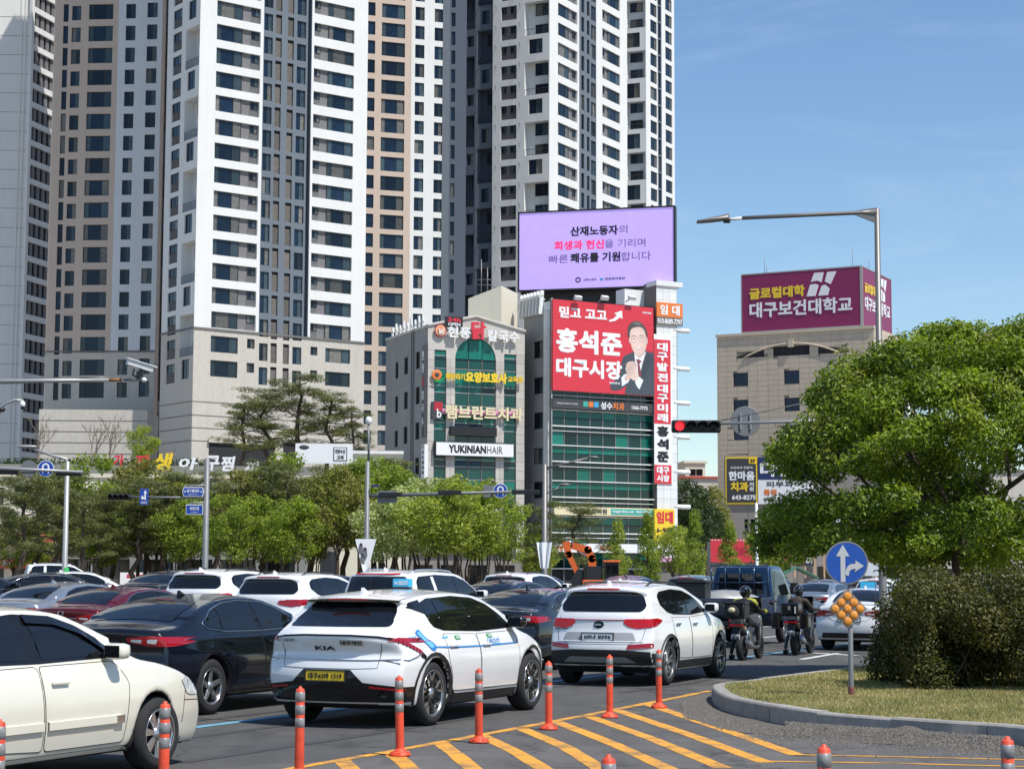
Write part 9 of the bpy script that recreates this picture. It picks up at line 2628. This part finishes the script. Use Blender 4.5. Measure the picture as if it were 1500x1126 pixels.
# ================================================================ motorcycles and riders
def skin_body(name,verts,edges,radii,m,parent,sub=2,rootv=0,smooth=True):
 me=bpy.data.meshes.new(name);me.from_pydata([tuple(v)for v in verts],edges,[]);o=bpy.data.objects.new(name,me);COL.objects.link(o)
 o.modifiers.new('s','SKIN');
 sv=me.skin_vertices[0].data
 for i,r_ in enumerate(radii):sv[i].radius=(r_,r_)if not hasattr(r_,'__len__')else r_
 sv[rootv].use_root=True
 ms=o.modifiers.new('u','SUBSURF');ms.levels=sub;ms.render_levels=sub
 dg=bpy.context.evaluated_depsgraph_get();m2=bpy.data.meshes.new_from_object(o.evaluated_get(dg));bpy.data.objects.remove(o);bpy.data.meshes.remove(me)
 m2.materials.clear();m2.materials.append(m);m2.polygons.foreach_set('use_smooth',[True]*len(m2.polygons));m2.name=name;return obj(name,m2,parent)
def scooter(label,s,t,body_m,silver=False,box=True,plate='',naked=False):
 p=lane(s,t);e=empty('motorcycle',(p.x,p.y,0),R(66.2),label,'motorcycle','motorcycles waiting in the right hand lane')
 for x in(0.0,1.38):
  X=Matrix.Rotation(R(-90),4,'X');w=empty('wheel',(x,0,.30));w.parent=e
  ty=MB();ww=.065 if x else .08;ty.lathe([(.20,-ww*.6),(.24,-ww),(.285,-ww*.8),(.30,-.02),(.30,.02),(.285,ww*.8),(.24,ww),(.20,ww*.6)],28,mtx=X);ty.build('tyre',M['rubber'],w)
  rm=MB();rm.lathe([(.20,-.03),(.205,0),(.20,.03)],28,mtx=X);rm.lathe([(.001,.04),(.04,.04),(.04,-.04),(.001,-.04)],12,mtx=X)
  for k in range(5):a=k*1.256;rm.box(.03,.2,-.018,.018,-.015,.015,0,Matrix.Rotation(a,4,'Y'))
  rm.build('rim',CD,w)
 sw=[(1.32,.62),(1.22,.95),(1.12,1.08),(1.02,1.0),(.98,.72),(.90,.46),(.60,.42),(.42,.62),(.15,.80),(-.30,.92),(-.42,.90),(-.35,.78),(.0,.62),(.25,.42),(.40,.26),(.95,.24),(1.10,.42)]
 b=MB();bm=bmesh.new();mm=MB();mm.prism(sw,-.15,.15);t0=bpy.data.meshes.new('t');t0.from_pydata(mm.v,[],mm.f);bm.from_mesh(t0);bmesh.ops.recalc_face_normals(bm,faces=bm.faces[:])
 bmesh.ops.bevel(bm,geom=[k for k in bm.edges if abs(k.verts[0].co.y-k.verts[1].co.y)<1e-5],offset=.05,segments=3,affect='EDGES',profile=.5)
 for v in bm.verts:
  if v.co.x<.2:v.co.y*=.85+.2*v.co.x
 b.addbm(bm,0,None,True);b.build('bodywork',body_m,e)
 MB().bev(-.32,.62,-.15,.15,.80,.88,.05).build('seat',M['rubber'],e)
 MB().tube([(1.40,0,.30),(1.26,0,.70),(1.12,0,1.08)],.035,8).build('fork',CC,e)
 MB().tube([(1.02,-.36,1.12),(1.10,-.2,1.10),(1.12,0,1.08),(1.10,.2,1.10),(1.02,.36,1.12)],.016,8).build('handlebar',CT,e)
 for sg in(-1,1):
  MB().tube([(1.08,sg*.26,1.12),(1.12,sg*.40,1.30)],.008,5).build('mirror_stalk',CT,e);MB().ell((1.12,sg*.41,1.33),(.015,.07,.045),10).build('mirror',CT,e)
  MB().bev(-.46,-.42,sg*.12-.05,sg*.12+.05,.80,.86,.015).build('tail_light',CRL,e)
  MB().box(-.44,-.41,sg*.2-.02,sg*.2+.02,.76,.79).build('indicator',M['sign_orange'],e)
 MB().bev(-.46,-.43,-.06,.06,.81,.85,.01).build('tail_light',CRL,e)
 MB().prism([(-.42,.78),(-.52,.50),(-.49,.49),(-.36,.74)],-.09,.09).build('mudguard',CT,e)
 pl=MB().bev(-.505,-.495,-.105,.105,.50,.62,.004,0).build('number_plate',CPL,e);
 t_=obj('lettering',text_mesh(plate,.16,.075,CPK,.02,.003),pl);t_.rotation_euler=(0,0,R(-90));t_.location=(-.508,.08,.525)
 MB().tube([(.35,-.16,.34),(.0,-.20,.36),(-.22,-.20,.46)],[.04,.065,.06],10).build('exhaust',CS if silver else CD,e);MB().bev(-.05,.30,.05,.16,.24,.42,.04).build('engine',CGREY,e)
 MB().tube([(0,-.11,.3),(-.06,-.13,.55),(.08,-.13,.78)],.025,8).build('shock',CC,e)
 b=MB();b.prism([(1.20,1.05),(1.12,1.45),(1.05,1.46),(1.12,1.04)],-.16,.16);b.build('windshield',CG,e)
 return e
PK=mat('cloth_black',(.012,.012,.013),.8,bump=.4,bs=12);JN=mat('cloth_jeans',(.07,.09,.11),.85,var=.25,vs=7,bump=.4,bs=20);YE=mat('cloth_yellow',(.42,.42,.05),.8);SKN=mat('skin',(.42,.24,.16),.5);HEL=mat('helmet_black',(.008,.008,.009),.08,coat=1.0);JB=mat('cloth_brown',(.045,.035,.03),.85,bump=.4,bs=12)
def rider(label,s,t,jacket,trousers,yellow=False,turn=0.0,foot=1):
 p=lane(s,t);e=empty('person',(p.x,p.y,0),R(66.2),label,'person','riders on the motorcycles')
 # joints: pelvis, waist, chest, neck / shoulders, elbows, wrists / hips, knees, ankles, toes
 V=[(.10,0,.92),(.14,0,1.06),(.20,0,1.24),(.24,0,1.37),(.27,0,1.44)];E=[(0,1),(1,2),(2,3),(3,4)];Rr=[(.15,.13),(.14,.12),(.165,.12),(.11,.09),(.06,.06)]
 for sg in(-1,1):
  k=len(V);V+=[(.24,sg*.19,1.37),(.44,sg*.30,1.16),(.86,sg*.33,1.13),(.96,sg*.33,1.13)];E+=[(3,k),(k,k+1),(k+1,k+2),(k+2,k+3)];Rr+=[.075,.055,.042,.034]
 skin_body('jacket',V,E,Rr,jacket,e)
 V=[(.10,0,.92)];E=[];Rr=[(.14,.13)]
 feet=[]
 for sg in(-1,1):
  down=(sg>0)==(foot>0)
  pts=[(.14,sg*.12,.90),(.50,sg*.24,.78),(.34,sg*.33,.34),(.30,sg*.36,.12)]if down else[(.14,sg*.12,.90),(.58,sg*.20,.80),(.62,sg*.21,.46),(.60,sg*.21,.40)]
  k=len(V);V+=pts;E+=[(0,k),(k,k+1),(k+1,k+2),(k+2,k+3)];Rr+=[.095,.07,.05,.045];feet.append((pts[-1],down))
 skin_body('trousers',V,E,Rr,trousers,e)
 for(f,down)in feet:
  z0=0.0 if down else .34;MB().bev(f[0]-.08,f[0]+.19,f[1]-.045,f[1]+.045,z0,z0+.12,.035).build('shoe',PK,e)
 MB().tube([(.255,0,1.40),(.28,0,1.50)],.055,10).build('neck',SKN,e)
 T_=Matrix.Translation((.31,0,1.60))@Matrix.Rotation(turn,4,'Z');b=MB()
 b.ell((0,0,.0),(.155,.13,.15),20,0,T_);b.build('helmet',HEL,e)
 b=MB();b.ell((.05,0,-.02),(.125,.105,.075),16,0,T_);b.build('visor',CG,e)
 b=MB();b.ell((.075,0,-.075),(.07,.07,.07),12,0,T_);b.ell((.145,0,-.07),(.015,.014,.02),8,0,T_);b.build('face',SKN,e)
 MB().tube([T_@Vector((-.06,-.132,.02)),T_@Vector((-.02,-.136,.03))],.028,10).build('helmet_hinge',CT,e)
 for sg in(-1,1):
  base=Vector((.96,sg*.33,1.135));b=MB();b.ell(tuple(base+Vector((.02,0,.0))),(.05,.045,.028),10)
  for i,L_ in enumerate((.055,.062,.058,.046)):
   y=sg*(.33+(-.033+.022*i));b.tube([(1.0,y,1.145),(1.045,y,1.145),(1.06,y,1.118),(1.04,y,1.10)],[.011,.011,.010,.008],6)
  b.tube([(.97,sg*.295,1.13),(1.0,sg*.275,1.11),(1.03,sg*.275,1.10)],[.013,.012,.009],6);b.build('glove',PK,e)
 if yellow:
  for sg in(-1,1):
   MB().tube([(.20,sg*.04,1.395),(.235,sg*.14,1.40),(.26,sg*.22,1.375),(.33,sg*.265,1.29)],[.045,.055,.062,.054],10).build('shoulder_panel',YE,e)
   MB().tube([(.72,sg*.325,1.15),(.86,sg*.333,1.132)],[.053,.047],10).build('cuff',YE,e)
 return e
m1=G(1086,967);s1,t1=NN.dot(m1),DD.dot(m1);m2=G(1166,959);s2,t2=NN.dot(m2),DD.dot(m2)
scooter('nearer motorcycle with white plate and silver side panel beside the white SUV',s1,t1+.05,mat('moto_silver',(.10,.10,.105),.25,coat=.8),True,plate='대구 1342')
rider('rider in a black jacket with yellow shoulders on the nearer motorcycle',s1,t1+.05,PK,PK,True,R(-20),1)
scooter('farther motorcycle with a hard black case ahead of the first one',s2,t2,CP,True,plate='대구 7781')
rider('rider in a dark jacket and grey jeans on the farther motorcycle',s2,t2,JB,JN,False,R(15),1)
def tbox(label,s,t,w,h,d,z,soft):
 p=lane(s,t);e=empty('delivery_box',(p.x,p.y,z),R(66.2),label,'box');X0=-.42
 MB().bev(X0-d/2,X0+d/2,-w/2,w/2,0,h,.03 if soft else .05).build('case',CT if soft else CP,e)
 if soft:
  MB().bev(X0-d/2-.03,X0+d/2,-w/2-.01,w/2+.01,h-.02,h+.03,.015).build('lid',CT,e);MB().ell((X0-d/2-.09,.0,.15),(.11,.16,.17),14).build('net_bag',PK,e);MB().ell((X0-d/2-.17,0,.20),(.04,.09,.07),10).build('bag_badge',M['sign_cream'],e)
  for sg in(-1,1):MB().tube([(X0-d/2-.02,sg*w*.45,h),(X0-d/2-.02,sg*w*.45,0)],.01,5).build('strap',CT,e)
 else:
  MB().box(X0-d/2-.006,X0-d/2+.002,-w/2-.004,w/2+.004,h*.62,h*.64).build('lid_seam',CSEAM,e)
  MB().bev(X0-d/2-.015,X0-d/2+.01,-.035,.035,h*.45,h*.75,.008).build('latch',CGREY,e);MB().bev(X0-d/2-.012,X0-d/2+.01,-w*.36,-w*.30,h*.2,h*.72,.005).build('reflector',M['sign_white'],e)
  for sg in(-1,1):MB().bev(X0-.16,X0+.20,sg*.36-.11,sg*.36+.11,-.32,.10,.05).build('side_case',CP,e)
 MB().box(X0-.1,X0+.3,-.12,.12,-.08,0).build('rack',CGREY,e)
tbox('wide soft black delivery box with a bulging net bag behind the first rider',s1,t1+.05,.52,.36,.40,.98,True)
tbox('hard black top case with side cases behind the second rider',s2,t2,.46,.33,.36,.98,False)
for o in list(bpy.data.objects):
 if o.parent is None and(o.name.startswith(('motorcycle','delivery_box'))or o.name.startswith('person')):
  o.scale=(.88,.88,.88)
  if o.name.startswith('delivery_box'):o.location.z=.98*.88
